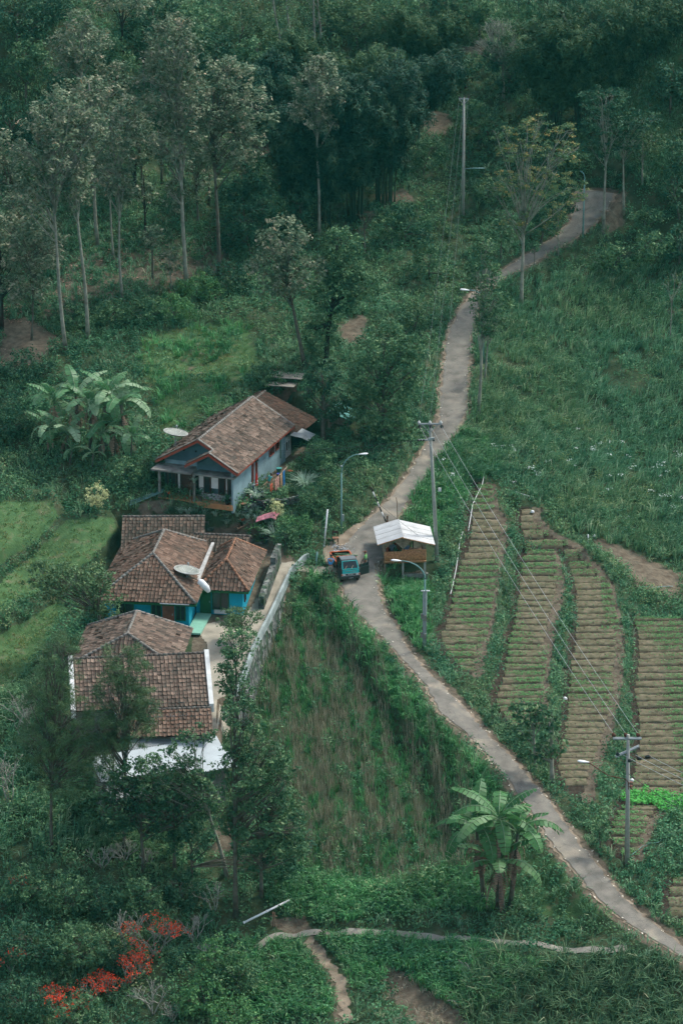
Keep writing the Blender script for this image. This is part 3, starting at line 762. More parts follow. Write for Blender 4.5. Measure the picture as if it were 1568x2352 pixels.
stuff('slope_bushes', 'low leafy bushes dotted through the long grass', leafq(C, 60, sz, .17, flat=.7, rb=rng.random(len(P))), M['weeds'])
YEL = [[(1080,1000),(1280,960),(1420,1000),(1500,1150),(1400,1250),(1180,1120)], [(1400,1320),(1568,1370),(1568,1400),(1450,1400)], [(1040,1000),(1020,1240),(1000,1250),(1010,1060)]]
P = scatter(1.3, YEL, .3, lambda X, Y, px, py: fbm(X+20, Y+8, 2, 3) > .5)
C = P+np.c_[np.zeros((len(P), 2)), rng.uniform(.3, .9, len(P))]
stuff('yellowing_bushes', 'yellow green bushes on the lower slope', leafq(C, 30, .5, .13), M['weeds_yellow'])
FLW = [[(1100,1060),(1300,1000),(1560,1010),(1640,1250),(1450,1230),(1200,1160)], [(920,1140),(1010,1060),(1090,1010),(1060,1100),(960,1190)]]
P = scatter(.45, FLW, .3, lambda X, Y, px, py: fbm(X+60, Y+8, 1.5, 2) > .55)
C = P+np.c_[np.zeros((len(P), 2)), rng.uniform(.9, 1.2, len(P))]
stuff('white_blossom', 'small white blossom in the hillside bushes', leafq(C, 9, .35, .10, .8, flat=.3), M['flower'])
# lawns and meadow: short grass
MEAD = [[(320,770),(560,730),(600,830),(640,870),(520,940),(380,1000),(330,880)]]
P = scatter(13, LAWNS+MEAD, .1, lambda X, Y, px, py: fbm(X+4, Y, 1.2, 3) > .36)
stuff('short_grass', 'short green grass on the lawns and meadow', blades(P, 6, .17, .05, curve=.8, spread=.25), M['grass_short'])
P = scatter(2.5, MEAD, .1, lambda X, Y, px, py: fbm(X+44, Y, 2, 3) > .5)
stuff('meadow_grass', 'taller grass clumps in the meadow above the house', blades(P, 14, .75, .07, curve=.9, spread=.3), M['grass'])
UP = [[(1200,0),(1640,0),(1640,480),(1480,430),(1380,300)], [(1030,0),(1180,0),(1200,80),(1090,100),(1030,60)]]
P = scatter(9, UP, .1, lambda X, Y, px, py: fbm(X+4, Y, 2.2, 3) > .33)
stuff('hill_grass', 'grass on the upper hillside', blades(P, 7, .45, .09, curve=.9, spread=.35, rsh=.12), M['grass_long'])
# fallen leaves under the trees
P = scatter(7, [[(0,560),(560,520),(520,680),(250,740),(60,850),(0,850)], [(1380,430),(1440,430),(1430,520),(1380,550)], [(560,800),(700,840),(700,880),(620,860)]], .0, lambda X, Y, px, py: fbm(X+4, Y, 1.5, 3) > .45)
stuff('leaf_litter', 'fallen brown leaves under the trees', leafq(P+np.array([0, 0, .06]), 4, .3, .15, .7, flat=.15, up=2), M['litter'])
P = scatter(5, [[(870,2200),(1000,2270),(1090,2345),(1100,2400),(900,2400)]], terr=True)
stuff('dry_weeds', 'sparse dry weeds on the bare pit at the bottom', blades(P, 7, .4, .05, curve=.8, spread=.25), M['stalk'])
# seedlings on the beds, weeds on the terrace banks
S = []; 
for xa, xb, yc, wd, k in seed_pts:
    n = int((xb-xa+.8)*wd*120); X = rng.uniform(xa-.1, xb+.4, n); Y = yc+rng.uniform(-.40, .34, n)*wd
    px, py = proj(X, Y, H(X, Y)); gr = fbm(X, Y*.5, 3.5, 2)
    dry = {0: .40, 1: .42, 2: .60, 3: .40, 4: .45}[k]
    if k == 0: gr = gr-(np.abs(py-1500) < 60)*.1-(py < 1230)*.14
    if k == 2: gr = gr+(px > 1380)*.12
    kp = rng.random(n) < np.clip((gr-dry)*5+.42, .05, .92); S.append(np.c_[X[kp], Y[kp], H(X[kp], Y[kp])+.15])
S = np.concatenate(S)
stuff('vegetable_seedlings', 'young green seedlings on the garden rows', leafq(S, 2, .06, .085, .7, up=1.5, flat=.4), M['crop'])
S = []
for xa, xb, yc, wd, k in seed_pts:
    n = int((xb-xa+1.2)*1.06*14); X = rng.uniform(xa-.3, xb+.9, n); Y = yc+rng.uniform(-.53, .53, n); S.append(np.c_[X, Y, H(X, Y)+np.where(abs(Y-yc) < wd*.44, np.where(X < xb, .11, .02), .02)])
stuff('soil_clods', 'crumbly clods of soil over the garden rows', leafq(np.concatenate(S), 2, .06, .075, .8, up=.6, flat=.5), leafmat('clod', [(0, (.022,.018,.012)), (.5, (.05,.042,.028)), (1, (.12,.10,.07))], trans=0))
# dense green band of mature crop in the last terrace
P = scatter(40, [[(1425,1818),(1500,1826),(1600,1838),(1600,1870),(1500,1858),(1425,1850)]], terr=True)
stuff('leafy_crop', 'band of dense bright green vegetables across the garden', leafq(P+np.array([0, 0, .3]), 6, .18, .14, .7, up=1), leafmat('crop_dense', [(0, (.03,.15,.03)), (1, (.06,.26,.05))]))
# banks of the terraces
P = scatter(9, [[(1010,1100),(1640,1380),(1640,2060),(1380,1960),(1250,1840),(1100,1660),(1000,1540)]], .15, lambda X, Y, px, py: (bil(TERMASK, X, Y) < .05) & (bil(DITCH, X, Y) < .4))
C = P+np.c_[np.zeros((len(P), 2)), rng.uniform(.05, .3, len(P))]
stuff('bank_creepers', 'low leafy creepers on the terrace banks', leafq(C, 12, .24, .12, .7), M['weeds'])
# pebbles and litter along the lane
n = 330; k = rng.integers(0, 900, n); sd = rng.random(n) < .5
Pb = np.where(sd[:, None], wlD[k]-dirv[k]*rng.normal(-.05, .22, (n, 1)), wrD[k]+dirv[k]*rng.normal(-.05, .22, (n, 1)))
stuff('pebbles', 'small stones and dry leaves on the lane verges', leafq(np.c_[Pb, H(Pb[:, 0], Pb[:, 1])+.07], 2, .1, .11, .8, up=2, flat=.2), leafmat('pebble', [(0, (.18,.15,.11)), (1, (.45,.42,.35))], trans=0))

# ------------------------------------------------------------------ trees
def limb(mb, a, b, r0, r1, sag=.0, n=5, g=random, k=6):
    a = Vector(a); b = Vector(b); L = (b-a).length; pts = []
    off = Vector((g.uniform(-1, 1), g.uniform(-1, 1), g.uniform(-.3, 1)))*L*.10
    for i in range(n+1):
        t = i/n; p = a.lerp(b, t)+off*math.sin(math.pi*t); p.z -= sag*L*math.sin(math.pi*t); pts.append(p)
    mb.tube(pts, [r0+(r1-r0)*i/n for i in range(n+1)], k)
    return pts
def tree(name, label, cat, base, top_px, lobes, leaf, bark='bark', dens=34, size=.24, clump=.55, rad=.16, targets=9, group=None, lean=0, twigs=3, asp=.5, ntr=1, flat=.75, barek=0, ydepth=1.0, drop=0, gap=.0, limb0=.35, up=.5):
    """lobes: (px, py, rpx, rpy) ellipses seen in the photo, given real depth"""
    bx, by = base; B = at(bx, by); s = F/depth_of(B[1], B[2])
    def w2l(px, py, dy=0):
        q = P3(px, py, B[1]+dy); return np.array([q.x-B[0], dy, q.z-B[2]])
    root = thing(name, label, cat, B, group=group)
    tb = MB(); cen = []; tg = []
    tp = w2l(*top_px); ttop = Vector(tp)
    tpts = [Vector((0, 0, -.3))]; nseg = 7
    wob = Vector((random.uniform(-1, 1), random.uniform(-1, 1), 0))*ttop.length*.012
    for i in range(1, nseg+1):
        t = i/nseg; tpts.append(Vector((ttop.x*t, ttop.y*t, ttop.z*t))+wob*math.sin(t*7)+Vector((0, 0, 0)))
    tb.tube(tpts, [rad*(1.25 if i == 0 else 1)*(1-.62*i/nseg) for i in range(nseg+1)], 7)
    def tpoint(t):
        f = t*nseg; i = min(int(f), nseg-1); return tpts[i].lerp(tpts[i+1], f-i)
    for (px, py, rx, ry) in lobes:
        dy0 = random.uniform(-.25, .25)*rx/s*ydepth
        c = w2l(px, py, dy0); r3 = np.array([rx/s, rx/s*ydepth, ry/(s*.95)])
        nt_ = max(2, int(targets*(rx*ry)**.5/50))
        for _ in range(nt_):
            d = rng.normal(0, 1, 3); d /= np.linalg.norm(d); d[2] = abs(d[2])*.9-.25
            tgp = c+d*r3*rng.uniform(.55, .8)
            hz = max(.2, min(.97, (tgp[2]-.25*np.hypot(tgp[0]-c[0], tgp[1]-c[1])-.8)/max(ttop.z, .1)))
            hz = max(limb0, min(hz, 1.0)*random.uniform(.72, .95))
            a = tpoint(min(hz, 1)); rr = rad*(1-.62*hz)*.55
            pts = limb(tb, a, tgp, rr, max(.015, rr*.3), k=5)
            for _ in range(twigs):
                d2 = rng.normal(0, 1, 3); d2 /= np.linalg.norm(d2); d2[2] = abs(d2[2])*.6
                limb(tb, pts[random.choice((3, 4, 5))], Vector(tgp)+Vector(d2*r3*.42), max(.014, rr*.35), .01, n=3, k=4)
        V_ = 4.2*np.pi*(r3[0]*r3[2]+r3[0]*r3[1]+r3[1]*r3[2])/3
        nc = max(6, int(V_*dens/40*(1-gap)/(clump*clump*2.6)))
        d = rng.normal(0, 1, (nc, 3)); d /= np.linalg.norm(d, axis=1)[:, None]
        rr_ = rng.uniform(.35, 1.0, (nc, 1))**.6
        cc = c+d*r3*rr_
        # uneven outline: push clumps in and out by a noise on direction
        w = .80+.42*fbm(d[:, 0]*2.3+px, d[:, 2]*2.3+d[:, 1]*2+py, 1, 2)
        cc = c+(cc-c)*w[:, None]
        cen.append(cc)
    if barek:
        pass
    link('trunk', tb_mesh(tb), M[bark], root)
    if leaf and len(cen):
        C = np.concatenate(cen); C = C[C[:, 2] > .2]
        npc = max(5, int(40*clump*clump*2.6*.45/(size*size*asp*14)))
        rb = np.clip(rng.random(len(C)), 0, 1)
        V, Fc, r = leafq(C, npc, clump*rng.uniform(.6, 1.25, len(C)), size, asp, flat=flat, rb=rb, drop=drop, up=up)
        link('crown', mesh_np('crown', V, Fc, r), M[leaf], root)
    return root
def tb_mesh(tb):
    me = bpy.data.meshes.new('trunk'); me.from_pydata(tb.v, [], tb.f); me.update(); me.polygons.foreach_set('use_smooth', tb.sm); return me

GT = 'tall slender trees on the back slope'
def euc(base, top, lobes, label, **k):
    kw = dict(dens=44, size=.33, clump=.50, rad=.17, targets=10, bark='bark_pale', group=GT, gap=.1, up=.9); kw.update(k)
    return tree('plantation_tree', label, 'tree', base, top, lobes, 'leaf_grey', **kw)
euc((152,808), (105,300), [(120,255,62,58),(70,340,48,75),(150,360,70,85),(70,440,45,50),(215,290,30,35)], 'tall pale-trunked tree at far left with its base just above the banana plants')
euc((202,782), (168,330), [(165,420,50,60),(190,300,45,60)], 'tall slender tree right beside the tallest pale trunk at far left')
euc((225,565), (205,180), [(205,205,62,28),(195,250,70,50),(235,330,55,60)], 'slender tree with bare pale lower trunk behind the two leftmost trunks')
euc((283,692), (262,330), [(275,300,55,60),(250,400,45,50),(285,420,30,45)], 'thin tree whose trunk leans left in the middle of the left grove', rad=.13)
euc((262,600), (245,370), [(250,400,30,40)], 'short thin tree standing between two taller grove trunks', rad=.1)
euc((430,670), (398,90), [(400,60,45,30),(395,120,75,60),(360,200,65,70),(425,230,60,80),(395,330,60,60),(400,450,28,40)], 'tallest grey-leaved tree with a broad crown in the centre of the grove', rad=.2)
euc((503,642), (488,200), [(525,170,60,40),(500,240,75,60),(575,250,60,50),(530,320,80,60)], 'grey-leaved tree with a dark trunk next to the bamboo grove', rad=.19, bark='bark')
euc((732,545), (728,190), [(735,150,45,32),(735,200,62,40),(715,250,55,35),(745,280,35,25)], 'lone straight pale-trunked tree in front of the bamboo grove', rad=.15)
euc((195,360), (185,70), [(185,45,35,28),(185,100,75,50),(150,140,45,35)], 'grey-leaved tree farthest back at upper left')
euc((393,665), (388,560), [(390,590,26,35)], 'small thin sapling beneath the tallest grove tree', rad=.06)
euc((565,452), (560,330), [(560,370,30,40)], 'small pale tree between the grove and the dark bushes', rad=.08)
euc((335,560), (330,400), [(330,445,26,25)], 'dark stunted tree standing alone in the grove clearing', rad=.11, bark='bark_dark')
euc((308,430), (312,370), [(300,380,20,18)], 'short dark stump-like tree in the upper clearing', rad=.2, bark='bark_dark')
euc((4,755), (0,560), [(-10,590,60,45),(20,650,50,40)], 'tree cut by the left edge of the view', bark='bark_dark')
euc((72,780), (80,600), [(85,570,75,60),(70,660,50,40),(30,520,50,40)], 'low spreading brownish tree at left below the tall pale trunks', rad=.1, bark='bark')
euc((282,200), (282,20), [(285,-10,70,40)], 'dark-trunked tree rising out of the top of the view', rad=.17, bark='bark_dark')
euc((700,838), (650,600), [(655,540,62,38),(620,600,60,38),(690,620,60,40),(640,660,45,30)], 'brown-leaved tree behind the tiled shed', group=None, rad=.18, bark='bark') 
def T(*a, **k): return tree(*a, **k)
T('dense_tree', 'tall glossy green tree with lumpy crown in the middle of the slope', 'tree', (748,840), (775,560), [(785,560,50,42),(765,610,40,45),(835,655,48,36),(775,680,65,50),(742,765,45,60),(795,630,45,45)], 'leaf_mid', dens=48, size=.26, clump=.45, bark='bark_dark', rad=.22)
T('bare_tree', 'leafless forked tree beside the bright green tree', 'tree', (838,590), (836,500), [(842,495,28,22),(830,530,20,20)], None, bark='bark', rad=.12, twigs=6, targets=16)
T('garden_tree', 'dark glossy tree on a thick trunk behind the upper house', 'tree', (745,1035), (740,860), [(740,860,42,36),(775,920,42,30),(720,890,28,26),(752,945,30,20)], 'leaf_dark', dens=42, size=.30, clump=.4, rad=.22, bark='bark')
T('dense_tree', 'large dark tree on the roadside bank, right of the shed', 'tree', (880,1015), (880,850), [(885,790,65,50),(850,860,60,52),(920,865,52,60),(870,940,68,52),(905,985,52,38),(940,800,30,30)], 'leaf_mid', dens=46, size=.26, clump=.5, rad=.2)
T('dense_tree', 'olive tree between the glossy tree and the roadside bank', 'tree', (835,1000), (832,900), [(830,890,38,36),(835,940,38,35)], 'leaf_olive', dens=38, size=.2, clump=.4, rad=.12)
T('dense_tree', 'small olive tree at the end of the house yard', 'tree', (735,1105), (735,1040), [(735,1035,42,32),(745,1075,40,30)], 'leaf_mid', dens=36, size=.18, clump=.4, rad=.1)
for i, (bx, by, lb, lf, lab) in enumerate([
 (575,590, [(560,500,65,40),(610,470,45,38),(540,550,50,35)], 'leaf_dark', 'dark round bushy tree left of the bamboo grove'),
 (600,560, [(650,520,40,35)], 'leaf_dark', 'dark small bushy tree at the foot of the bamboo'),
 (950,760, [(960,720,40,30),(930,760,30,25)], 'leaf_mid', 'leafy bush tree on the bank above the lane bend'),
 (1168,215, [(1170,170,55,50),(1140,130,40,35),(1200,140,35,30)], 'leaf_dark', 'dark round tree behind the power pole'),
 (1090,330, [(1130,300,45,30),(1080,260,45,30)], 'leaf_mid', 'bushy tree on the slope behind the far power pole'),
 (1240,560, [(1255,500,35,30),(1290,470,35,28)], 'leaf_dark', 'dark bush tree at the inside of the upper bend'),
 (1120,470, [(1130,440,45,30)], 'leaf_mid', 'green bush tree left of the yellowing tree'),
 (970,400, [(985,350,45,35)], 'leaf_mid', 'green bush at the foot of the bamboo slope'),
 (1400,640, [(1420,590,60,30),(1500,560,50,28)], 'leaf_mid', 'spreading bush below the upper bend'),
 (1560,500, [(1545,430,45,60),(1560,350,35,45)], 'leaf_dark', 'dark tree at the right edge of the view')]):
    T('bushy_tree', lab, 'tree', (bx, by), (lb[0][0], lb[0][1]), lb, lf, dens=36, size=.27, clump=.5, rad=.12, targets=6)
T('yellowing_tree', 'wide branching tree with yellow leaf tips beside the lane', 'tree', (1196,705), (1204,470), [(1235,285,45,26),(1195,340,65,30),(1290,350,60,30),(1150,420,50,26),(1245,410,75,34),(1320,440,40,24),(1150,300,32,20),(1300,300,30,18),(1180,500,40,22)], 'leaf_yellow', bark='bark_pale', dens=34, size=.2, clump=.42, rad=.19, targets=7, twigs=3, gap=.5, flat=.4, limb0=.3)
T('rain_tree', 'dark flat-topped tree standing at the upper bend', 'tree', (1385,522), (1392,330), [(1385,225,58,28),(1390,280,62,32),(1375,335,45,20)], 'leaf_dark', bark='bark_pale', dens=36, size=.24, clump=.45, rad=.16, flat=.4)
T('rain_tree', 'dark flat-topped tree just right of the upper bend', 'tree', (1432,490), (1430,330), [(1455,275,62,25),(1440,320,48,25)], 'leaf_dark', bark='bark_pale', dens=34, size=.24, clump=.45, rad=.12, flat=.4)
T('bare_tree', 'leafless tree on the far slope near the top', 'tree', (1155,228), (1155,130), [(1150,70,60,45),(1110,110,45,35),(1190,110,45,35)], None, bark='bark_pale', rad=.16, twigs=6, targets=22)
T('feathery_tree', 'pale feathery tree beside the bend of the lane', 'tree', (1097,950), (1115,600), [(1115,572,30,28),(1115,630,42,38),(1130,690,48,34),(1122,740,42,32)], 'leaf_mid', bark='bark_pale', dens=42, size=.24, clump=.42, rad=.15, targets=12, gap=.1)
T('feathery_tree', 'thin companion trunk right beside the feathery tree', 'tree', (1112,880), (1125,720), [(1140,740,28,28)], 'leaf_olive', bark='bark_pale', dens=22, size=.22, clump=.36, rad=.1)
T('sapling', 'small sapling by the lane with a thin stem', 'tree', (1227,622), (1227,570), [(1228,565,18,12)], 'leaf_mid', dens=26, size=.2, clump=.3, rad=.05)
T('sapling', 'thin tree with a few orange leaves beside the upper lane', 'tree', (1281,585), (1282,500), [(1282,480,30,20),(1270,520,22,20)], 'leaf_yellow', dens=22, size=.2, clump=.3, rad=.08, bark='bark_pale')
T('sapling', 'small sparse tree in the long grass near the right edge', 'tree', (1539,785), (1542,680), [(1545,650,32,40)], 'leaf_olive', dens=16, size=.2, clump=.35, rad=.06, bark='bark_pale', gap=.5)
T('fruit_tree', 'large-leaved green tree standing at the garden edge', 'tree', (1270,1803), (1262,1660), [(1270,1655,26,24),(1262,1710,34,30),(1240,1735,24,18)], 'leaf_mid', bark='bark_pale', dens=46, size=.30, asp=.7, clump=.32, rad=.17)
T('fruit_tree', 'large-leaved tree leaning over the garden left of its neighbour', 'tree', (1228,1765), (1225,1650), [(1205,1635,34,24),(1240,1640,26,26),(1200,1680,26,22)], 'leaf_mid', bark='bark_pale', dens=46, size=.30, asp=.7, clump=.32, rad=.13)
T('shrub', 'small round shrub on the verge below the garden', 'shrub', (1378,1955), (1378,1920), [(1380,1905,28,24)], 'leaf_mid', dens=36, size=.2, clump=.26, rad=.05)
T('shrub', 'tiny sapling at the lower tip of the garden', 'shrub', (1130,1665), (1130,1640), [(1130,1630,12,13)], 'leaf_mid', dens=36, size=.16, clump=.2, rad=.03)
T('dense_tree', 'spreading grey-green tree beside the left wall of the turquoise house', 'tree', (235,1480), (225,1380), [(95,1320,42,32),(150,1330,55,38),(215,1335,50,40),(245,1385,40,35),(120,1365,30,22)], 'leaf_olive', dens=40, size=.24, clump=.38, rad=.16)
T('yard_tree', 'small grey-green tree in the concrete yard', 'tree', (556,1475), (555,1430), [(552,1420,52,22),(535,1432,32,16)], 'leaf_olive', dens=34, size=.15, clump=.3, rad=.08, targets=14)
T('yard_tree', 'dark narrow tree at the yard edge by the retaining wall', 'tree', (540,1700), (540,1500), [(545,1475,45,35),(530,1530,36,38),(545,1590,34,35),(520,1570,22,25)], 'leaf_mid', dens=42, size=.22, clump=.36, rad=.12)
T('roadside_tree', 'tall foreground tree with a slender trunk and dark drooping foliage', 'tree', (541,2105), (538,1600), [(560,1640,50,50),(600,1730,70,60),(540,1770,60,60),(640,1800,45,60),(590,1870,90,75),(660,1920,60,60),(520,1880,40,40)], 'leaf_mid', dens=34, size=.24, clump=.42, rad=.16, bark='bark', gap=.1)
T('roadside_tree', 'leaning foreground tree whose crown covers the white metal roof', 'tree', (522,2012), (455,1780), [(450,1690,42,24),(405,1740,45,35),(380,1800,60,45),(450,1810,50,40),(340,1760,40,30)], 'leaf_mid', dens=30, size=.22, clump=.38, rad=.14, bark='bark_pale', gap=.15)
T('dense_tree', 'dark tree filling the gap below the white metal roof', 'tree', (330,2000), (320,1850), [(330,1820,70,50),(400,1880,70,50),(280,1870,50,50)], 'leaf_dark', dens=34, size=.24, clump=.45, rad=.13)
T('dense_tree', 'dark low tree at the foot of the tall slender trunk', 'tree', (440,2020), (440,1940), [(440,1930,60,40),(640,1990,50,50)], 'leaf_dark', dens=34, size=.24, clump=.45, rad=.1)
for bx, by, lb, lab in [((90,700),0,[(70,520,60,50),(40,470,45,45),(100,570,40,35)],'leafy tree left of the tallest pale trunk'),((330,470),0,[(320,330,50,60),(300,260,45,45)],'slim grey-green tree behind the middle of the grove'),
  ((455,520),0,[(450,400,50,60),(470,330,40,40)],'slim grey-green tree between the two biggest grove crowns'),((250,330),0,[(260,180,50,45),(240,240,40,45)],'grey-green tree behind the left crowns'),
  ((550,330),0,[(560,200,40,45),(545,260,35,35)],'grey-green tree behind the right crown of the grove'),((150,420),0,[(140,330,45,60)],'narrow leafy tree behind the two leftmost crowns'),
  ((30,600),0,[(20,420,45,50),(10,340,50,45)],'leafy tree at the left edge behind the pale trunks'),((350,640),0,[(350,540,28,32)],'young leafy tree in the grove clearing')]:
    euc(bx, (lb[0][0], lb[0][1]), lb, lab, bark='bark', rad=.12)
T('roadside_tree', 'dark broad tree right of the leaning foreground tree', 'tree', (600,2060), (600,1880), [(600,1830,60,50),(650,1900,60,50),(680,1950,40,35),(580,1960,50,40)], 'leaf_dark', dens=36, size=.24, clump=.45, rad=.13)
T('roadside_tree', 'dark tree in front of the white metal roof', 'tree', (400,2000), (400,1800), [(300,1785,55,40),(370,1820,55,45),(430,1770,38,32),(470,1830,45,45),(235,1810,50,45),(250,1860,55,45)], 'leaf_mid', dens=34, size=.22, clump=.42, rad=.12)
T('feathery_tree', 'tall feathery tree right of the upper bend', 'tree', (1475,420), (1475,330), [(1490,320,40,35),(1460,350,35,25)], 'leaf_olive', dens=34, size=.24, clump=.42, rad=.1, bark='bark_pale')
for a_, b_, lb, lf, lab in [((985,640),(985,600),[(985,590,40,34),(1010,640,30,26)],'leaf_mid','leafy tree on the bank left of the lane bend'),((930,560),(930,500),[(925,500,42,34),(960,540,34,28)],'leaf_dark','dark leafy tree on the bank below the bamboo'),
  ((1150,600),(1150,540),[(1150,530,34,28)],'leaf_mid','leafy tree beside the trunk of the yellowing tree'),((1240,250),(1240,180),[(1240,170,40,36)],'leaf_dark','dark tree right of the leafless tree near the top'),
  ((1330,420),(1330,360),[(1330,370,36,30)],'leaf_mid','leafy tree left of the flat-topped trees'),((1480,560),(1480,500),[(1490,500,40,26)],'leaf_mid','leafy shrub tree on the slope right of the upper bend'),
  ((690,560),(690,480),[(690,470,40,40)],'leaf_dark','dark tree at the lower left foot of the bamboo'),((900,560),(900,520),[(890,515,36,26)],'leaf_mid','leafy tree beside the leafless forked tree')]:
    T('bank_tree', lab, 'tree', a_, b_, lb, lf, dens=42, size=.26, clump=.48, rad=.1, targets=6)
fr = random.Random(11)
for i, (bx, by, hh, rr, lf) in enumerate(sorted([(60,240,120,45,1),(160,300,130,40,0),(250,230,120,45,1),(330,200,130,45,0),(430,210,150,50,1),(500,260,150,45,0),(590,260,150,40,1),(100,400,150,45,0),(210,450,160,40,1),(370,420,170,40,0),
   (480,470,150,42,1),(560,540,130,45,0),(30,520,150,45,1),(1420,200,110,45,1),(1540,260,90,40,0),(1500,60,60,40,1),(1560,620,80,35,0),(1100,90,80,40,1),(1020,60,60,35,0),(760,90,80,45,1)])):
    side = ('left' if bx < 400 else 'centre' if bx < 1000 else 'right'); row = ('topmost' if by < 120 else 'upper' if by < 300 else 'lower')
    nb = ['first','second','third','fourth','fifth','sixth','seventh','eighth','ninth','tenth'][sum(1 for q in _fc if q == (row, side))] if (_fc := globals().setdefault('_fc', [])) is not None else ''; _fc.append((row, side))
    T('forest_tree', 'leafy tree, %s from the left in the %s row on the %s back slope' % (nb, row, side), 'tree', (bx, by), (bx, by-hh),
      [(bx+fr.uniform(-8,8), by-hh, rr, rr*.8), (bx-rr*.5, by-hh+rr*.8, rr*.8, rr*.7), (bx+rr*.5, by-hh+rr*.7, rr*.8, rr*.7)], 'leaf_mid' if lf else 'leaf_dark', dens=38, size=.3, clump=.55, rad=.13, targets=5, group='leafy trees filling the back slope')
# feathery casuarinas in the foreground
CG = 'wispy casuarinas in front of the lower houses'
def casu(base, top, lobes, label, **k):
    kw = dict(dens=34, size=.42, asp=.07, clump=.42, rad=.11, targets=16, bark='bark', group=CG, twigs=4, gap=.1, limb0=.3, up=.1); kw.update(k)
    return tree('casuarina_tree', label, 'tree', base, top, lobes, 'leaf_olive', **kw)
casu((119,1955), (126,1480), [(140,1510,55,60),(110,1590,65,60),(160,1660,75,58),(90,1700,60,60),(150,1780,75,55),(190,1720,50,50)], 'wispy casuarina farthest left, its bare lower trunk in front of the long grass')
casu((285,1960), (290,1560), [(290,1530,58,52),(270,1600,66,55),(305,1670,66,50),(230,1680,45,45),(330,1610,35,40)], 'wispy casuarina hiding the left half of the gabled tile roof')
casu((255,1900), (262,1700), [(235,1730,45,40)], 'short casuarina between the two tall ones', rad=.08)
# ------------------------------------------------------------------ bamboo groves
def bamboo(label, base, n, hpx, spr, leaf='leaf_bamboo', culm='culm_dark', dens=1.0, group='bamboo clumps on the back slope'):
    B = at(*base); s = F/depth_of(B[1], B[2]); Hh = hpx/s
    root = thing('bamboo_clump', label, 'bamboo', B, group=group)
    mb = MB(); C = []
    for i in range(n):
        a = random.uniform(0, 6.28); r0 = random.uniform(.1, .9); hh = Hh*random.uniform(.7, 1.05); out = random.uniform(.4, 1)*spr
        d = Vector((math.cos(a), math.sin(a), 0)); pts = []
        for k in range(9):
            t = k/8; pts.append(d*(r0+out*t**2.4)+Vector((0, 0, hh*(t-.22*t**4)-.3)))
        mb.tube(pts, [.06*(1-.8*k/8)+.012 for k in range(9)], 5)
        for k in range(3, 9):
            for q in range(2): C.append(tuple(pts[k]+Vector((random.gauss(0, .6), random.gauss(0, .6), random.uniform(-1.1, .4)))))
    mb.build('culm', M[culm], root)
    C = np.array(C)
    V, Fc, r = leafq(C, int(95*dens), .62, .46, .22, drop=1.6, up=.5, rand=.8, flat=1.4)
    link('foliage', mesh_np('foliage', V, Fc, r), M[leaf], root)
for lab, b, n, h, sp, lf in [
 ('dark bamboo clump directly behind the lone pale trunk', (740,520), 26, 330, 3.2, 'leaf_bamboo'),
 ('dark bamboo clump at the left end of the grove', (680,500), 22, 320, 2.6, 'leaf_bamboo'),
 ('broad dark bamboo clump in the middle of the grove', (815,505), 30, 400, 3.8, 'leaf_bamboo'),
 ('bamboo clump at the right end of the grove, beside the brown patch', (885,470), 28, 400, 3.8, 'leaf_bamboo'),
 ('olive bamboo clump arching over the far power lines', (940,330), 26, 260, 4.0, 'leaf_bamboo'),
 ('bamboo clump rising above the middle of the grove', (860,300), 22, 230, 3.4, 'leaf_bamboo_olive'),
 ('dark bamboo clump between the grove and the slender trees', (610,330), 22, 250, 3.2, 'leaf_bamboo'),
 ('bamboo clump at the top behind the grove', (700,230), 18, 200, 2.8, 'leaf_bamboo_olive'),
 ('bamboo clump at the top edge left of the green slope', (980,130), 16, 130, 3.0, 'leaf_bamboo_olive')]:
    bamboo(lab, b, n, h, sp, lf)
for lab, b, n, h, sp, lf in [
 ('huge olive bamboo clump at upper right, left part', (1270,300), 34, 330, 4.0, 'leaf_bamboo_olive'),
 ('huge olive bamboo clump at upper right, middle part', (1340,290), 34, 350, 4.4, 'leaf_bamboo_olive'),
 ('olive bamboo clump leaning right over the grassy hill', (1400,230), 26, 280, 4.6, 'leaf_bamboo_olive'),
 ('bamboo clump in the top right corner', (1500,130), 16, 170, 3.5, 'leaf_bamboo_olive')]:
    bamboo(lab, b, n, h, sp, lf, group='bamboo clumps above the upper bend')
# a belt of trees along the top of the view
for i, (bx, by, lx, ly, rx, ry, lf, lab) in enumerate([
 (40,120,40,30,70,50,'leaf_dark','dark tree in the top left corner'),(110,60,110,5,60,40,'leaf_dark','dark tree along the top edge near the left corner'),
 (360,110,350,20,70,50,'leaf_dark','dark tree at the top behind the tall slender trees'),(470,120,470,40,60,50,'leaf_mid','leafy tree at the top left of the bamboo'),
 (540,130,560,60,60,60,'leaf_olive','olive tree at the top beside the bamboo grove'),(820,110,810,30,60,50,'leaf_olive','olive tree at the top above the bamboo grove'),
 (900,90,900,30,60,45,'leaf_mid','leafy tree at the top right of the bamboo grove'),(30,330,20,270,60,50,'leaf_dark','dark tree at the left edge behind the grove'),
 (20,430,10,420,45,40,'leaf_dark','dark low tree at the left edge behind the brown tree'),(640,440,640,400,50,60,'leaf_dark','dark bushy tree under the left bamboo'),
 (1070,200,1060,160,40,35,'leaf_dark','dark tree at the right edge of the bamboo grove')]):
    T('woodland_tree', lab, 'tree', (bx, by), (lx, ly), [(lx, ly, rx, ry), (lx+rx*.5, ly+ry*.5, rx*.6, ry*.6)], lf, dens=32, size=.30, clump=.55, rad=.14, targets=5, group='trees along the top of the slope')
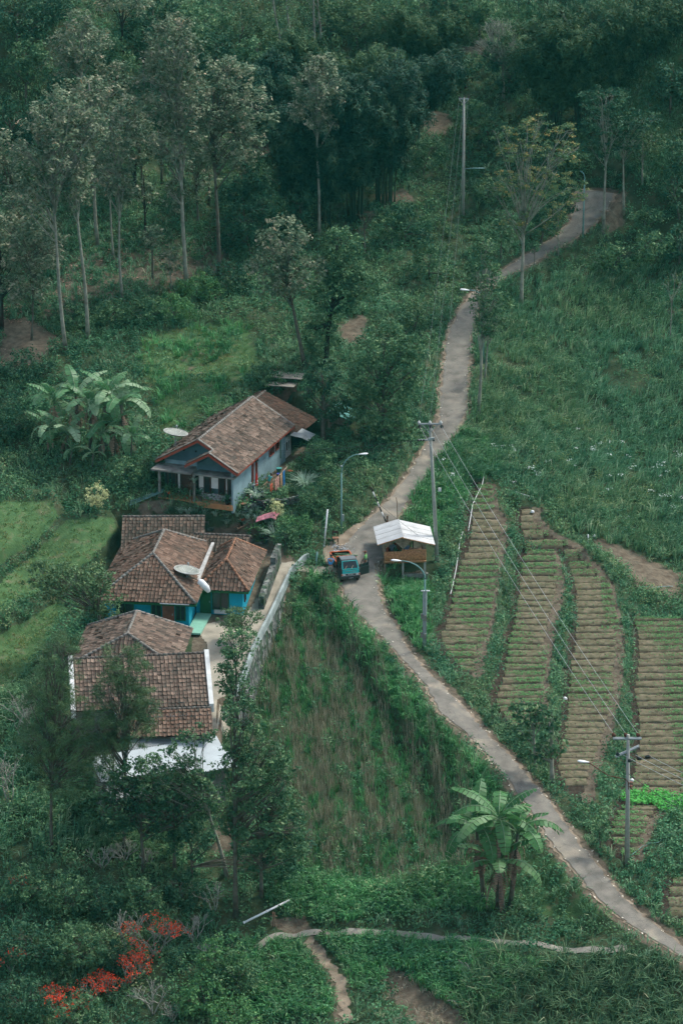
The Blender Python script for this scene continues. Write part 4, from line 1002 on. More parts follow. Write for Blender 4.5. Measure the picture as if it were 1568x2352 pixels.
# tall bare stems in front of the dark grove top
def stem(base, top, lab, bend=8):
    B = at(*base); hh = zof(B[1], top[1])-B[2]; dx = xof(top[0], B[1], B[2]+hh)-B[0]
    root = thing('bare_trunk_tree', lab, 'tree', B, group='pale bare stems at the top of the grove')
    mb = MB(); pts = [Vector((dx*t+math.sin(t*5)*.25, 0, hh*t)) for t in np.linspace(0, 1, 9)]
    mb.tube(pts, [.17*(1-.6*t) for t in np.linspace(0, 1, 9)], 6)
    for k in (4, 6, 7): limb(mb, pts[k], pts[k]+Vector((random.uniform(-1.5, 1.5), 0, random.uniform(1, 2.2))), .05, .015)
    link('trunk', tb_mesh(mb), M['bark_pale'], root)
    C = np.array([tuple(p+Vector((random.gauss(0, .8), random.gauss(0, .6), random.uniform(0, 1.5)))) for p in pts[5:] for _ in range(8)])
    V, Fc, r = leafq(C, 14, .4, .3, .3, drop=.8); link('crown', mesh_np('crown', V, Fc, r), M['leaf_olive'], root)
stem((645,190), (632,-20), 'leftmost pale bare stem above the bamboo grove')
stem((662,180), (664,-20), 'forked pale stem above the bamboo grove')
stem((708,150), (728,-20), 'brownish bare stem leaning right above the bamboo grove')
stem((728,140), (736,-20), 'straight bare stem at the right of the pale stems')

# ------------------------------------------------------------------ bananas
def banana_leaf(L, W, arch, torn):
    n = 13; V = []; Fc = []; r = []; rb_ = random.random()
    mid = [];
    for i in range(n+1):
        t = i/n; u = t*L; ang = arch*t**1.3
        mid.append((0, 0))
    x = z = 0; a0 = 1.05; pts = [(0., 0.)]
    for i in range(n):
        a = a0-(a0+arch)*(i/n)**.9; x += L/n*math.cos(a); z += L/n*math.sin(a); pts.append((x, z))
    for i in range(n):
        (x1, z1), (x2, z2) = pts[i], pts[i+1]
        def wd(t): return W*.5*max(.06, math.sin(math.pi*min(1, max(0, (t-.10)/.92)))**.55) if t > .1 else .03
        w1, w2 = wd(i/n), wd((i+1)/n)
        for sgn in (-1, 1):
            dr1 = random.uniform(.15, .45 if torn else .25)
            b = len(V); sh = random.uniform(-.04, .04)*torn
            V += [(x1+.012, 0, z1), (x2-.03*torn, 0, z2), (x2-.03*torn+sh, sgn*w2, z2-w2*dr1), (x1+.012+sh, sgn*w1, z1-w1*dr1)]
            Fc.append((b, b+1, b+2, b+3) if sgn < 0 else (b, b+3, b+2, b+1)); r.append(min(1, max(0, rb_+random.uniform(-.12, .12))))
    return V, Fc, r, pts
def banana(label, base, crown_py, lean_px, nl, Ll, group, dead=6, small=False, px_scale=1.):
    B = at(*base); hh = zof(B[1], crown_py)-B[2]; dx = xof(base[0]+lean_px, B[1], B[2]+hh)-B[0]
    root = thing('banana_plant', label, 'banana plant', B, group=group)
    mb = MB(); tp = Vector((dx, 0, hh))
    mb.tube([Vector((0, 0, -.2)), tp*.3, tp*.65, tp], [.17, .15, .13, .08] if not small else [.09, .08, .06, .04], 8)
    mb.build('stem', M['bark'], root)
    a0 = random.uniform(0, 6)
    for i in range(nl):
        V, Fc, r, pts = banana_leaf(Ll*random.uniform(.8, 1.15), Ll*.26, random.uniform(.0, .5) if i < 3 else random.uniform(.7, 1.5), 1.)
        az = a0+i*2.4+random.uniform(-.3, .3); up = random.uniform(-.55, .2) if i > 2 else random.uniform(.05, .35)
        Mx = Matrix.Translation(tp) @ Matrix.Rotation(az, 4, 'Z') @ Matrix.Rotation(-up, 4, 'Y')
        V = [tuple(Mx @ Vector(v)) for v in V]
        lf = link('leaf', mesh_np('leaf', np.array(V), np.array(Fc), np.array(r)), M['banana_leaf_pale' if group == GB else 'banana_leaf'], root)
        m2 = MB(); m2.tube([Mx @ Vector((p[0], 0, p[1]+.015)) for p in pts], [.035*(1-.8*k/len(pts)) for k in range(len(pts))], 4)
        m2.build('midrib', M['silver_blade_plain'], lf)
    if dead:
        Vs = []; Fs = []; rs = []; b = 0
        for i in range(dead):
            V, Fc, r, _ = banana_leaf(Ll*random.uniform(.4,.7), Ll*.09, random.uniform(0,.25), 1.)
            az = random.uniform(0, 6.28); zz = random.uniform(.7, .98)
            Mx = Matrix.Translation(tp*zz) @ Matrix.Rotation(az, 4, 'Z') @ Matrix.Rotation(1.75, 4, 'Y')
            Vs += [tuple(Mx @ Vector(v)) for v in V]; Fs += [tuple(q+b for q in f) for f in Fc]; rs += r; b = len(Vs)
        link('dead_leaves', mesh_np('dead_leaves', np.array(Vs), np.array(Fs), np.array(rs)), M['banana_dead'], root)
M['silver_blade_plain'] = plain('midrib', (.20,.30,.17), .5)
GB = 'banana plants left of the upper house'
for b, cp, ln, nl, lab in [((135,985), 885, -10, 7, 'banana plant farthest left with long drooping leaves'), ((182,1010), 872, -8, 8, 'tall banana plant second from the left of the clump'),
  ((208,1030), 888, 0, 7, 'banana plant in the centre of the left clump'), ((243,1035), 868, 6, 8, 'tallest banana plant with pale upright leaves'),
  ((288,1040), 892, -10, 8, 'banana plant at the right of the clump reaching over the meadow'), ((262,1045), 945, 0, 6, 'shorter banana plant low in the right of the clump'),
  ((160,1040), 960, -5, 6, 'shorter banana plant low in the left of the clump')]:
    banana(lab, b, cp+38, ln, nl+2, 3.3, GB, 8)
banana('young banana plant with wide pale leaves at the clump foot', (160,1065), 1035, 5, 5, 1.5, GB, 0, True)
banana('young banana plant with spreading leaves right of the clump foot', (212,1075), 1042, 2, 5, 1.5, GB, 0, True)
for b, cp, lab in [((110,1045),985,'low banana plant at the left foot of the clump'),((230,1060),1000,'low banana plant in front of the tallest one'),((300,1065),1005,'low banana plant at the right foot of the clump')]:
    banana(lab, b, cp, 3, 8, 2.3, GB, 3, True)
GC = 'banana plants beside the lane at lower right'
for b, cp, ln, nl, lab in [((1112,2072),1905,-18,9,'left banana plant of the lane-side clump with its leaves over the field'),((1143,2088),1885,2,10,'tallest banana plant in the middle of the lane-side clump'),
  ((1172,2080),1915,16,9,'right banana plant of the lane-side clump, leaves reaching the lane'),((1155,2097),1985,-12,8,'short banana plant in front of the lane-side clump')]:
    banana(lab, b, cp, ln, nl, 3.5, GC, 12)

# ------------------------------------------------------------------ bare pale shrubs and flame flowers, lower left
def bare(base, hpx, wpx, label, mat='bark_bare', lv=3, k0=4, group='leafless pale shrubs at lower left', leafy=None, name='bare_shrub'):
    B = at(*base); s = F/depth_of(B[1], B[2]); hh = hpx/s/.9; ww = wpx/s/2
    root = thing(name, label, 'shrub', B, group=group); mb = MB(); ends = []
    def grow(p, d, L, r, lev):
        q = p+d*L; pts = limb(mb, p, q, r, r*.65, n=3, k=5)
        if lev == 0: ends.append(tuple(q)); return
        for _ in range(random.choice((2, 3, 3))):
            nd = (d+Vector((random.gauss(0, .55), random.gauss(0, .55), random.uniform(-.1, .35)))).normalized()
            grow(q, nd, L*random.uniform(.6, .8), r*.62, lev-1)
    for i in range(k0):
        a = i*6.28/k0+random.uniform(-.4, .4)
        grow(Vector((0, 0, -.1)), Vector((math.cos(a)*ww/hh*1.1, math.sin(a)*ww/hh*.8, 1)).normalized(), hh*.38, .055, lv)
    link('branches', tb_mesh(mb), M[mat], root)
    if leafy:
        V, Fc, r = leafq(np.array(ends), max(3, int(leafy[1]*.6)), leafy[2], leafy[3], .6); link(leafy[4], mesh_np(leafy[4], V, Fc, r), M[leafy[0]], root)['kind'] = 'stuff'
    return root
for b, h_, w_, lab in [((235,1995),55,100,'wide leafless pale shrub in front of the dark trees'),((285,1985),60,50,'upright leafless shrub right of the wide one'),
   ((490,2100),75,50,'bright leafless shrub beside the tall tree trunk'),((445,2170),70,60,'leafless pale shrub left of the path'),((295,2190),100,80,'grey drooping leafless shrub behind the red flowers'),
   ((380,2165),55,90,'leafless shrub with silvery twigs above the red flowers'),((352,2330),80,70,'pale leafless shrub below the red flowers'),((480,2200),40,50,'low leafless shrub on the grass by the path'),
   ((340,1990),45,45,'small pale leafless shrub among the dark trees'),((20,1850),120,60,'tall grey leafless shrub at the left edge'),((60,1720),130,90,'thin leafless grey tree in the long grass at left'),((395,2345),50,60,'pale leafless branchy shrub near the bottom edge')]:
    bare(b, h_, w_, lab)
for b, h_, w_, lab, n in [((325,2225),60,60,'thin flame shrub with a few blossoms at the middle of the red diagonal',5),((205,2310),60,70,'thin flame shrub between the two lower red clusters',5),((120,2300),40,60,'thin flame shrub at the lower end of the red diagonal',4),((355,2200),95,110,'flame tree shrub with the largest cluster of red blossom',12),((300,2260),60,70,'flame shrub with scattered red blossom below the largest cluster',9),
   ((250,2290),60,90,'low flame shrub with red blossom left of the pale shrub',11),((150,2350),70,90,'flame shrub with red blossom near the bottom left corner',10),((25,2230),50,50,'small red-flowered shrub at the left edge',5),((60,2060),50,70,'small shrub with a few red flowers in the dark bushes',4)]:
    bare(b, h_, w_, lab, 'bark_pale', 3, 4, 'red-flowered shrubs at lower left', ('leaf_flame', n, .27, .12, 'flowers'), 'flame_shrub')
for i, (bx, by, lx, ly, rx, ry, lf, lab) in enumerate([
 (60,2080,50,2030,60,40,'leaf_mid','leafy shrub at the left edge below the tall slender trunk'),(150,2100,150,2050,60,45,'leaf_mid','leafy shrub left of the pale leafless shrubs'),
 (230,2110,230,2070,50,40,'leaf_dark','dark leafy shrub under the pale leafless shrub'),(330,2110,320,2060,55,40,'leaf_mid','leafy shrub in the middle of the lower left thicket'),
 (60,2230,60,2170,75,50,'leaf_dark','dark shrub at the left edge above the bottom corner'),(190,2230,180,2170,70,50,'leaf_mid','leafy shrub in front of the thicket'),
 (60,2345,50,2290,70,50,'leaf_dark','dark shrub in the bottom left corner'),(180,2390,180,2330,70,45,'leaf_mid','leafy shrub at the bottom edge below the red flowers'),
 (500,2260,510,2200,60,60,'leaf_bright','bright leafy bush left of the path'),(560,2290,540,2240,60,60,'leaf_mid','dense leafy bush on the left of the grassy path'),
 (470,2340,470,2290,60,50,'leaf_bright','large-leaved bright bush near the bottom edge'),(540,2400,540,2330,60,40,'leaf_bright','bright leafy bush at the bottom edge'),
 (420,2080,420,2040,50,40,'leaf_dark','dark shrub right of the lower left thicket'),(270,2240,270,2200,35,40,'leaf_dark','dark shrub beneath the red blossom'),(400,2240,405,2210,18,40,'leaf_dark','dark narrow shrub beside the red blossom')]):
    T('leafy_shrub', lab, 'shrub', (bx, by), (lx, ly+10), [(lx, ly, rx, ry), (lx+rx*.55, ly+ry*.4, rx*.6, ry*.6), (lx-rx*.6, ly+ry*.3, rx*.5, ry*.5)], lf, dens=32, size=.19, clump=.34, rad=.06, targets=6, group='leafy shrubs of the lower left thicket', limb0=.2)
# thicket under the trees of the left middle
for i, (bx, by, lx, ly, rx, ry, lf, lab) in enumerate([
 (180,750,175,725,60,30,'leaf_mid','shrub at the base of the leftmost tall trunks'),(260,745,260,715,50,30,'leaf_mid','shrub between the trunks and the meadow'),
 (330,740,335,710,50,30,'leaf_mid','shrub left of the meadow top'),(400,740,400,705,50,32,'leaf_bright','brighter green shrub above the meadow'),
 (450,690,455,655,50,30,'leaf_bright','green shrub above the right of the meadow'),(520,670,520,640,55,35,'leaf_dark','dark shrub at the foot of the dark-trunked tree'),
 (30,1010,25,970,50,50,'leaf_dark','dark shrub left of the banana plants'),(330,1090,335,1060,45,35,'leaf_mid','round shrub left of the upper house porch'),
 (375,1100,370,1070,35,35,'leaf_dark','dark shrub touching the upper house porch'),(290,1120,290,1090,40,35,'leaf_mid','loose shrub left of the porch shrubs'),
 (60,880,60,840,60,40,'leaf_dark','dark shrub above the banana plants'),(40,950,30,930,50,40,'leaf_dark','dark shrub at the left edge beside the bananas')]):
    T('leafy_shrub', lab, 'shrub', (bx, by), (lx, ly+10), [(lx, ly, rx, ry), (lx+rx*.55, ly+ry*.4, rx*.6, ry*.6), (lx-rx*.6, ly+ry*.3, rx*.5, ry*.5)], lf, dens=32, size=.2, clump=.36, rad=.06, targets=5, group='leafy shrubs of the middle left slope', limb0=.2)
for bx, by, rx, ry, lab in [(632,905,34,26,'dense bush in front of the slab-roofed shed'),(600,890,34,28,'bush at the meadow edge beside the shed'),(690,1000,26,22,'bush beside the far end of the upper house')]:
    T('leafy_shrub', lab, 'shrub', (bx, by), (bx, by-10), [(bx, by-ry, rx, ry)], 'leaf_mid', dens=40, size=.18, clump=.3, rad=.05, targets=5, group='bushes around the sheds', limb0=.2)
T('cream_shrub', 'pale cream-leaved shrub at the edge of the lawns', 'shrub', (222,1172), (222,1140), [(222,1135,26,28),(212,1155,18,18)], 'leaf_cream', dens=34, size=.2, clump=.28, rad=.06)
T('cream_shrub', 'small yellow-leaved shrub below the house yard', 'shrub', (637,1195), (637,1170), [(637,1165,18,18)], 'leaf_cream', dens=34, size=.12, clump=.2, rad=.04)
for i, (bx, by, rx, ry, lab) in enumerate([(600,1240,36,24,'round green bush behind the right wing roof'),(655,1255,30,26,'green bush on the bank above the driveway'),(690,1240,34,30,'green bush on the bank left of the white pipe'),
   (720,1180,36,34,'green bush on the bank below the clothesline'),(660,1225,30,22,'small green bush above the driveway bend'),(755,1130,34,40,'dense bush between the house yard and the street lamp'),(735,1075,34,30,'bush beside the end of the house yard')]):
    T('leafy_shrub', lab, 'shrub', (bx, by), (bx, by-10), [(bx, by-ry, rx, ry)], 'leaf_mid' if i % 2 else 'leaf_bright', dens=34, size=.16, clump=.28, rad=.05, targets=5, group='bushes on the bank below the upper house', limb0=.2)
# silver bladed plants in the rock garden
def blade_plant(base, hm, label, mat, n=60, w=.07, cat='plant', group=None, name='spiky_plant'):
    B = at(*base); root = thing(name, label, cat, B, group=group)
    V, Fc, r = blades(np.array([[0, 0, 0.]]), n, hm, w, curve=.9, spread=.15, hv=.1); link('leaves', mesh_np('leaves', V, Fc, r), M[mat], root)
    return root
RG = 'silvery bladed plants in the rock garden'
for i, (px, py) in enumerate([(415,1178),(432,1180),(450,1178),(470,1182),(495,1185),(520,1188),(545,1186),(568,1190),(590,1196),(612,1200),(630,1210),(560,1205),(520,1203),(645,1190),(590,1172),(600,1182),(575,1178)]):
    blade_plant((px, py), .55, 'silvery bladed plant in the row below the upper house', 'silver_blade', group=RG)
# ------------------------------------------------------------------ buildings
def tiles(parent, P0, U, V, poly, mat, w=.27, h=.34, name='tiles', under=True):
    """real roof tiles laid on the plane P0 + u*U + v*V inside the 2D polygon"""
    P0 = np.array(P0, float); U = np.array(U, float); V = np.array(V, float); U /= np.linalg.norm(U); V /= np.linalg.norm(V); Nn = np.cross(U, V)
    xs = [p[0] for p in poly]; ys = [p[1] for p in poly]
    gu = np.arange(min(xs), max(xs), w); gv = np.arange(min(ys)-.02, max(ys), h)
    A, B = np.meshgrid(gu, gv, indexing='ij'); A = A.ravel(); B = B.ravel()
    k = inpoly(A+w/2, B+h*.45, poly); A, B = A[k], B[k]; n = len(A)
    A = A+rng.normal(0, .008, n); B = B+rng.normal(0, .014, n); tw = rng.normal(0, .012, n)
    prof = [(0, .035), (.28, -.005), (.62, -.005), (.82, .03), (1.0, .045)]
    m = len(prof); Vt = np.zeros((n, 2*m, 3))
    for q, (a, z) in enumerate(prof):
        lift = .06+tw*(a-.5)*2+rng.normal(0, .004, n)
        for e, (vv, zz) in enumerate(((-.03, .065), (h+.01, .0))):
            u_ = A+a*w*.86; v_ = B+vv+tw*(a-.5)
            Vt[:, e*m+q] = P0+u_[:, None]*U+v_[:, None]*V+(z+zz+lift*1.0-.03)[:, None]*Nn
    b = np.arange(n)[:, None]*2*m
    Fc = np.concatenate([b+np.array([q, q+1, m+q+1, m+q]) for q in range(m-1)])
    r = np.clip(rng.beta(2, 2, n)*.8+.3*(fbm(A, B, 1.5, 2)-.35), 0, 1)
    o = link(name, mesh_np(name, Vt, Fc, np.tile(r, m-1)), M[mat], parent)
    if under:
        mb = MB(); pts = [P0+p[0]*U+p[1]*V+Nn*.005 for p in poly]; mb.prism(pts, None, tuple(-Nn*.07)); mb.build('batten', M['tile_under'], o)
    return o
def cap(parent, a, b, mat='cap', r=.11, name='ridge_cap'):
    mb = MB(); a = Vector(a); b = Vector(b); L = (b-a).length; n = max(2, int(L/.32))
    for i in range(n):
        p = a.lerp(b, i/n); q = a.lerp(b, (i+1.12)/n); mb.tube([p+Vector((0, 0, .035)), q+Vector((0, 0, .02))], [r, r*.86], 7)
    return mb.build(name, M[mat], parent)
def wall(parent, mat, *boxes, name='wall'):
    mb = MB()
    for x0, x1, y0, y1, z0, z1 in boxes: mb.box(((x0+x1)/2, (y0+y1)/2, (z0+z1)/2), (x1-x0, y1-y0, z1-z0))
    return mb.build(name, M[mat], parent)
def window(parent, c, w, h, axis='x', frame='redwood', name='window', div=1, t=.07):
    mb = MB(); x, y, z = c
    def bx(u0, u1, v0, v1, d, th):
        cc = ((u0+u1)/2, (v0+v1)/2)
        if axis == 'x': mb.box((x+cc[0], y+d, z+cc[1]), (u1-u0, th, v1-v0))
        else: mb.box((x+d, y+cc[0], z+cc[1]), (th, u1-u0, v1-v0))
    bx(-w/2, w/2, h/2-t, h/2, 0, .1); bx(-w/2, w/2, -h/2, -h/2+t, 0, .1); bx(-w/2, -w/2+t, -h/2+t, h/2-t, 0, .1); bx(w/2-t, w/2, -h/2+t, h/2-t, 0, .1)
    for k in range(1, div):
        u = -w/2+k*w/div; bx(u-.025, u+.025, -h/2+t, h/2-t, .003, .09)
    o = mb.build(name, M[frame], parent)
    mb = MB(); bx(-w/2+t, w/2-t, -h/2+t, h/2-t, .0, .03); mb.build('pane', M['glass'], o)
    return o
def hip(parent, x0, x1, y0, y1, z, pk0, pk1, mat, capm='cap', fascia=None):
    """hip roof: eaves rectangle, front peak pk0 and back peak pk1 (x,y,z)"""
    c = [Vector((x0, y0, z)), Vector((x1, y0, z)), Vector((x1, y1, z)), Vector((x0, y1, z))]; a, b = Vector(pk0), Vector(pk1)
    def face(p, q, *tops):
        U = (q-p).normalized(); T_ = tops[0]-p; V = (T_-U*T_.dot(U)).normalized()
        poly = [(0, 0), ((q-p).length, 0)]+[((t-p).dot(U), (t-p).dot(V)) for t in tops]
        return tiles(parent, p, U, V, poly, mat, name='roof_tiles')
    face(c[0], c[1], a); face(c[1], c[2], b, a); face(c[2], c[3], b); face(c[3], c[0], a, b)
    for p, q in ((a, b), (c[0], a), (c[1], a), (c[2], b), (c[3], b)):
        if (p-q).length > .2: cap(parent, p+Vector((0, 0, .04)), q+Vector((0, 0, .04)), capm)
    if fascia:
        mb = MB()
        for i in range(4):
            p, q = c[i], c[(i+1) % 4]; mb.bar(p-Vector((0, 0, .12)), q-Vector((0, 0, .12)), .05, .16)
        mb.build('fascia', M[fascia], parent)

# ---- upper house
A0 = atz(400, 1158, 2.62); A1 = atz(541, 1170, 2.62)
uo = atz(541, 1158, 2.62); ang = R(-19.5); W_, D_ = 6.1, 10.8
org = np.array([uo[0]-W_*math.cos(ang), uo[1]-W_*math.sin(ang), 2.62])
uh = thing('village_house', 'blue-grey plastered house with a long gabled tile roof and a tiled porch', 'house', org, ang)
def uw(x, y, z=0):
    c, s_ = math.cos(ang), math.sin(ang); return np.array([org[0]+x*c-y*s_, org[1]+x*s_+y*c, org[2]+z])
EH = 2.75; tp_ = math.tan(R(30)); ox = .48; AX = W_/2; AZ = EH+(AX+ox)*tp_-.02; ze = EH-.02
wall(uh, 'bluegrey', (0,W_,.75,D_,-.6,EH-.05))
for y in (.80, D_-.25):
    mb = MB(); mb.prism([(0, y, EH-.05), (W_, y, EH-.05), (AX, y, EH+AX*tp_-.05)], None, (0, .2, 0)); mb.build('gable_wall', M['bluegrey_shaded'], uh)
mb = MB(); mb.prism([(2.9, .2, EH-.35), (6.1, .2, EH-.35), (6.1, .2, EH), (4.35, .2, EH+.95), (2.9, .2, EH+.1)], None, (0, .18, 0)); mb.build('gable_wall', M['bluegrey_shaded'], uh)
wall(uh, 'bluegrey', (5.95,6.1,-.45,.75,-.6,EH-.05), (2.85,3.0,.25,.75,2.3,EH-.1), name='side_wall')
# bay wall with cream panels and stone cladding
wall(uh, 'white', (3.05,3.45,.18,.3,1.0,2.3), (4.05,4.65,.18,.3,1.0,2.3), (5.25,5.95,.18,.3,1.0,2.3), name='cream_panel')
mst = plain('stone_cladding', (.26,.27,.27), .8, .2, .9, 6)
o = wall(uh, 'white', (3.05,3.45,.16,.3,.06,1.0), (3.45,5.3,.16,.3,.06,.55), (5.25,5.95,.16,.3,.06,1.0), name='stone_cladding'); o.data.materials[0] = mst
window(uh, (3.75,.15,1.42), .58, 1.75, 'x', 'darkwood'); window(uh, (4.95,.15,1.42), .58, 1.75, 'x', 'darkwood'); window(uh, (5.6,.12,1.42), .4, 1.75, 'x', 'darkwood')
# porch
wall(uh, 'floor_orange', (-.1,6.05,-.62,.76,-.35,.05), name='porch_floor')
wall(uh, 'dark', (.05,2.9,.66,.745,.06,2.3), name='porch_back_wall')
mb = MB(); mb.box((1.9,.63,1.1), (.95,.06,2.05)); d = mb.build('door', M['darkwood'], uh)
mb = MB(); mb.lathe([(.02,0),(.035,.03),(.02,.06)], 8, (2.25,.57,1.05)); mb.build('handle', M['metal'], d)
window(uh, (.65,.62,1.3), .7, 1.5, 'x', 'darkwood', div=2)
wall(uh, 'white', (1.15,1.3,.60,.67,.1,2.2), name='door_post')
for x in (0, 2.85):
    mb = MB(); mb.box((x+.08, -.5, 1.12), (.17,.17,2.3)); mb.box((x+.08, -.5, .12), (.23,.23,.2)); mb.build('porch_post', M['slab'], uh)
mb = MB(); mb.box((1.25,-.15,2.36), (3.3,1.75,.12)); mb.build('canopy_slab', M['slab'], uh)
mb = MB(); mb.box((4.62,-.12,2.28), (3.35,1.25,.12)); mb.build('canopy_slab', M['slab'], uh)
# roof
Lr = D_+.75; c30, s30 = math.cos(R(30)), math.sin(R(30)); SL = (AX+ox)/c30
mini = (W_+ox-4.25)/c30
tiles(uh, (W_+ox, 0, ze), (0,1,0), (-c30,0,s30), [(-.75,0),(Lr,0),(Lr,SL),(.1,SL),(.1,mini),(-.75,mini)], 'tile_grey', name='roof_tiles')
tiles(uh, (-ox, 0, ze), (0,-1,0), (c30,0,s30), [(-Lr,0),(-.1,0),(-.1,SL),(-Lr,SL)], 'tile_grey', name='roof_tiles')
zm = ze+mini*s30
tiles(uh, (2.3, 0, zm-1.95*tp_), (0,-1,0), (c30,0,s30), [(-.12,0),(.75,0),(.75,1.95/c30),(-.12,1.95/c30)], 'tile_grey', name='roof_tiles', h=.28)
cap(uh, (AX, .05, AZ), (AX, Lr, AZ)); cap(uh, (4.25, -.75, zm), (4.25, .15, zm))
mb = MB()
def rake(a, b, hh=.2):
    a = Vector(a); b = Vector(b); mb.prism([a-Vector((0,0,hh)), b-Vector((0,0,hh)), b+Vector((0,0,.02)), a+Vector((0,0,.02))], None, (0, .05, 0))
rake((-ox, .03, ze), (AX, .03, AZ)); rake((AX, .03, AZ), (4.3, .03, zm)); rake((4.25, -.82, zm), (W_+ox, -.82, ze)); rake((2.3, -.82, zm-1.95*tp_), (4.25, -.82, zm))
rake((AX, Lr+.02, AZ), (W_+ox, Lr+.02, ze))
mb.prism([(W_+ox, -.75, ze-.14), (W_+ox+.05, -.75, ze-.14), (W_+ox+.05, -.75, ze+.03), (W_+ox, -.75, ze+.03)], None, (0, Lr+.75, 0))
mb.build('fascia', M['redwood'], uh)
mb = MB()
def strip(a, b, y0):
    mb = MB(); a = Vector(a); b = Vector(b); mb.prism([a+Vector((0,y0,.07)), b+Vector((0,y0,.07)), b+Vector((0,y0,.12)), a+Vector((0,y0,.12))], None, (0, .2, 0)); mb.build('verge_strip', M['cap'], uh)
strip((-ox, 0, ze), (AX, 0, AZ), .02); strip((AX, 0, AZ), (4.25, 0, zm), .02); strip((4.25, 0, zm), (W_+ox, 0, ze), -.8); strip((2.3, 0, zm-1.95*tp_), (4.25, 0, zm), -.8); strip((AX, 0, AZ), (W_+ox, 0, ze), Lr-.18)
window(uh, (W_+.02, 3.55, 1.55), .38, 1.85, 'y', 'redwood'); window(uh, (W_+.02, 4.35, 1.55), .38, 1.85, 'y', 'redwood')
mb = MB(); mb.box((W_+.14, 4.0, 2.3), (.25,.5,.3)); mb.build('vent_box', M['dark'], uh)
window(uh, (W_+.06, 7.6, 1.9), 1.0, .8, 'y', 'redwood', div=2); window(uh, (W_+.06, 8.8, 1.9), .7, .7, 'y', 'redwood')
mb = MB()
for k in range(2):
    mb.box((1.6+k*1.0, .77, EH+.85), (.14,.04,.14))
mb.build('gable_vent', M['dark'], uh)
mb = MB(); mb.box((W_+.04, 9.6, 1.4), (.05,.06,1.6)); mb.build('drain_pipe', M['greenwood'], uh)
NOV.append([tuple(uw(*p)[:2]) for p in ((-.3,-.8),(W_+.3,-.8),(W_+.3,D_+.3),(-.3,D_+.3))])

# ---- rear annex and sheds behind the upper house
ax = uw(0.6, D_+.9)
an = thing('tiled_annex', 'dark red tiled outbuilding behind the blue-grey house', 'outbuilding', (ax[0], ax[1], 2.7), ang)
wall(an, 'dark', (0,5.2,0,4.2,-.5,2.0)); mb = MB(); mb.prism([(0,.0,2),(5.2,.0,2),(1.6,0,3.4)], None, (0,4.2,0)); mb.build('gable_wall', M['dark'], an)
pr = math.atan2(1.75, 4.2); cr, sr = math.cos(pr), math.sin(pr); l2 = math.hypot(4.2, 1.75)
tiles(an, (6.2, -.35, 1.75), (0,1,0), (-cr,0,sr), [(0,0),(4.9,0),(4.9,l2+.35),(0,l2+.35)], 'tile_red', name='roof_tiles')
tiles(an, (-.2, 4.55, 2.7), (0,-1,0), (.87,0,.5), [(0,0),(4.9,0),(4.9,1.9),(0,1.9)], 'tile_old', name='roof_tiles')
cap(an, (1.68, -.4, 3.66), (1.68, 4.6, 3.66), 'cap_dark')
mb = MB(); mb.box((6.6,.6,1.75), (1.2,1.7,.04), M=Matrix.Rotation(.32, 3, 'Y')); mb.box((6.4,-.5,2.05), (1.0,.9,.04), M=Matrix.Rotation(.1, 3, 'Y')); mb.build('metal_awning', M['metal'], an)
wall(an, 'white', (5.3,5.4,-1.2,.6,.0,1.7), name='side_panel'); window(an, (5.45,-.5,1.0), 1.3,.9,'y','white',div=3)
NOV.append([tuple(uw(*p)[:2]) for p in ((0,D_+.4),(7.4,D_+.4),(7,D_+5.4),(0,D_+5.4))])
g1 = P3(665, 862, ax[1]+6.5)
sh = thing('sheet_roof_shed', 'low shed with a weathered grey slab roof behind the red tiled outbuilding', 'shed', (g1.x, g1.y, g1.z-1.9), R(-14))
mb = MB(); mb.box((0,0,1.9), (2.6,2.6,.06), M=Matrix.Rotation(-.12, 3, 'X')); mb.box((-.2,-1.7,1.65), (2.3,1.3,.06), M=Matrix.Rotation(-.05, 3, 'X')); mb.build('roof', plain('weathered_sheet', (.30,.27,.22), .9, .1, .35, 2), sh)
wall(sh, 'timber', (-1.0,1.0,-1.5,1.0,-1,1.5))
g2 = P3(790, 945, ax[1]+1.0)
sh = thing('sheet_roof_shed', 'bamboo shed with a turquoise sheet roof half hidden by trees', 'shed', (g2.x, g2.y, g2.z-2.0), R(-25))
mb = MB(); mb.box((0,0,2.0), (2.2,2.4,.05), M=Matrix.Rotation(.25, 3, 'Y')); mb.build('roof', plain('turquoise_sheet', (.08,.26,.24), .6, .3, .2, 2), sh)
mb = MB()
for k in range(16): mb.tube([(-.9+k*.115, -1.0, -.6), (-.9+k*.115, -1.0, 1.8)], .045, 5)
mb.build('bamboo_wall', M['bamboo_grey'], sh); wall(sh, 'dark', (-.8,.8,-.9,.9,-.5,1.6))

# ---- lower compound
def local_thing(name, label, cat, px, py, z, rz, group=None):
    p = atz(px, py, z); return thing(name, label, cat, p, rz, group), p
# turquoise house: local origin at the front-right eave corner, seen at (449,1388)
GZ = -2.05
O_ = atz(449, 1388, 1.0); mh = thing('hip_roof_house', 'turquoise house with a brown hipped tile roof and a satellite dish', 'house', O_, R(-6.5)); mo = O_
wall(mh, 'turq', (-6.7,-.6,.65,10.6,GZ-.6,-.02))
window(mh, (-1.2,.61,-.95), .75,1.2,'x','greenwood',div=2); window(mh, (-2.95,.61,-.95), .75,1.2,'x','greenwood',div=2); window(mh, (-5.2,.61,-.95), 1.3,1.2,'x','greenwood',div=2)
mb = MB(); mb.box((-2.07,.61,-1.1), (.85,.08,1.9)); d = mb.build('door', plain('door_brown', (.20,.075,.045), .7), mh); mb = MB(); mb.box((-1.77,.55,-1.1), (.05,.05,.16)); mb.build('handle', M['metal'], d)
hip(mh, -7.3, 0, 0, 11.6, 0, (-3.65,3.65,2.28), (-3.65,8.3,2.35), 'tile_warm', 'cap', 'greenwood')
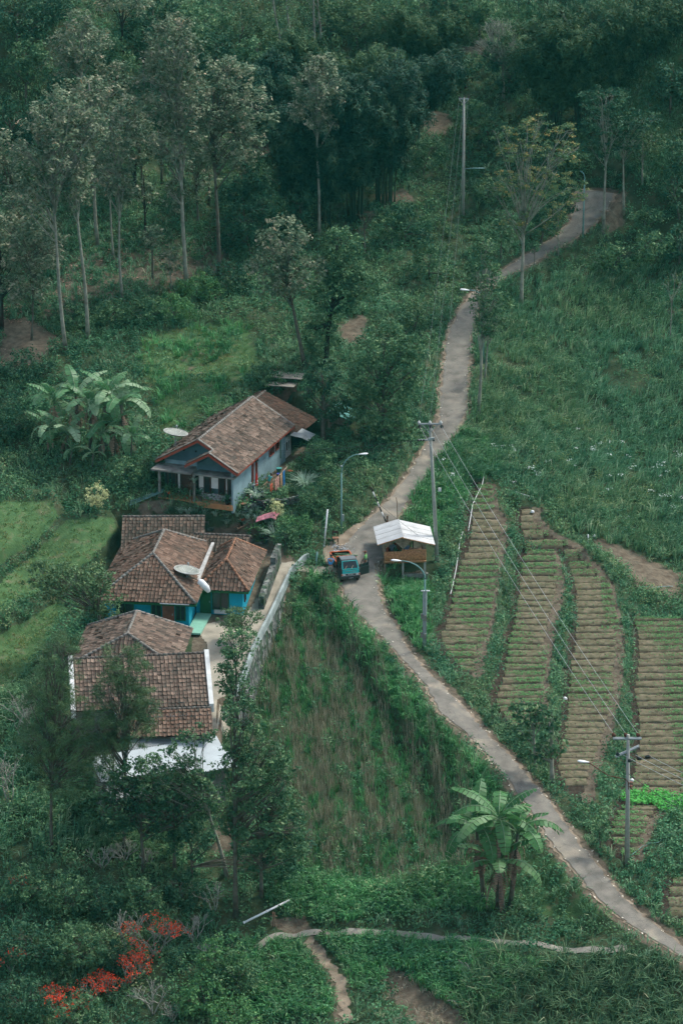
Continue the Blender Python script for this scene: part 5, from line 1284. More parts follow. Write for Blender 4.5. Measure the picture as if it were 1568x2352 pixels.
mb = MB(); mb.box((-1.5,-.04,-.04), (2.1,.1,.05)); mb.build('gutter', M['whiteplast'], mh)
W0 = atz(570, 1359, 1.05); wg = thing('hip_roof_wing', 'right wing of the turquoise house with its own hipped roof and green door', 'house', W0, R(-7.5))
wall(wg, 'turq', (-3.9,-.5,.5,7.6,-2.75,-.02))
mb = MB(); mb.box((-3.2,.47,-1.1), (.8,.07,1.95)); d = mb.build('door', M['greenwood'], wg); mb = MB(); mb.box((-2.9,.41,-1.1), (.05,.05,.14)); mb.build('handle', M['metal'], d)
window(wg, (-2.1,.46,-.95), 1.25,1.5,'x','greenwood',div=2)
mb = MB(); mb.box((-2.1,.36,-1.8), (.9,.2,.25)); mb.build('planter', M['white'], wg)
window(wg, (-.47,1.4,-.9), .5,.8,'y','darkwood')
hip(wg, -3.75, 0, 0, 8.1, 0, (-1.88,1.88,1.65), (-1.88,5.9,1.7), 'tile_warm', 'cap_warm', 'greenwood')
mb = MB()
a_ = P3(489, 1249, W0[1]+7.6); b_ = P3(454, 1333, W0[1]+1.6)
gt = thing('valley_gutter', 'long white metal gutter lying in the valley between the two turquoise house roofs', 'gutter', b_, 0)
q = a_-b_; sd = Vector((.17, 0, 0)); mb.prism([Vector((0,0,0))-sd, Vector((0,0,0))+sd, q+sd*.6, q-sd*.6], None, (0,0,.12)); mb.build('channel', plain('gutter_grey', (.38,.38,.36), .8), gt)
mb = MB(); mb.tube([Vector((-.26,0,.12)), Vector((.26,-.1,.04))], .05, 6); mb.build('end_pipe', M['whiteplast'], gt)
# white tarp roll hanging at the gutter end
p_ = P3(466, 1343, mo[1]+.4); tt = thing('water_tank', 'white plastic drum hanging at the lower end of the roof gutter', 'drum', p_, 0)
mb = MB(); mb.tube([(-.32,0,.28),(-.12,0,.18),(.25,0,-.25),(.42,0,-.55)], [.2,.25,.24,.14], 10); mb.build('drum', M['whiteplast'], tt)
mt_ = atz(452, 1437, -1.0)
mb = MB(); mb.box((.1,.2,.06), (1.05,3.8,.13)); o = mb.build('terrace_floor', M['mint'], None, (mt_[0], mt_[1], -1.0), (0,0,R(-9))); tag(o, 'pale mint tiled terrace strip between the two house wings', 'terrace')
# long tile roofs behind
def shed_roof(name, label, pl, pr_, z, run, pitch, mat, hgt, capm='cap_dark', back=True, wallm='slab'):
    """ridge seen from pl to pr_ at height z; slope falls towards the camera"""
    a = atz(pl[0], pl[1], z); b = atz(pr_[0], pr_[1], z); L = np.hypot(*(b-a)[:2]); rz = math.atan2(b[1]-a[1], b[0]-a[0])
    t = thing(name, label, 'outbuilding', (a[0], a[1], z-hgt), rz)
    c, s_ = math.cos(pitch), math.sin(pitch); sl = run/c
    tiles(t, (0, -run, hgt-sl*s_), (1,0,0), (0,c,s_), [(0,0),(L,0),(L,sl),(0,sl)], mat, name='roof_tiles')
    if back: tiles(t, (L, run*.6, hgt-run*.6*math.tan(pitch)), (-1,0,0), (0,-c,s_), [(0,0),(L,0),(L,sl*.6),(0,sl*.6)], mat, name='roof_tiles')
    cap(t, (0,0,hgt), (L,0,hgt), capm)
    zw = hgt-run*math.tan(pitch)*.9
    wall(t, wallm, (.2,L-.2,-run+.3,run*.5,-1.2,zw))
    return t, L
s1, L1 = shed_roof('tiled_outbuilding', 'mossy grey-tiled outbuilding behind the turquoise house', (282,1187), (469,1186), 2.6, 3.2, R(24), 'tile_old', 2.7)
s2, L2 = shed_roof('tiled_outbuilding', 'narrow tiled roof running behind both wings of the turquoise house', (445,1226), (575,1232), 2.0, 1.6, R(24), 'tile_old', 2.3)
# lower hip roof house
O6 = atz(441, 1446, .75); h6 = thing('hip_roof_house', 'smaller hip-roofed house in front of the turquoise house', 'house', O6, R(-5))
wall(h6, 'turq', (-6.8,-.5,-6.4,-.5,-3.0,-.02))
hip(h6, -7.3, 0, -7.0, 0, 0, (-3.65,-5.2,1.65), (-3.65,-1.3,1.72), 'tile_grey', 'cap')
# gabled house with white parapets
h7, L7 = shed_roof('gabled_house', 'gabled tile-roofed house with white parapet edges', (162,1514), (474,1500), 2.35, 4.0, R(27), 'tile_grey', 4.1, 'cap_dark', True, 'slab')
for x in (0, L7):
    mb = MB(); t27 = math.tan(R(27)); mb.prism([(x-.14,-4.15,4.1-4.15*t27-.35),(x-.14,-4.15,4.1-4.15*t27+.24),(x-.14,.05,4.34),(x-.14,2.5,4.34-2.5*t27),(x-.14,2.5,4.0-2.5*t27-.4)], None, (.3,0,0)); mb.build('parapet', M['white'], h7)
t27 = math.tan(R(27))
def corr(parent, x0, x1, y0, y1, z0, z1, mat, name='metal_sheet', w=.11, amp=.022):
    n = int((x1-x0)/w*2); V = []; xs = np.linspace(x0, x1, n+1)
    for i, x in enumerate(xs):
        dz = amp if i % 2 else -amp
        V += [(x, y0, z0+dz), (x, y1, z1+dz)]
    Fc = [(2*i, 2*i+2, 2*i+3, 2*i+1) for i in range(n)]; b = len(V)
    V2 = [(v[0], v[1], v[2]-.015) for v in V]; Fc += [(b+2*i+1, b+2*i+3, b+2*i+2, b+2*i) for i in range(n)]
    return link(name, mesh_np(name, np.array(V+V2), np.array(Fc)), M[mat], parent)
corr(h7, 2.6, L7-.25, -4.85, -3.95, 4.1-4.0*t27-.32, 4.1-4.0*t27-.02, 'metal')
s8, L8 = shed_roof('lean_to_roof', 'orange-brown tiled lean-to below the gabled house', (268,1634), (484,1626), .25, 2.1, R(25), 'tile_warm', 2.6, 'cap_dark', False, 'slab')
# white metal roofs
a = atz(205, 1740, -1.2); b = atz(497, 1690, -1.2); L9 = float(np.hypot(*(b-a)[:2])); rz9 = math.atan2(b[1]-a[1], b[0]-a[0])
s9 = thing('metal_roof_shed', 'shed with a wide white corrugated metal roof, partly behind trees', 'shed', (a[0], a[1], -4.0), rz9)
M['whitesheet'] = plain('white_sheet', (.40,.46,.48), .45, .4, .12, .8); M['greysheet'] = plain('grey_sheet', (.20,.23,.24), .6, .3, .25, 1.5)
corr(s9, 0, L9, -2.4, 0, 2.1, 2.8, 'whitesheet', 'roof_sheet'); corr(s9, 2.8, L9-2.5, .02, 1.1, 2.82, 3.15, 'greysheet', 'roof_sheet')
corr(s9, 5.6, L9+.3, -3.3, -1.9, 2.0, 2.5, 'whitesheet', 'roof_sheet')
wall(s9, 'slab', (.2,L9-.2,-2.1,0,-1,2.0)); 
for s_, x0, x1 in ((s9, 0.2, 3.0),): corr(s_, x0, x1, -3.6, -2.45, 1.2, 1.75, 'greysheet', 'roof_sheet')

# ---- retaining wall
def run_wall(name, label, pts, hz, t, mat, down=2.0, base='stone'):
    root = thing(name, label, 'wall', (*pts[0][:2], pts[0][2]))
    o0 = np.array(pts[0]); mb = MB(); m2 = MB()
    for a, b in zip(pts[:-1], pts[1:]):
        a = Vector(a)-Vector(o0); b = Vector(b)-Vector(o0); d = (b-a); d.z = 0; nn = Vector((-d.y, d.x, 0)).normalized()*t/2
        mb.prism([a-nn, b-nn, b+nn, a+nn], None, (0, 0, hz)); 
        e = nn*1.25; f = Vector((0,0,-down)); o_ = nn*-1.0
        # battered rubble face below the parapet
        s_ = 1 if (a+nn).x > (a-nn).x else -1
        n2 = nn*s_
        vs = [a-nn*1.0-Vector((0,0,.002)), b-nn*1.0-Vector((0,0,.002)), b+nn-Vector((0,0,.002)), a+nn-Vector((0,0,.002))]
        ds = [v+f+(n2*3.0 if (v-(a if i in (0, 3) else b)).dot(n2) > 0 else Vector((0,0,0))) for i, v in enumerate(vs)]
        m2.add([tuple(v) for v in vs+ds], [(0,1,2,3),(7,6,5,4),(0,4,5,1),(1,5,6,2),(2,6,7,3),(3,7,4,0)])
    mb.build('parapet', M[mat], root); m2.build('rubble_base', M[base], root); return root
pw_ = []
for px, py, z in WALLTOP+[(540,1600,-2.2)]:
    p = atz(px, py, z); pw_.append((p[0], p[1], z-.1))
M['wallblue'] = plain('weathered_wall', (.27,.32,.31), .9, .15, .35, 1.2)
run_wall('retaining_wall', 'long pale blue-grey parapet wall on a rubble base beside the driveway', pw_, .65, .18, 'wallblue', 2.6)
# stone retaining walls behind the wing
q_ = [P3(px, py, 0) for px, py in ()]
p1 = atz(627, 1325, -.4); p2 = atz(600, 1400, -1.0); p3 = atz(570, 1440, -1.1)
rw = thing('stone_wall', 'rubble stone wall along the side of the right wing', 'wall', p1)
mb = MB()
p4 = atz(640, 1292, -.1)
for a, b, h_ in ((p4, p1, 1.5), (p1, p2, 1.0)):
    a = Vector(a)-Vector(p1); b = Vector(b)-Vector(p1); d = b-a; nn = Vector((-d.y, d.x, 0)).normalized()*.2
    mb.prism([a-nn-Vector((0,0,.8)), b-nn-Vector((0,0,.8)), b+nn-Vector((0,0,.8)), a+nn-Vector((0,0,.8))], None, (0,0,h_+.8))
mb.build('rubble', M['stone'], rw)
# low rubble wall of the rock garden
for (x0, y0_, x1, y1_, hh, lab) in ((470,1205,640,1215,.6,'low mossy rubble wall holding up the rock garden'),(560,1180,690,1150,.5,'low rubble wall along the edge of the house yard')):
    a = at(x0, y0_); b = at(x1, y1_); d = Vector(b)-Vector(a)
    root = thing('garden_wall', lab, 'wall', a); mb = MB(); n = int(Vector((d.x, d.y)).length/.35)
    for i in range(n):
        for lv in range(2):
            c = Vector(d)*((i+.5*(lv % 2))/n); c.z = float(H(a[0]+c.x, a[1]+c.y))-a[2]+.1+lv*.25
            Mx = Matrix.Rotation(random.uniform(-.4,.4), 3, 'Z') @ Matrix.Rotation(random.uniform(-.2,.2), 3, 'X')
            mb.box(c, (.36*random.uniform(.7,1.1), .3, .27*random.uniform(.8,1.1)), M=Mx)
    mb.build('stones', M['stone'], root)
# ------------------------------------------------------------------ satellite dishes
def dish(label, px, py, foot_py, group='satellite dishes', yref=None, rad=.95):
    if yref is None: B = at(px+1, foot_py)
    else: q = P3(px+1, foot_py, yref); B = np.array([q.x, q.y, q.z])
    hh = zof(B[1], py)-B[2]
    root = thing('satellite_dish', label, 'satellite dish', B, group=group)
    mb = MB(); mb.tube([(0,0,-.1),(0,0,hh-.1)], .045, 8); mb.tube([(0,0,hh*.6),(.25,.1,hh-.02)], .02, 5); mb.build('mast', M['metal'], root)
    n = 24; V = [(0,0,-.02)]; Fc = []
    rings = [.12,.35,.6,.8,1.0]
    for r in rings:
        for k in range(n): a = 6.2832*k/n; V.append((r*rad*math.cos(a), r*rad*math.sin(a), .30*rad*r*r))
    Mx = Matrix.Translation((0,0,hh)) @ Matrix.Rotation(R(10), 4, 'Y') @ Matrix.Rotation(R(-3), 4, 'X')
    T_ = len(V); V2 = [(v[0], v[1], v[2]-.02) for v in V]; V = [tuple(Mx @ Vector(v)) for v in V+V2]
    Fc = []; fr = []
    for s_ in (0, T_):
        for k in range(n):
            k2 = (k+1) % n
            tri = [s_, s_+1+k, s_+1+k2]; Fc.append(tuple(tri if s_ == 0 else tri[::-1]))
            for i in range(len(rings)-1):
                q = [s_+1+i*n+k, s_+1+(i+1)*n+k, s_+1+(i+1)*n+k2, s_+1+i*n+k2]; Fc.append(tuple(q if s_ == 0 else q[::-1]))
    for k in range(n):
        k2 = (k+1) % n; e = 1+(len(rings)-1)*n; Fc.append((e+k, T_+e+k, T_+e+k2, e+k2))
    mb = MB(); mb.add(V, Fc, True); d = mb.build('reflector', plain('dish_mesh', (.27,.29,.255), .6, .3, .1, 2), root)
    mb = MB()
    for k in range(12):
        a = 6.2832*k/12; mb.tube([Mx @ Vector((r*rad*math.cos(a), r*rad*math.sin(a), .30*rad*r*r+.012)) for r in (0,.35,.7,1.0)], .010, 4)
    mb.tube([Mx @ Vector((rad*math.cos(k*.2618), rad*math.sin(k*.2618), .30*rad)) for k in range(25)], .016, 5, cap=False)
    mb.build('rib', M['white'], d)
    mb = MB(); f = Mx @ Vector((0,0,.62*rad+.15))
    for k in range(3):
        a = 6.2832*k/3+.5; mb.tube([Mx @ Vector((rad*.9*math.cos(a), rad*.9*math.sin(a), .25*rad)), f], .012, 4)
    mb.build('feed_arm', M['metal'], root)
    mb = MB(); mb.lathe([(.05,-.08),(.07,-.05),(.07,.06),(.03,.12)], 8, tuple(f)); mb.build('receiver', M['metal'], root)
dish('pale mesh satellite dish on a mast in the grass left of the upper house', 403, 1000, 1075)
dish('pale mesh satellite dish standing over the turquoise house roof', 428, 1317, 1345, yref=mo[1]+3.2)

# ------------------------------------------------------------------ poles and lamps
def upole(label, base, top_py, lean=0, r0=.17, r1=.10, mat='polec'):
    B = at(*base); hh = zof(B[1], top_py)-B[2]; dx = xof(base[0]+lean, B[1], B[2]+hh)-B[0]
    root = thing('utility_pole', label, 'power pole', B)
    mb = MB(); mb.tube([(0,0,-.4),(dx*.5,0,hh*.5),(dx,0,hh)], [r0, (r0+r1)/2, r1], 12); mb.build('pole', M[mat], root)
    return root, B, Vector((dx, 0, hh))
def insul(parent, p, ax=(0,0,1), big=1., mat='rust'):
    mb = MB(); q = Vector(ax).to_track_quat('Z', 'X').to_matrix()
    pr = [(.03,0),(.11,.02),(.11,.05),(.05,.07),(.10,.09),(.10,.12),(.04,.15),(.04,.2)]
    m2 = MB(); m2.lathe([(r*big, z*big) for r, z in pr], 9)
    mb.add([tuple((q @ Vector(v))+Vector(p)) for v in m2.v], m2.f, True); return mb.build('insulator', M[mat], parent)
WE = {}
r_, B, tp3 = upole('concrete power pole behind the bamboo kiosk with a crossarm of insulators', (1004,1290), 970, -17)
mb = MB(); mb.box((tp3.x,-.05,tp3.z-.1), (1.75,.09,.10)); mb.bar(tp3+Vector((-.6,-.05,-.12)), tp3+Vector((0,-.08,-.8)), .05); mb.bar(tp3+Vector((.6,-.05,-.12)), tp3+Vector((0,-.08,-.8)), .05); mb.build('crossarm', M['metal'], r_)
ep = []
for dx in (-.8, 0, .8):
    insul(r_, tp3+Vector((dx,-.05,-.05)), mat='white'); insul(r_, tp3+Vector((dx+.06,-.16,-.22)), (.1,-1,-.35), 1.15, 'black'); ep.append(Vector(B)+tp3+Vector((dx,-.05,.1)))
mb = MB(); mb.box((tp3.x-.3,-.05,tp3.z-1.35), (1.2,.08,.09), rz=.0); mb.box((tp3.x+.1,-.15,tp3.z-1.2), (.5,.12,.12), rz=.4); mb.build('lower_crossarm', M['metal'], r_)
for dx in (-.85,-.65,-.45,.3): insul(r_, tp3+Vector((dx,-.1,-1.35)), (0,-1,0), .7, 'black')
mb = MB(); mb.box((.12-.02,-.2,2.6+3.2), (.22,.06,.28)); mb.build('sign_plate', M['white'], r_)
WE['mid'] = ep; midB = Vector(B); midT = tp3
r_, B, tp3 = upole('concrete power pole at lower right with two crossarms and a lamp on a rusty arm', (1440,1985), 1688, 2)
mb = MB(); mb.box((tp3.x-.05,-.06,tp3.z-.25), (1.75,.09,.10)); mb.box((tp3.x-.05,.1,tp3.z-.25), (1.75,.05,.08)); mb.build('crossarm', M['metal'], r_)
mb = MB(); mb.bar(tp3+Vector((-.75,-.35,-1.35)), tp3+Vector((.75,.35,-.95)), .07, .09); mb.bar(tp3+Vector((-.75,-.2,-1.35)), tp3+Vector((.75,.5,-.95)), .07, .09); mb.build('lower_crossarm', M['metal'], r_)
ep = []
for dx in (-.85, -.1, .65):
    insul(r_, tp3+Vector((dx,.1,-.12)), (-.2,.8,.25), 1.2, 'rust'); ep.append(Vector(B)+tp3+Vector((dx-.04,.35,-.05)))
for k, (dx, dz) in enumerate(((.05,-1.6),(.6,-1.45),(.7,-1.45),(1.1,-1.35),(1.2,-1.32),(-.7,-1.15))): insul(r_, tp3+Vector((dx,-.3,dz)), (.8,-.6,.1), 1.1, 'black')
az = zof(B[1], 1795)-B[2]; fz = zof(B[1], 1747)-B[2]; fx = xof(1335, B[1], B[2]+fz)-B[0]
mb = MB(); mb.tube([(-.12,-.1,az-.5),(-.14,-.12,az),(-.35,-.12,az+.22),(-1.4,-.15,az+.45),(fx+.35,-.2,fz)], .032, 6); mb.build('lamp_arm', M['rust'], r_)
def lamphead(parent, p, d, s=1.):
    mb = MB(); q = Vector(d).to_track_quat('X', 'Z').to_matrix(); m2 = MB(); n = 9
    pr = [(-.05,.045),(.05,.06),(.2,.11),(.45,.13),(.62,.09),(.68,.02)]
    for r, z in ((0,0),): pass
    m2.tube([(x*s,0,0) for x, _ in pr], [w*s for _, w in pr], 10)
    mb.add([tuple((q @ Vector((v[0], v[1], v[2]*.6)))+Vector(p)) for v in m2.v], m2.f, True); return mb.build('lamp_head', M['whiteplast'], parent)
lamphead(r_, (fx+.4,-.2,fz-.02), (-1,0,.12))
mb = MB(); mb.lathe([(.15,0),(.15,.05)], 12, (0,0,az-.35)); mb.lathe([(.155,0),(.155,.05)], 12, (0,0,az-.1)); mb.build('clamp', M['rust'], r_)
WE['near'] = ep; nearB = Vector(B); nearT = tp3
r_, B, tp3 = upole('far concrete power pole on the slope with a small crossarm', (1063,492), 222, 2)
mb = MB(); mb.box((tp3.x,0,tp3.z-.15), (.9,.09,.1)); mb.bar(tp3+Vector((-.4,0,-.2)), tp3+Vector((0,0,-.7)), .05); mb.bar(tp3+Vector((.4,0,-.2)), tp3+Vector((0,0,-.7)), .05); mb.build('crossarm', M['metal'], r_)
ep = []
for dx in (-.4, 0, .4): insul(r_, tp3+Vector((dx,0,-.1)), mat='black'); ep.append(Vector(B)+tp3+Vector((dx,0,.05)))
zz = zof(B[1], 385)-B[2]; mb = MB(); mb.tube([(.1,-.1,zz-.05),(.9,-.1,zz),(1.9,-.1,zz)], .05, 6); mb.build('lamp_arm', M['teal_metal'], r_)
WE['far'] = ep

def street_lamp(label, base, top_py, head_px, head_py, mat, r=.07, two=False, head=True):
    B = at(*base); hz = zof(B[1], head_py)-B[2]; hx = xof(head_px, B[1], B[2]+hz)-B[0]; tz_ = zof(B[1], top_py)-B[2]
    root = thing('street_lamp', label, 'street lamp', B)
    mb = MB(); pts = [(0,0,-.3),(0,0,tz_*.45),(0,0,tz_)]; rad = [r*1.15, r, r*.8]
    mb.tube(pts, rad, 8); mb.build('pole', M[mat], root)
    mb = MB(); pts = []
    for k in range(9):
        t = k/8; a = t*math.pi/2; pts.append((hx*(1-math.cos(a)), 0, tz_+(hz-tz_)*math.sin(a)))
    mb.tube(pts, [r*.8*(1-.35*k/8) for k in range(9)], 7); mb.build('lamp_arm', M[mat], root)
    if head: lamphead(root, (hx-math.copysign(.05, hx),0,hz), (math.copysign(1, hx),0,.08))
    return root, B
l1, Bl = street_lamp('tall green-grey street lamp curving right at the lay-by', (784,1220), 1085, 826, 1043, 'teal_metal', .065)
mb = MB(); mb.box((.12,-.05,1.1), (.14,.16,.5)); mb.build('meter_box', M['metal'], l1); mb = MB(); mb.lathe([(.1,0),(.1,.06)], 8, (0,0,5.2)); mb.build('joint', M['metal'], l1)
l2, B2 = street_lamp('street lamp in front of the kiosk, its arm curving left', (974,1492), 1330, 918, 1288, 'teal_metal', .07)
mb = MB(); h2 = zof(B2[1], 1357)-B2[2]
mb.box((0,-.02,h2/2), (.13,.10,h2)); mb.tube([(-.1,0,0),(-.1,0,h2)], .045, 6); mb.tube([(.1,0,0),(.1,0,h2)], .045, 6); mb.build('lower_post', M['metal'], l2)
mb = MB()
for dx in (-.22,-.08,.14,.27): mb.lathe([(.02,-.03),(.07,0),(.07,.05),(.02,.09)], 7, (dx,-.08,h2))
mb.build('ceramic_knob', M['whiteplast'], l2)
for pz in (1415, 1458):
    z_ = zof(B2[1], pz)-B2[2]
    mb = MB(); mb.box((-.2,-.05,z_), (.14,.14,.36)); mb.box((.02,-.1,z_-.1), (.24,.12,.4)); mb.build('meter_box', M['slab'], l2)
l3, B3 = street_lamp('teal lamp post without a visible lamp beside the upper bend', (1338,545), 410, 1331, 392, 'teal_metal', .07, head=False)
# lamp poking out of the trees above the bend in the lane
q = P3(1112, 684, at(1097,950)[1]+8.0); gz = float(H(q.x, q.y))
l4 = thing('street_lamp', 'pale street lamp head poking out of the feathery tree over the lane', 'street lamp', (q.x, q.y, gz))
hz = zof(q.y, 666)-gz; hx = xof(1075, q.y, gz+hz)-q.x
mb = MB(); mb.tube([(0,0,-.3),(0,0,hz-.9),(-.15,0,hz-.35),(hx*.6,0,hz-.03),(hx,0,hz)], [.07,.06,.05,.045,.04], 7); mb.build('pole', M['teal_metal'], l4); lamphead(l4, (hx+.05,0,hz), (-1,0,.1), 1.1)

# wires
def wire(label, a, b, sag=.02, r=.014, mat='wire', group=None, n=22):
    a = Vector(a); b = Vector(b); L = (b-a).length; pts = []
    for k in range(n+1):
        t = k/n; p = (b-a)*t; p.z -= 4*t*(1-t)*sag*L; pts.append(p)
    mb = MB(); mb.tube(pts, r, 4); o = mb.build('power_cable', M[mat], None, tuple(a)); tag(o, label, 'cable', group); return o
GW = 'overhead power cables'
nm = ('left', 'middle', 'right')
for k in range(3):
    wire('%s of the three overhead cables from the kiosk pole down to the lower right pole' % nm[k], WE['mid'][k]+Vector((.06,-.4,-.3)), WE['near'][k], .012, .011, group=GW)
    wire('%s of the three overhead cables climbing from the kiosk pole to the far pole' % nm[k], WE['mid'][k], WE['far'][k], .012, .008, 'wire_dim', group=GW)
    e = WE['near'][k]+Vector((.6,-.6,-1.2)); wire('%s of the three cables leaving the lower right pole to the right' % nm[k], e, e+Vector((13,-9,-2.5)), .02, .014, group=GW)
wire('thin dark cable leaving the lower right pole to the right', nearB+nearT+Vector((.1,-.1,-2.6)), nearB+nearT+Vector((7,-5,-5.5)), .02, .016, 'wire_dark', GW)
hA = midB+midT+Vector((-.9,-.1,-1.35))
wire('upper dark cable from the kiosk pole across to the upper house', hA, uw(W_-.3, 2.0, 3.7), .02, .014, 'wire_dark', GW)
wire('lower dark cable from the kiosk pole across to the upper house', hA+Vector((0,0,-.35)), uw(W_-.3, 3.4, 3.2), .022, .012, 'wire_dark', GW)
wire('dark cable running on from the upper house past the satellite dish', uw(1.0, 1.0, 4.6), P3(20, 960, uo[1]+14), .02, .013, 'wire_dark', GW)
wire('dim cable from the kiosk pole over the garden to the lower right pole', midB+midT+Vector((.1,-.1,-2.2)), nearB+nearT+Vector((-.1,.1,-2.0)), .03, .012, 'wire_dark', GW)
for a_, b_, lb in (((963,1390),(995,960),'x'),):
    pass
for k, (p0, p1, lb) in enumerate((((615,-30),(600,120),'a'),)): pass
mb = MB()
wire('service cable from the lay-by lamp to the kiosk', Vector(Bl)+Vector((0,0,5.0)), P3(975,1240, midB.y-1), .03, .01, 'wire_dark', GW)

# ------------------------------------------------------------------ boom barrier, pipes, chair, ash, litter
B = at(889,1205); tpx = P3(851,1118, B[1]+.5)
bb = thing('boom_barrier', 'black and white striped barrier pole raised beside the kiosk', 'barrier', B)
v = Vector(tpx)-Vector(B); mw = MB(); mk = MB(); nseg = 7
for k in range(nseg): (mk if k % 2 == 0 else mw).tube([v*(.08+.92*k/nseg), v*(.08+.92*(k+1)/nseg)], .055, 8)
mw.build('white_stripe', M['white'], bb); mk.build('black_stripe', M['black'], bb)
mb = MB(); mb.box((0,0,.3), (.14,.14,.9)); mb.build('post', M['timber'], bb)
B = at(913,1202); o = MB(); o.tube([(0,0,-.2),(-.05,0,1.6),(-.13,0,2.1)], .03, 5); o = o.build('wooden_stake', M['timber'], None, tuple(B)); tag(o, 'thin crooked wooden stake on the verge behind the kiosk', 'stake')
def pipe(label, a, b, r=.05, mat='whiteplast', cat='pipe', name='plastic_pipe', group=None):
    a = Vector(a); b = Vector(b); mb = MB(); d = b-a
    mb.tube([Vector((0,0,0)), d], r, 8); mb.tube([-d.normalized()*.03, d.normalized()*.03], r*1.25, 8); mb.tube([d*.48, d*.52], r*1.2, 8); o = mb.build(name, M[mat], None, tuple(a)); tag(o, label, cat, group); return o
B = at(744,1254); pipe('pale upright pipe leaning on the bank left of the lay-by', B, P3(752,1170,B[1]+.3), .06)
B = at(725,1306); pipe('pale upright pipe beside the driveway entrance', B, P3(728,1268,B[1]), .06, 'teal_metal')
B = at(300,1168); C_ = at(375,1143)
for k in range(3): pipe(('lowest','middle','topmost')[k]+' of the three blue-grey pipes lying left of the porch', Vector(B)+Vector((0,.25*k,.3+.06*k)), Vector(C_)+Vector((0,.25*k,.5)), .05, 'teal_metal', group='pipes lying left of the porch')
# hose along the first terrace
def hose(label, pix, r=.03, mat='whiteplast', lift=.12):
    pts = [Vector(at(*p))+Vector((0,0,lift)) for p in pix]; o0 = pts[0].copy()
    P = []
    for a, b in zip(pts[:-1], pts[1:]):
        for k in range(5): 
            q = a.lerp(b, k/5); q.z = float(H(q.x, q.y))+lift; P.append(q-o0)
    P.append(pts[-1]-o0); mb = MB(); mb.tube(P, r, 6); mb.lathe([(r*1.4,-.02),(r*1.4,.05)], 6); o = mb.build('hose', M[mat], None, tuple(o0)); tag(o, label, 'hose'); return o
hose('white hose snaking along the upper left edge of the garden', [(1110,1100),(1095,1140),(1085,1162),(1075,1222)], .028)
hose('white hose hanging down the left edge of the garden rows', [(1062,1226),(1055,1250),(1047,1310),(1040,1345),(1034,1368)], .028)
hose('pale pipe lying on the bank above the second garden strip', [(1183,1132),(1215,1143)], .04)
hose('thin turquoise hose lying below the lower right pole', [(1448,1970),(1475,1948),(1510,1940),(1568,1905)], .022, 'teal_metal')
hose('blue hose on the bare brown patch at right', [(1475,1350),(1510,1352),(1545,1350)], .025, 'teal_metal')
# pipe bridge at the bottom
a = P3(560,2120, at(590,2140)[1]); b = P3(665,2068, a.y+1.5)
pipe('pale pipe propped on a post over the ditch at the bottom', a, b, .07)
B = at(627,2130); mb = MB(); mb.tube([(0,0,-.3),(0,0,1.05)], .04, 6); mb.tube([(.12,0,-.3),(.10,0,1.0)], .03, 6); mb.tube([(-.2,0,.75),(.25,0,.75)], .03, 5); o = mb.build('pipe_support', M['timber'], None, tuple(B)); tag(o, 'short wooden post holding up the pale pipe', 'post')
# fallen bare sticks
for (p, q, lb) in (((1015,2190),(1110,2275),'long pale fallen branch lying in the grass below the footpath'),((1085,2255),(1060,2215),'short pale twig beside the fallen branch'),((1025,2310),(1055,2325),'pale broken stick at the bare pit')):
    a = at(*p); b = at(*q); d = Vector(b)-Vector(a); mb = MB(); mb.tube([Vector((0,0,.3)), d*.5+Vector((0,.1,.5)), d+Vector((0,0,.25))], [.05,.04,.015], 5); mb.tube([d*.4+Vector((0,0,.4)), d*.6+Vector((.5,.3,.5))], [.02,.01], 4)
    o = mb.build('fallen_branch', M['bark_bare'], None, tuple(a)); tag(o, lb, 'branch')
# wooden chair at the lamp foot
B = at(770,1248); ch = thing('wooden_chair', 'small wooden chair with a pale seat standing by the street lamp', 'chair', B, R(10))
mb = MB(); mb.box((0,0,.45), (.45,.42,.05)); mb.build('seat', M['cap_warm'], ch)
for dx in (-.19,.19):
    for dy in (-.18,.18):
        mb = MB(); mb.box((dx,dy,.22), (.045,.045,.44)); mb.build('leg', M['darkwood'], ch)
mb = MB(); mb.box((-.2,.19,.7), (.04,.04,.5)); mb.box((.2,.19,.7), (.04,.04,.5)); mb.box((0,.19,.85), (.4,.03,.16)); mb.build('backrest', M['darkwood'], ch)
B = at(753,1240); mb = MB()
for k in range(5): mb.tube([(-.1*k,.05*k,.05),(.7-.1*k,-.25+.08*k,.1)], .035, 5)
o = mb.build('firewood', M['timber'], None, tuple(B)); tag(o, 'few split sticks of firewood beside the small chair', 'firewood')
C = []
for k in range(90):
    p = at(785+random.gauss(0,12), 1265+random.gauss(0,7)); C.append((p[0], p[1], p[2]+.05))
d = leafq(np.array(C), 5, .16, .14, .8, flat=.3, up=1.5); o = link('ash_heap', mesh_np('ash_heap', *d), M['bare_ash']); tag(o, 'spread grey ashes of a burnt fire on the lay-by', 'ashes', kind='stuff')

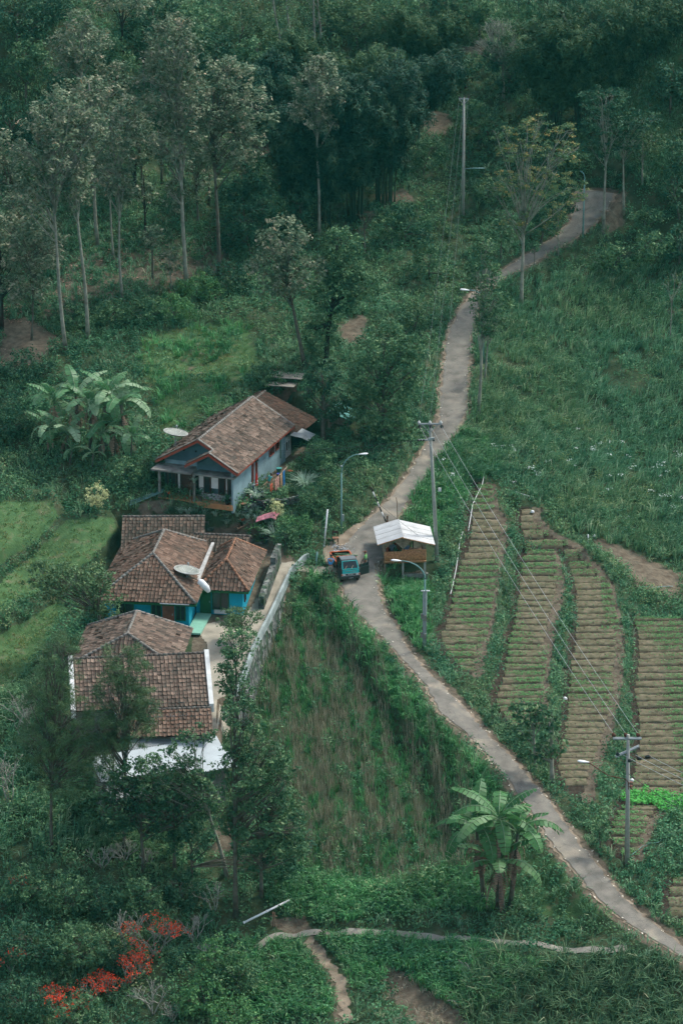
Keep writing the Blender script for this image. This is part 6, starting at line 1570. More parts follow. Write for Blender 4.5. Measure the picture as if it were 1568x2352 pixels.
# ------------------------------------------------------------------ bamboo kiosk
K0 = atz(882, 1291, .18); kz = R(4)
ks = thing('bamboo_kiosk', 'open bamboo kiosk on posts with a white sheet roof beside the lane', 'kiosk', K0, kz)
KW, KD = 3.12, 3.0
def kw_(x, y, z=0): c, s_ = math.cos(kz), math.sin(kz); return np.array([K0[0]+x*c-y*s_, K0[1]+x*s_+y*c, K0[2]+z])
mb = MB(); mb.box((KW/2,KD/2,-.04), (KW,KD,.08)); mb.build('floor', M['timber'], ks)
mb = MB(); n = 46
for k in range(n):
    x = .03+k*(KW-.06)/(n-1); top = .80 if x < KW*.42 else .93; mb.tube([(x,-.05,-.1),(x,-.05,top)], .034, 6)
mb.build('bamboo_panel', M['bamboo'], ks)
mb = MB(); mb.tube([(0,-.09,.80),(KW*.43,-.09,.80)], .045, 7); mb.tube([(KW*.42,-.09,.94),(KW,-.09,.94)], .045, 7); mb.tube([(0,-.1,.05),(KW,-.1,.05)], .045, 7); mb.build('rail', M['bamboo'], ks)
APX = 1.35
def rz_(x): return 1.70+ (x*.31 if x < APX else APX*.31-(x-APX)*.29)
for x, y in ((0.05,.05),(1.4,.05),(KW-.08,.05),(0.05,KD-.1),(KW-.08,KD-.1),(KW-.08,1.5)):
    mb = MB(); mb.box((x,y,(rz_(x)-1.0)/2), (.13,.13,rz_(x)+1.0+.0)); mb.build('post', M['bamboo_grey'], ks)
mb = MB(); mb.box((KW-.08,-.02,-.8), (.14,.14,1.5)); mb.box((1.4,-.02,-.7), (.13,.13,1.3)); mb.build('stilt', M['polec'], ks)
# slatted gussets
mb = MB()
for cx_, s_ in ((1.4,-1),(1.4,1),(.05,1),(KW-.08,-1)):
    for k in range(7):
        zt = rz_(cx_+s_*.1*k)-.05; L_ = .95-.0*k
        a = Vector((cx_, .0, 1.05+k*.09)); b = Vector((cx_+s_*(.75-.09*k), .0, min(rz_(cx_+s_*(.75-.09*k))-.06, 1.75+k*.04)))
        mb.bar(a, b, .03, .07)
mb.build('slatted_gusset', M['bamboo_grey'], ks)
mb = MB()
for k in range(26):
    x = .1+k*(KW-.2)/25
    if random.random() < .82: mb.tube([(x,KD-.08,0),(x,KD-.08,rz_(x)-.05)], .042, 5)
mb.build('back_wall', M['timber'], ks)
mb = MB()
for k in range(14):
    y = .7+k*.16
    if y < KD-.1: mb.tube([(.04,y,0),(.04,y,1.55)], .042, 5)
for k in range(5): mb.tube([(KW-.04,1.6+k*.25,0),(KW-.04,1.6+k*.25,rz_(KW)-.05)], .035, 5)
mb.build('side_wall', M['bamboo_grey'], ks)
mb = MB(); mb.box((KW-.62,.5,1.15), (.55,.04,.62)); mb.build('cream_board', plain('cream_board', (.45,.38,.26), .8), ks)
mb = MB(); mb.box((.75,KD-.6,.35), (1.2,.5,.7)); mb.box((.3,.9,.6), (.08,.9,1.1)); mb.build('counter', M['redwood'], ks)
# roof: two sloping white sheets
def rsheet(x0, x1, y0, y1, mat='whiteroof'):
    n = int((x1-x0)/.04); V = []; Fc = []
    ny_ = int((y1-y0)/.09)
    ys = np.linspace(y0, y1, ny_*2+1)
    for i, y in enumerate(ys):
        dz = .013 if i % 2 else -.013
        V += [(x0, y, rz_(x0)+.06+dz), (x1, y, rz_(x1)+.06+dz)]
    Fc = [(2*i, 2*i+1, 2*i+3, 2*i+2) for i in range(len(ys)-1)]
    m2 = MB(); m2.add(V, Fc); b = [(v[0], v[1], v[2]-.02) for v in V]; m2.add(b, [tuple(f[::-1]) for f in Fc]); return m2
M['whiteroof'] = plain('white_roof_sheet', (.52,.53,.52), .6, .3, .16, 1.1)
for k, (x0, x1) in enumerate(((-.55, APX+.02), (APX-.12, KW+.62))):
    m2 = MB()
    for q in range(1):
        m3 = rsheet(x0, x1, -.5, KD+.35); m2.add(m3.v, m3.f)
    o = m2.build('roof_sheet', M['whiteroof'], ks)
    for yv in (-.5, KD+.35): mm = MB(); mm.bar((x0,yv,rz_(x0)+.01), (x1,yv,rz_(x1)+.01), .05, .06); mm.build('edge_batten', M['bamboo'], o)
    for yv in (.42, 1.35, 2.3): mm = MB(); mm.bar((x0,yv,rz_(x0)+.073), (x1,yv,rz_(x1)+.073), .014, .01); mm.build('sheet_seam', M['cap'], o)
mb = MB()
for x in (.05, .7, 1.35, 2.2, KW-.1): mb.tube([(x,-.4,rz_(x)-.06),(x,KD+.25,rz_(x)-.06)], .04, 6)
mb.build('rafter', M['bamboo_grey'], ks)
# concrete platform with a bamboo pile in front of and under the kiosk
pz = -1.0
Pq = atz(923, 1322, pz); pf = thing('concrete_platform', 'low mossy concrete platform beneath the kiosk', 'platform', (Pq[0], Pq[1], pz), kz)
M['mossy'] = plain('mossy_concrete', (.19,.21,.19), .95, .1, .45, 2.5, bmp=.03)
mb = MB(); mb.box((.98,.12,-.45), (1.96,.24,1.1)); mb.box((1.84,1.6,-.45), (.24,2.75,1.1)); mb.box((.12,1.6,-.45), (.24,2.75,1.1)); mb.box((.98,2.9,-.3), (1.5,.24,.8)); mb.build('curb', M['mossy'], pf)
mb = MB(); mb.box((.98,1.5,-.3), (1.48,2.5,.2)); mb.build('slab', M['dark'], pf)
mb = MB(); mb.box((2.05,2.6,.1), (.35,1.4,1.0)); mb.box((2.2,3.9,.4), (.35,1.0,1.2)); mb.build('side_block', M['mossy'], pf)
bp = thing('bamboo_pile', 'loose pile of old bamboo slats lying on the platform under the kiosk', 'bamboo pile', (Pq[0], Pq[1], pz+.1), kz)
mb = MB()
for k in range(15):
    x = .1+k*.12; sx = random.uniform(-.1,.45); mb.tube([(x,.02,.02+random.uniform(0,.05)),(x+sx,random.uniform(1.6,2.2),.12+random.uniform(0,.15))], .032, 5)
for k in range(4): mb.tube([(1.1+.15*k,.2,.1),(1.75+.05*k,1.6,.55+.05*k)], .045, 5)
mb.tube([(-.15,.5,.15),(1.6,.4,.2)], .03, 5); mb.build('slats', M['bamboo_grey'], bp)

# ------------------------------------------------------------------ people
SK = plain('skin', (.25,.13,.085), .6, .3, .06)
def skin_mesh(name, nodes, edges, mat, parent, sub=1):
    me = bpy.data.meshes.new(name); me.from_pydata([n[0] for n in nodes], edges, []); o = link(name, me, mat, parent)
    md = o.modifiers.new('Skin', 'SKIN'); md.use_smooth_shade = True
    for i, n in enumerate(nodes):
        sv = me.skin_vertices[0].data[i]; r = n[1]; sv.radius = (r, r) if not isinstance(r, tuple) else r; sv.use_root = (i == 0)
    s_ = o.modifiers.new('Sub', 'SUBSURF'); s_.levels = sub; s_.render_levels = sub
    return o
def person(label, loc, rz, J, shirt, pants, hair, shorts=False, cap=None, sleeve=.5, scale=1.0, plaid=False):
    """J: joint positions (x right, y forward, z up)"""
    root = thing('person', label, 'person', loc, rz); root.scale = (scale,)*3
    g = lambda k: Vector(J[k]); nodes = []; edges = []; ix = {}
    def nd(k, p, r, par=None):
        ix[k] = len(nodes); nodes.append((tuple(p), r)); 
        if par is not None: edges.append((ix[par], ix[k]))
    pel, ch, nk, hd = g('pelvis'), g('chest'), g('neck'), g('head')
    up = (hd-nk).normalized()
    nd('pel', pel, (.145,.105)); nd('wst', pel.lerp(ch, .45), (.125,.095), 'pel'); nd('ch', ch, (.15,.105), 'wst'); nd('nb', nk, .058, 'ch'); nd('jaw', nk+up*.09+Vector(J['face'])*.015, .065, 'nb'); nd('hc', hd, (.083,.098), 'jaw'); nd('ht', hd+up*.085, .055, 'hc')
    nd('nose', hd+Vector(J['face'])*.118-up*.015, .012, 'hc')
    for s_, a in (('L',-1),('R',1)):
        nd('sh'+s_, g('sh'+s_), .058, 'ch'); nd('el'+s_, g('el'+s_), .040, 'sh'+s_); nd('wr'+s_, g('wr'+s_), .026, 'el'+s_)
        d = (g('wr'+s_)-g('el'+s_)).normalized(); sd = d.orthogonal().normalized(); nd('hand'+s_, g('wr'+s_)+d*.07, (.038,.018), 'wr'+s_)
        for f in range(4): 
            q = g('wr'+s_)+d*.10+sd*(.027-.018*f); nd('f%d%s' % (f, s_), q, .009, 'hand'+s_); L_ = (.065,.075,.07,.055)[f]; nd('g%d%s' % (f, s_), q+d*L_*.6+d.cross(sd)*.015, .008, 'f%d%s' % (f, s_)); nd('h%d%s' % (f, s_), q+d*L_+d.cross(sd)*.035, .007, 'g%d%s' % (f, s_))
        nd('th'+s_, g('wr'+s_)+d*.05+sd*.045, .011, 'wr'+s_); nd('tt'+s_, g('wr'+s_)+d*.10+sd*.06, .009, 'th'+s_)
        nd('hp'+s_, g('hp'+s_), .088, 'pel'); nd('kn'+s_, g('kn'+s_), .056, 'hp'+s_); nd('an'+s_, g('an'+s_), .036, 'kn'+s_); nd('toe'+s_, g('toe'+s_), .032, 'an'+s_)
    skin_mesh('body', nodes, edges, SK, root)
    # shirt
    nodes = []; edges = []; ix = {}
    nd('a', pel.lerp(ch, .02), (.168,.128)); nd('b', pel.lerp(ch, .5), (.16,.12), 'a'); nd('c', ch, (.175,.128), 'b'); nd('d', ch.lerp(nk, .6), .095, 'c')
    for s_ in 'LR':
        nd('s'+s_, g('sh'+s_), .078, 'c'); nd('e'+s_, g('sh'+s_).lerp(g('el'+s_), sleeve), .063, 's'+s_); nd('f'+s_, g('sh'+s_).lerp(g('el'+s_), sleeve+.22), .060, 'e'+s_)
    skin_mesh('shirt', nodes, edges, shirt, root)
    nodes = []; edges = []; ix = {}
    nd('a', pel+Vector((0,0,.04)), (.158,.12)); nd('b', pel-Vector((0,0,.05)), (.155,.12), 'a')
    for s_ in 'LR':
        nd('h'+s_, g('hp'+s_), .105, 'b'); nd('k'+s_, g('hp'+s_).lerp(g('kn'+s_), .9), .085, 'h'+s_)
        if not shorts: nd('n'+s_, g('kn'+s_).lerp(g('an'+s_), .2), .075, 'k'+s_); nd('q'+s_, g('an'+s_)+Vector((0,0,.04)), .062, 'n'+s_)
    skin_mesh('trousers', nodes, edges, pants, root)
    q = up.to_track_quat('Z', 'Y').to_matrix(); mb = MB(); m2 = MB(); back = -Vector(J['face'])*.018
    m2.lathe([(.088,-.02),(.098,.03),(.09,.08),(.05,.115),(.01,.122)], 12); mb.add([tuple((q @ Vector(v))+hd+back) for v in m2.v], m2.f, True)
    h = mb.build('hair' if cap is None else 'cap', hair if cap is None else cap, root)
    if cap is not None: mb = MB(); f_ = Vector(J['face']); mb.box(hd+up*.04+f_*.13, (.13,.13,.015), M=f_.to_track_quat('Y','Z').to_matrix()); mb.build('visor', cap, h)
    mb = MB(); f_ = Vector(J['face']); sd = f_.cross(up).normalized()
    for a in (-1, 1): m3 = MB(); m3.lathe([(.004,-.008),(.010,0),(.004,.008)], 6, tuple(hd+f_*.093+sd*.03*a+up*.012)); mb.add(m3.v, m3.f)
    mb.build('eyes', M['black'], root)
    for s_ in 'LR':
        d = g('toe'+s_)-g('an'+s_); mb = MB(); c = g('an'+s_).lerp(g('toe'+s_), .5); a_ = math.atan2(d.y, d.x); mb.box((c.x, c.y, g('toe'+s_).z-.028), (.26,.09,.03), rz=a_); mb.box((c.x-math.cos(a_)*.03, c.y-math.sin(a_)*.03, g('toe'+s_).z-.005), (.12,.095,.03), rz=a_); mb.build('shoe', M['darkwood'], root)
    return root
STAND = dict(pelvis=(0,0,.92), chest=(0,0,1.28), neck=(0,0,1.46), head=(0,.02,1.60), face=(0,1,0), shL=(-.19,0,1.38), shR=(.19,0,1.38), elL=(-.25,-.03,1.10), elR=(.25,-.03,1.10), wrL=(-.24,.08,.86), wrR=(.24,.08,.86),
  hpL=(-.09,0,.86), hpR=(.09,0,.86), knL=(-.10,.03,.48), knR=(.10,.02,.48), anL=(-.11,-.02,.08), anR=(.12,-.02,.08), toeL=(-.13,.14,.04), toeR=(.15,.14,.04))
HAIR = plain('hair', (.02,.013,.01), .6)
blue = plain('blue_shirt', (.06,.27,.55), .85, .1, .1); green = plain('green_shirt', (.17,.42,.14), .85, .1, .1); khaki = plain('khaki', (.34,.30,.24), .85, .1, .1); jeans = plain('dark_jeans', (.035,.05,.06), .85, .1)
# truck first (its frame is used to place the person at the bed)
T0 = at(805, 1340); tz0 = T0[2]+.06; ta = R(13)
tr = thing('pickup_truck', 'black and turquoise pickup truck loaded with bamboo poles, one door open', 'pickup truck', (T0[0], T0[1], tz0), ta)
def tw(x, y, z=0): c, s_ = math.cos(ta), math.sin(ta); return np.array([T0[0]+x*c-y*s_, T0[1]+x*s_+y*c, tz0+z])
TB = plain('truck_black', (.016,.022,.024), .35, .5, .1); TC = plain('truck_turquoise', (.01,.42,.42), .4, .5, .05); TG = plain('truck_roof', (.15,.17,.18), .4, .5, .08); TO = plain('truck_orange', (.55,.10,.03), .5, .3); CH = plain('truck_chrome', (.45,.46,.44), .3, .5, .05)
W2 = .70
prof = [(.0,.32),(.0,1.0),(.06,1.03),(.46,1.56),(.55,1.62),(1.32,1.62),(1.36,1.0),(1.36,.32)]
def xin(z): return W2-(0 if z < 1.03 else (z-1.03)*.16)
mb = MB(); n = len(prof); V = [(-xin(z), y, z) for y, z in prof]+[(xin(z), y, z) for y, z in prof]
mb.add(V, [(i, (i+1) % n, n+(i+1) % n, n+i)[::-1] for i in range(n)]+[tuple(range(n)), tuple(range(n, 2*n))[::-1]]); cab = mb.build('cab', TB, tr)
bv = cab.modifiers.new('Bevel', 'BEVEL'); bv.width = .03; bv.segments = 2
mb = MB(); mb.box((0,.94,1.628), (1.16,.74,.02)); mb.build('roof_panel', TG, tr)
def wsp(u, t, off=.0):  # a point on the windscreen plane
    y = .06+(.46-.06)*t; z = 1.03+(1.56-1.03)*t; nrm = Vector((0,-.8,.6)); return Vector((u*xin(z), y, z))+nrm*off
mb = MB(); mb.prism([wsp(-.80,.10,.012), wsp(.80,.10,.012), wsp(.80,.92,.012), wsp(-.80,.92,.012)], None, tuple(Vector((0,-.8,.6))*.006)); mb.build('windscreen', M['glass'], tr)
mb = MB()
for a, b in (((-.86,.04),(.86,.04)),((-.86,.96),(.86,.96)),((-.86,.04),(-.86,.96)),((.86,.04),(.86,.96))): mb.bar(wsp(*a, .014), wsp(*b, .014), .055, .03)
mb.build('windscreen_frame', TC, tr)
mb = MB(); mb.box((0,-.012,.865), (1.24,.03,.27)); mb.build('front_panel', TC, tr)
mb = MB(); mb.box((0,-.02,.655), (.72,.04,.13)); mb.build('grille', M['black'], tr)
mb = MB(); mb.box((0,-.03,.73), (1.40,.04,.02)); mb.box((0,-.03,.575), (1.40,.04,.02)); mb.box((-.38,-.03,.655), (.02,.04,.13)); mb.box((.38,-.03,.655), (.02,.04,.13)); mb.build('chrome_trim', CH, tr)
for sx in (-1, 1):
    mb = MB(); mb.box((sx*.50,-.035,.655), (.17,.05,.115)); hl = mb.build('headlight', plain('lamp_glass', (.6,.62,.6), .15, .6, .05), tr)
    mb = MB(); mb.box((sx*.645,-.03,.655), (.09,.05,.11)); mb.build('turn_signal', TO, tr)
    mb = MB(); mb.box((sx*.52,-.055,.36), (.14,.03,.06)); mb.build('fog_lamp', TO, tr)
    mb = MB(); a = wsp(sx*.35-.25, .02, .05); mb.bar(a, wsp(sx*.35+.0, .42, .05), .03, .015); mb.build('wiper', plain('wiper_tan', (.5,.38,.25), .7), tr)
    mb = MB(); mb.box((sx*.75,.22,1.22), (.09,.05,.17)); mb.build('mirror', M['black'], tr)
mb = MB(); mb.box((0,-.04,.44), (1.42,.10,.22)); b_ = mb.build('bumper', TB, tr); bv = b_.modifiers.new('Bevel', 'BEVEL'); bv.width = .025; bv.segments = 2
mb = MB(); mb.box((0,-.10,.40), (.42,.012,.13)); pl = mb.build('number_plate', M['black'], tr)
def text(name, s, size, parent, loc, mat, rx=R(90)):
    c = bpy.data.curves.new(name, 'FONT'); c.body = s; c.size = size; c.align_x = 'CENTER'; c.align_y = 'CENTER'; c.extrude = .002; c.offset = .002
    tmp = bpy.data.objects.new('tmp', c); COL.objects.link(tmp); bpy.context.view_layer.update()
    me = bpy.data.meshes.new_from_object(tmp.evaluated_get(bpy.context.evaluated_depsgraph_get())); bpy.data.objects.remove(tmp); bpy.data.curves.remove(c)
    me.materials.clear(); return link(name, me, mat, parent, loc, (rx, 0, 0))
text('plate_lettering', 'N 1848 UF', .075, pl, (0,-.108,.40), M['white'])
text('grille_lettering', 'MITSUBISHI', .085, tr, (0,-.045,.655), M['white'])
mb = MB(); x = -.42
while x < .44:
    w = random.uniform(.03,.07); mb.bar((x,-.031,.86), (x+w*.4,-.031,.955), .016, .006); mb.bar((x+w*.2,-.031,.90), (x+w,-.031,.92), .014, .006); x += w+.02
mb.build('red_script', TO, tr)
mb = MB(); x = .02
while x < .36: mb.bar((x,-.031,.80), (x+.02,-.031,.84), .016, .006); x += .045
mb.build('yellow_script', plain('cream_paint', (.5,.42,.25), .6), tr)
for sx in (-1, 1):
    for y in (.42, 2.75):
        m2 = MB(); m2.lathe([(.17,-.09),(.25,-.085),(.275,-.05),(.275,.05),(.25,.085),(.17,.09)], 20); mb = MB(); mb.add([(sx*.60+v[2], y+v[0], .275+v[1]) for v in m2.v], m2.f, True); wo_ = mb.build('wheel', M['black'], tr)
        m2 = MB(); m2.lathe([(.06,-.08),(.17,-.07),(.17,.07),(.06,.08)], 14); mb = MB(); mb.add([(sx*.61+v[2], y+v[0], .275+v[1]) for v in m2.v], m2.f, True); mb.build('rim', M['metal'], wo_)
mb = MB(); mb.box((0,2.1,.45), (.7,2.9,.14)); mb.build('chassis', M['black'], tr)
mb = MB(); mb.box((0,2.52,.66), (1.42,2.2,.06)); mb.box((.72,2.52,.86), (.04,2.2,.42)); mb.box((-.72,2.52,.86), (.04,2.2,.42)); mb.box((0,3.64,.86), (1.48,.04,.42)); mb.box((0,1.44,1.1), (1.48,.04,.86)); mb.build('load_bed', TB, tr)
mb = MB(); mb.box((0,3.64,1.10), (1.52,.07,.06)); mb.box((.72,2.52,1.09), (.06,2.15,.05)); mb.box((-.72,2.52,1.09), (.06,2.15,.05)); mb.box((0,1.44,1.56), (1.5,.07,.06)); mb.box((-.74,1.44,1.25), (.06,.06,.6)); mb.box((.74,1.44,1.25), (.06,.06,.6)); mb.build('orange_rail', TO, tr)
mb = MB(); Md = Matrix.Rotation(R(-62), 3, 'Z')
def dpt(u, z): p = Md @ Vector((0, u, 0)); return Vector((.72+p.x, .30+p.y, z))
mb.prism([dpt(0,.38), dpt(.92,.38), dpt(.92,1.0), dpt(0,1.0)], None, tuple(Md @ Vector((.05,0,0)))); d_ = mb.build('door', TB, tr)
mb = MB(); mb.bar(dpt(.02,1.0), dpt(.25,1.5), .04); mb.bar(dpt(.25,1.5), dpt(.88,1.5), .04); mb.bar(dpt(.88,1.5), dpt(.9,1.0), .04); mb.build('window_frame', TB, d_); mb = MB(); mb.prism([dpt(.08,1.01), dpt(.86,1.01), dpt(.84,1.25), dpt(.2,1.25)], None, tuple(Md @ Vector((.01,0,0)))); mb.build('pane', M['glass'], d_)
for sx in (-1, 1):
    mb = MB(); mb.prism([(sx*(W2+.0)-(0 if sx < 0 else .0),.30,1.06),(sx*(W2+.0),1.2,1.06),(sx*(xin(1.5)+.008),1.2,1.5),(sx*(xin(1.5)+.008),.5,1.5)], None, (sx*.006,0,0)); mb.build('side_window', M['glass'], tr)
bl = thing('bamboo_load', 'green bamboo poles heaped in the bed of the pickup truck', 'bamboo poles', tw(0, 2.5, .70), ta, 'bamboo poles in the truck bed')
for k in range(16):
    x = -.6+.08*k; zz = .06+.06*(k % 3); mb = MB(); mb.tube([(x,1.0,zz),(x+random.uniform(-.12,.12),-.9,zz+random.uniform(.3,.75))], .040, 7); mb.build('pole', M['bamboo_green'], bl)
mb = MB(); mb.tube([(-.55,.2,.62),(.75,-1.5,1.0)], .045, 7); mb.build('pole', M['bamboo_green'], bl)
# people by the truck
J = dict(STAND); J.update(pelvis=(0,0,.90), chest=(0,.10,1.24), neck=(0,.22,1.40), head=(0,.30,1.52), face=(0,.8,-.6), shL=(-.20,.14,1.33), shR=(.20,.14,1.33), elL=(-.24,.36,1.18), elR=(.24,.36,1.18), wrL=(-.18,.58,1.12), wrR=(.18,.58,1.12), anL=(-.14,-.12,.08), toeL=(-.15,.04,.04), knL=(-.12,-.02,.48))
B = at(759, 1325); person('person in a blue T-shirt and khaki shorts leaning over the truck bed', B, R(-12), J, blue, khaki, HAIR, shorts=True, scale=1.0)
J = dict(STAND); J.update(elL=(-.26,-.08,1.12), wrL=(-.22,.12,.95), elR=(.27,0,1.12), wrR=(.25,.18,.98), knR=(.10,.08,.50))
B = at(839, 1315); person('person in a green T-shirt and dark trousers standing right of the truck', B, R(80), J, green, jeans, HAIR, cap=plain('brown_cap', (.20,.08,.05), .8))
SIT = dict(pelvis=(0,0,.50), chest=(0,.04,.88), neck=(0,.06,1.06), head=(0,.10,1.20), face=(0,.95,-.3), shL=(-.19,.04,.98), shR=(.19,.04,.98), elL=(-.27,.16,.74), elR=(.27,.16,.74), wrL=(-.14,.36,.70), wrR=(.14,.36,.70),
  hpL=(-.09,.05,.46), hpR=(.09,.05,.46), knL=(-.12,.44,.48), knR=(.12,.44,.48), anL=(-.12,.42,.08), anR=(.12,.42,.08), toeL=(-.12,.58,.04), toeR=(.12,.58,.04))
def mk_plaid():
    m, nt, b = newmat('plaid_shirt', .9, .1); tc = N(nt, 'ShaderNodeTexCoord'); w1 = N(nt, 'ShaderNodeTexWave', bands_direction='X'); w2 = N(nt, 'ShaderNodeTexWave', bands_direction='Z')
    for w in (w1, w2): w.inputs['Scale'].default_value = 6; nt.links.new(tc.outputs['Object'], w.inputs['Vector'])
    f = math_(nt, 'MULTIPLY', w1.outputs['Fac'], w2.outputs['Fac']); nt.links.new(ramp(nt, f, [(.15, (.02,.04,.08)), (.6, (.45,.5,.55))]), b.inputs['Base Color']); return m
person('person in a checked shirt sitting inside the kiosk with back turned', kw_(.62, .85, .02), kz, SIT, mk_plaid(), jeans, HAIR, sleeve=.7)
person('person in a grey-blue shirt sitting low behind the middle post of the kiosk', kw_(1.75, .85, -.02), kz+.3, SIT, plain('greyblue', (.12,.16,.26), .9), jeans, HAIR, scale=.92)
mb = MB(); mb.box((0,0,.24), (2.2,.34,.06)); mb.box((-.9,0,.1), (.08,.3,.24)); mb.box((.9,0,.1), (.08,.3,.24)); o = mb.build('bench', M['timber'], None, tuple(kw_(1.2,.75,.12)), (0,0,kz)); tag(o, 'plain wooden bench under the people inside the kiosk', 'bench')
# person hanging laundry
lp = uw(7.55, 3.3, 0); lp[2] = float(H(lp[0], lp[1]))
J = dict(STAND); J.update(chest=(0,.08,1.26), neck=(0,.14,1.43), head=(0,.2,1.56), face=(0,.9,-.3), shL=(-.19,.08,1.36), shR=(.19,.08,1.36), elL=(-.22,.32,1.38), elR=(.22,.32,1.42), wrL=(-.14,.52,1.5), wrR=(.14,.52,1.52), knL=(-.12,.12,.5), anL=(-.12,-.05,.08))
person('person in a turquoise top and pale shorts hanging laundry beside the upper house', lp, R(-70), J, plain('teal_top', (.08,.42,.40), .9), plain('pale_short', (.45,.42,.38), .9), HAIR, shorts=True, scale=.95)

# ------------------------------------------------------------------ the yard of the upper house
def ug(x, y, dz=0): p = uw(x, y); return np.array([p[0], p[1], float(H(p[0], p[1]))+dz])
cl = thing('clothes_line', 'leaning bamboo pole propped on sticks beside the upper house', 'clothes line', ug(8.25, 3.2), ang)
mb = MB(); mb.tube([(-.15,-1.3,1.1),(.25,1.6,1.75)], .03, 6); mb.build('pole', M['bamboo_grey'], cl)
for y, z in ((-1.1,1.15),(1.35,1.7)):
    mb = MB(); mb.tube([(0,y,-.1),(0,y,z)], .03, 5); mb.build('prop', M['timber'], cl)
def cloth(label, u0, u1, hgt, mat, off=0.):
    V = []; Fc = []; a = Vector((-.15,-1.3,1.1)); b = Vector((.25,1.6,1.75)); nn = 8; mm = 5
    for s_ in range(2):
        for i in range(nn+1):
            for j in range(mm+1):
                p = a.lerp(b, u0+(u1-u0)*i/nn); k = j/mm; fold = math.sin(i*2.1)*.05*k+(.012 if s_ else -.012)
                V.append((p.x+.03+off+fold, p.y, p.z+.03-hgt*k))
    q = (nn+1)*(mm+1)
    for s_ in range(2):
        for i in range(nn):
            for j in range(mm):
                f = [s_*q+i*(mm+1)+j, s_*q+(i+1)*(mm+1)+j, s_*q+(i+1)*(mm+1)+j+1, s_*q+i*(mm+1)+j+1]; Fc.append(tuple(f if s_ else f[::-1]))
    mb = MB(); mb.add(V, Fc, True); o = mb.build('laundry', mat, None, tuple(ug(8.25, 3.2)), (0,0,ang)); tag(o, label, 'laundry', 'laundry drying beside the upper house')
cloth('orange cloth drying at the near end of the bamboo pole', .05,.17,.6, plain('orange_cloth', (.62,.10,.04), .9)); cloth('white and red patterned sarong on the bamboo pole', .30,.55,.95, plain('patterned_cloth', (.40,.22,.18), .9, .1, .8, 9))
cloth('tan cloth drying between the sarong and the blue one', .60,.70,1.15, plain('tan_cloth', (.45,.28,.16), .9)); cloth('bright blue cloth at the far end of the bamboo pole', .74,.84,1.35, plain('blue_cloth', (.02,.17,.42), .9))
# pink quilt over the bush
B = ug(8.6,.3); V = []; Fc = []
for i in range(9):
    for j in range(7):
        x = -.75+i*.19; y = -.55+j*.18; V.append((x+.3*y, y, .85+.12*math.sin(x*3)+.08*math.cos(y*4)-.55*max(0,abs(x)-.45)-.3*max(0,-y-.2)))
q = len(V); V += [(v[0],v[1],v[2]-.05) for v in V]
for i in range(8):
    for j in range(6): a = i*7+j; Fc += [(a,a+7,a+8,a+1),(q+a,q+a+1,q+a+8,q+a+7)]
mb = MB(); mb.add(V, Fc, True); o = mb.build('quilt', plain('pink_quilt', (.62,.25,.28), .9, .1, .5, 4), None, tuple(B)); tag(o, 'pink patterned quilt spread over the bushes to dry', 'quilt')
# motorcycles
def moto(label, loc, rz, col):
    r = thing('motorcycle', label, 'motorcycle', loc, rz, 'motorcycles beside the upper house')
    for y in (-.6,.6):
        m2 = MB(); m2.lathe([(.20,-.035),(.27,-.04),(.29,0),(.27,.04),(.20,.035)], 18); mb = MB(); mb.add([(v[2], y+v[0], .29+v[1]) for v in m2.v], m2.f, True); w = mb.build('wheel', M['black'], r)
        m2 = MB(); m2.lathe([(.03,-.03),(.19,-.015),(.19,.015),(.03,.03)], 12); mb = MB(); mb.add([(v[2], y+v[0], .29+v[1]) for v in m2.v], m2.f, True); mb.build('rim', M['metal'], w)
    mb = MB(); mb.tube([(0,.5,.5),(0,.15,.45),(0,-.25,.55),(0,-.75,.68)], [.07,.13,.14,.06], 8); mb.tube([(0,.45,.45),(0,.36,.95)], [.1,.07], 8); mb.build('body', col, r)
    mb = MB(); mb.box((0,-.28,.76), (.24,.75,.09)); mb.build('seat', M['black'], r)
    mb = MB(); mb.tube([(-.34,.25,1.03),(0,.34,1.0),(.34,.25,1.03)], .02, 6); mb.tube([(0,.6,.29),(0,.40,.9)], .03, 6); mb.build('handlebar', M['metal'], r)
    for a in (-1, 1):
        mb = MB(); mb.tube([(a*.26,.3,1.03),(a*.32,.3,1.2)], .01, 4); mb.lathe([(.02,-.02),(.07,0),(.02,.02)], 8, (a*.33,.3,1.23)); mb.build('mirror', M['whiteplast'], r)
    mb = MB(); mb.lathe([(.03,-.04),(.08,0),(.03,.05)], 8, (0,.46,.88)); mb.build('headlight', M['white'], r)
moto('dark motorcycle parked nearest the wall of the upper house', ug(7.1,1.9), ang+R(60), plain('moto_blue', (.02,.05,.08), .3, .5)); moto('dark motorcycle parked in front next to the ladder', ug(7.5,.7), ang+R(75), plain('moto_black', (.015,.015,.018), .3, .5))
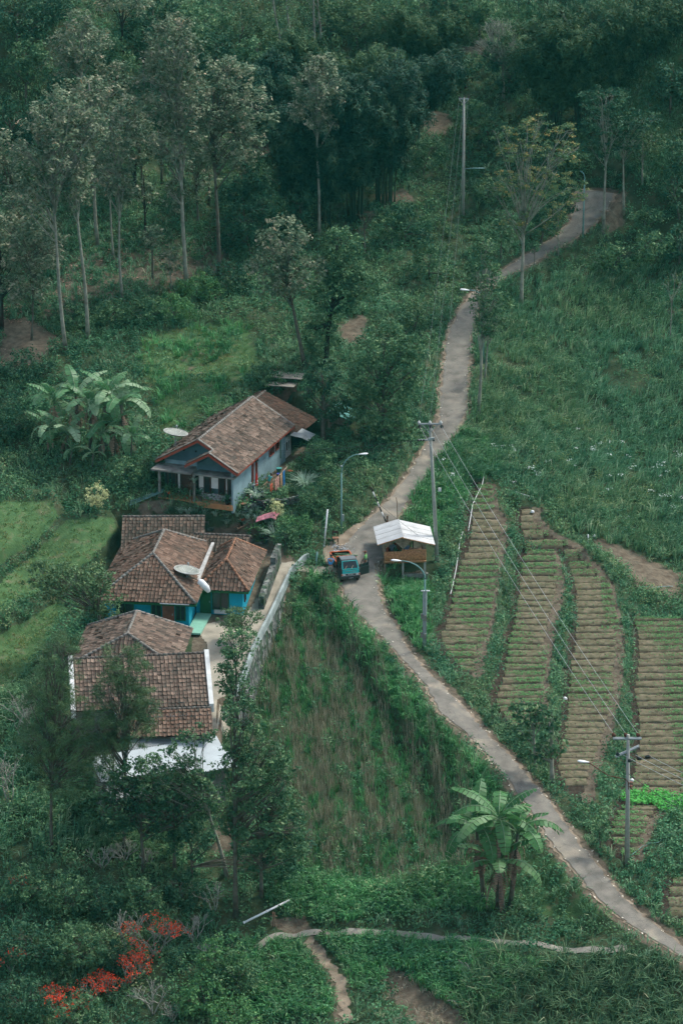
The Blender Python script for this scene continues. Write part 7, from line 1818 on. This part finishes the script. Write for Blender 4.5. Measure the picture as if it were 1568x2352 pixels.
# ladder, red bromeliads, pots, firewood, drying tiles
r = thing('ladder', 'old wooden ladder lying beside the upper house wall', 'ladder', ug(6.9,-.2,.25), ang+R(-30), rx=R(8))
mb = MB(); mb.bar((-.22,-.9,0), (-.22,.9,.1), .05); mb.bar((.22,-.9,0), (.22,.9,.1), .05); mb.build('rail', M['timber'], r)
for k in range(6): mb = MB(); mb.bar((-.22,-.75+k*.3,.02+k*.015), (.22,-.75+k*.3,.02+k*.015), .035); mb.build('rung', M['timber'], r)
def pot(label, loc, mat='black', r_=.17, h_=.26, leafm=None, lh=.5, cat='plant pot'):
    root = thing('potted_plant' if leafm else 'bucket', label, cat if leafm else 'bucket', loc)
    mb = MB(); mb.lathe([(r_*.72,0),(r_,h_),(r_*1.08,h_),(r_*1.08,h_+.03),(r_*.9,h_+.02)], 12); mb.build('pot', M[mat] if isinstance(mat, str) else mat, root)
    if leafm:
        V, Fc, rr = blades(np.array([[0,0,h_]]), 26, lh, .09, curve=.9, spread=.08, hv=.1); link('leaves', mesh_np('leaves', V, Fc, rr), M[leafm], root)
    return root
terr_ = plain('terracotta', (.40,.14,.08), .8)
pot('potted red bromeliad by the left porch post', uw(.75,-.35,.05), 'black', .16,.25,'leaf_flame',.3); pot('potted red bromeliad beside the right end of the porch', ug(6.7,-.2), 'black', .18,.28,'leaf_flame',.35)
pot('potted green plant in front of the bay window', uw(3.3,-.3,.05), 'slab', .2,.45,'weeds',.55); pot('dark pot with a green plant at the right end of the porch floor', uw(5.6,-.4,.05), 'black', .2,.35,'weeds',.6)
pot('potted green plant at the foot of the left porch post', uw(-.35,-.55,0), 'slab', .18,.25,'weeds',.5); pot('bushy potted plant just inside the porch', uw(.45,.1,.05), 'black', .18,.25,'weeds',.9)
pot('terracotta pot with a plant on the long house wall side', ug(6.55,1.6), terr_, .2,.3,'weeds',.6)
pot('blue bucket beside the timber pile', ug(7.0,6.9), plain('blue_plastic', (.05,.06,.42), .4), .18,.3); pot('turquoise bucket beside the upper house wall', ug(6.6,8.0), plain('teal_plastic', (.08,.35,.33), .4), .22,.35); pot('orange bucket at the end of the timber pile', ug(7.6,7.9), plain('orange_plastic', (.5,.15,.07), .4), .2,.3)
root = thing('timber_pile', 'stack of old planks lying along the upper house wall', 'timber', ug(6.95,4.9), ang)
for k in range(7): mb = MB(); mb.box((-.3+.13*k, random.uniform(-.3,.3), .12+.09*(k % 2)), (.13,3.0,.06), rz=random.uniform(-.03,.03)); mb.build('plank', M['timber'], root)
root = thing('tile_stack', 'row of spare clay roof tiles laid against the upper house wall', 'roof tiles', ug(6.55,.6), ang)
for k in range(9): mb = MB(); mb.box((.1+.05*(k % 2), -.5+k*.13, .1), (.3,.11,.05), M=Matrix.Rotation(.5, 3, 'X')); mb.build('clay_tile', M['cap_warm'], root)
def redcloth():
    root = thing('hanging_cloth', 'red cloth hanging on the side wall of the upper house', 'cloth', ug(6.5,3.2), ang); mb = MB()
    mb.prism([(.0,-.15,.5),(.05,.25,.35),(.05,.15,1.2),(.0,.02,1.6)], None, (.06,0,0)); mb.prism([(.07,-.1,.55),(.1,.15,.5),(.08,.05,1.3)], None, (.05,0,0)); mb.build('fabric', plain('red_cloth', (.5,.03,.02), .9), root)
    mb = MB(); mb.tube([(.02,0,0),(.02,0,1.65)], .025, 5); mb.build('stick', M['timber'], root)
redcloth()
for lab, b, hh in (('tall spiky dracaena with pale leaves in front of the porch', (447,1160), 1.9), ('pinkish dry spiky plant in front of the porch', (437,1162), 1.4)):
    B = at(*b); root = thing('dracaena', lab, 'plant', B); mb = MB(); mb.tube([(0,0,-.1),(.02,0,hh*.5),(0,0,hh)], [.03,.025,.02], 5); mb.build('stem', M['bark_pale'], root)
    V, Fc, r_ = blades(np.array([[0,0,hh-.1]]*2), 45, .6, .05, curve=1.0, spread=.05); link('leaves', mesh_np('leaves', V, Fc, r_), M['silver_blade' if 'tall' in lab else 'banana_dead'], root)
blade_plant((590,1150), 1.2, 'large silver bladed plant at the corner of the house yard', 'silver_blade', 90); blade_plant((700,1130), 1.6, 'large silver bladed plant beside the pink quilt', 'silver_blade', 110, .09)
blade_plant((632,1250), 1.4, 'large arching grass clump above the driveway bend', 'silver_blade', 120, .07, name='grass_clump')
# litter
for i, (px, py, lb) in enumerate([(1222,1180,'white plastic bag at the top of the second garden strip'),(1297,1610,'white plastic bag in the garden ditch'),(1450,2188-390,'white scrap beside the dense green crop'),(1367,607,'white plastic bag caught on the upper right slope'),(1506,568,'white scrap on the upper right slope'),(1363,1235,'white post top at the edge of the bare patch')]):
    B = at(px, py); mb = MB(); m2 = MB(); m2.lathe([(.05,0),(.16,.04),(.13,.14),(.04,.2)], 7); mb.add([(v[0]*(1+.3*math.sin(5*v[1]*9)), v[1], v[2]) for v in m2.v], m2.f); o = mb.build('plastic_bag', M['whiteplast'], None, (B[0], B[1], B[2]+.1)); tag(o, lb, 'litter')
B = at(1351,1250); pipe('short white post at the edge of the bare brown patch', B, P3(1350,1228,B[1]), .05, name='white_post', cat='post')
# ------------------------------------------------------------------ light and air
w = bpy.data.worlds.new("World"); scene.world = w; w.use_nodes = True; nt = w.node_tree
sky = nt.nodes.new('ShaderNodeTexSky'); sky.sky_type = 'NISHITA'; sky.sun_disc = False
SUN_EL, SUN_AZ = R(52), R(55)          # azimuth from +Y (north) towards +X
sky.sun_elevation = SUN_EL; sky.sun_rotation = SUN_AZ; sky.air_density = 1.0; sky.dust_density = 2.0; sky.ozone_density = 1.5
bg = nt.nodes['Background']; hs = nt.nodes.new('ShaderNodeHueSaturation'); hs.inputs['Saturation'].default_value = .6; nt.links.new(sky.outputs[0], hs.inputs['Color']); nt.links.new(hs.outputs[0], bg.inputs[0]); bg.inputs[1].default_value = .14
sd = bpy.data.lights.new('sun', 'SUN'); sd.energy = 2.1; sd.angle = R(12); sd.color = (1, .95, .86)
so = bpy.data.objects.new('sun', sd); COL.objects.link(so)
d = Vector((math.sin(SUN_AZ)*math.cos(SUN_EL), math.cos(SUN_AZ)*math.cos(SUN_EL), math.sin(SUN_EL)))
so.rotation_euler = d.to_track_quat('Z', 'Y').to_euler(); so.location = (0, 0, 60)
HAZE = .00008
if HAZE:
    m = bpy.data.materials.new('haze'); m.use_nodes = True; nt = m.node_tree; nt.nodes.clear()
    o_ = nt.nodes.new('ShaderNodeOutputMaterial'); v = nt.nodes.new('ShaderNodeVolumePrincipled'); v.inputs['Density'].default_value = HAZE
    v.inputs['Color'].default_value = (.12, 1.0, .92, 1); v.inputs['Anisotropy'].default_value = .2; nt.links.new(v.outputs[0], o_.inputs['Volume'])
    zl = float(ZG.min())-1; zt = max(float(ZG.max())+2, 80)
    mb = MB(); mb.box((0,0,(zl+zt)/2), (2400,2400,zt-zl)); o = mb.build('haze', m); tag(o, 'thin teal mountain haze over the valley', None, kind='stuff')
vs = scene.view_settings; vs.view_transform = 'Standard'; vs.look = 'None'; vs.gamma = 1; vs.exposure = 0.85
scene.cycles.max_bounces = 5; scene.cycles.diffuse_bounces = 3; scene.cycles.transmission_bounces = 3; scene.cycles.volume_bounces = 0
scene.cycles.use_adaptive_sampling = True; scene.cycles.adaptive_threshold = .03
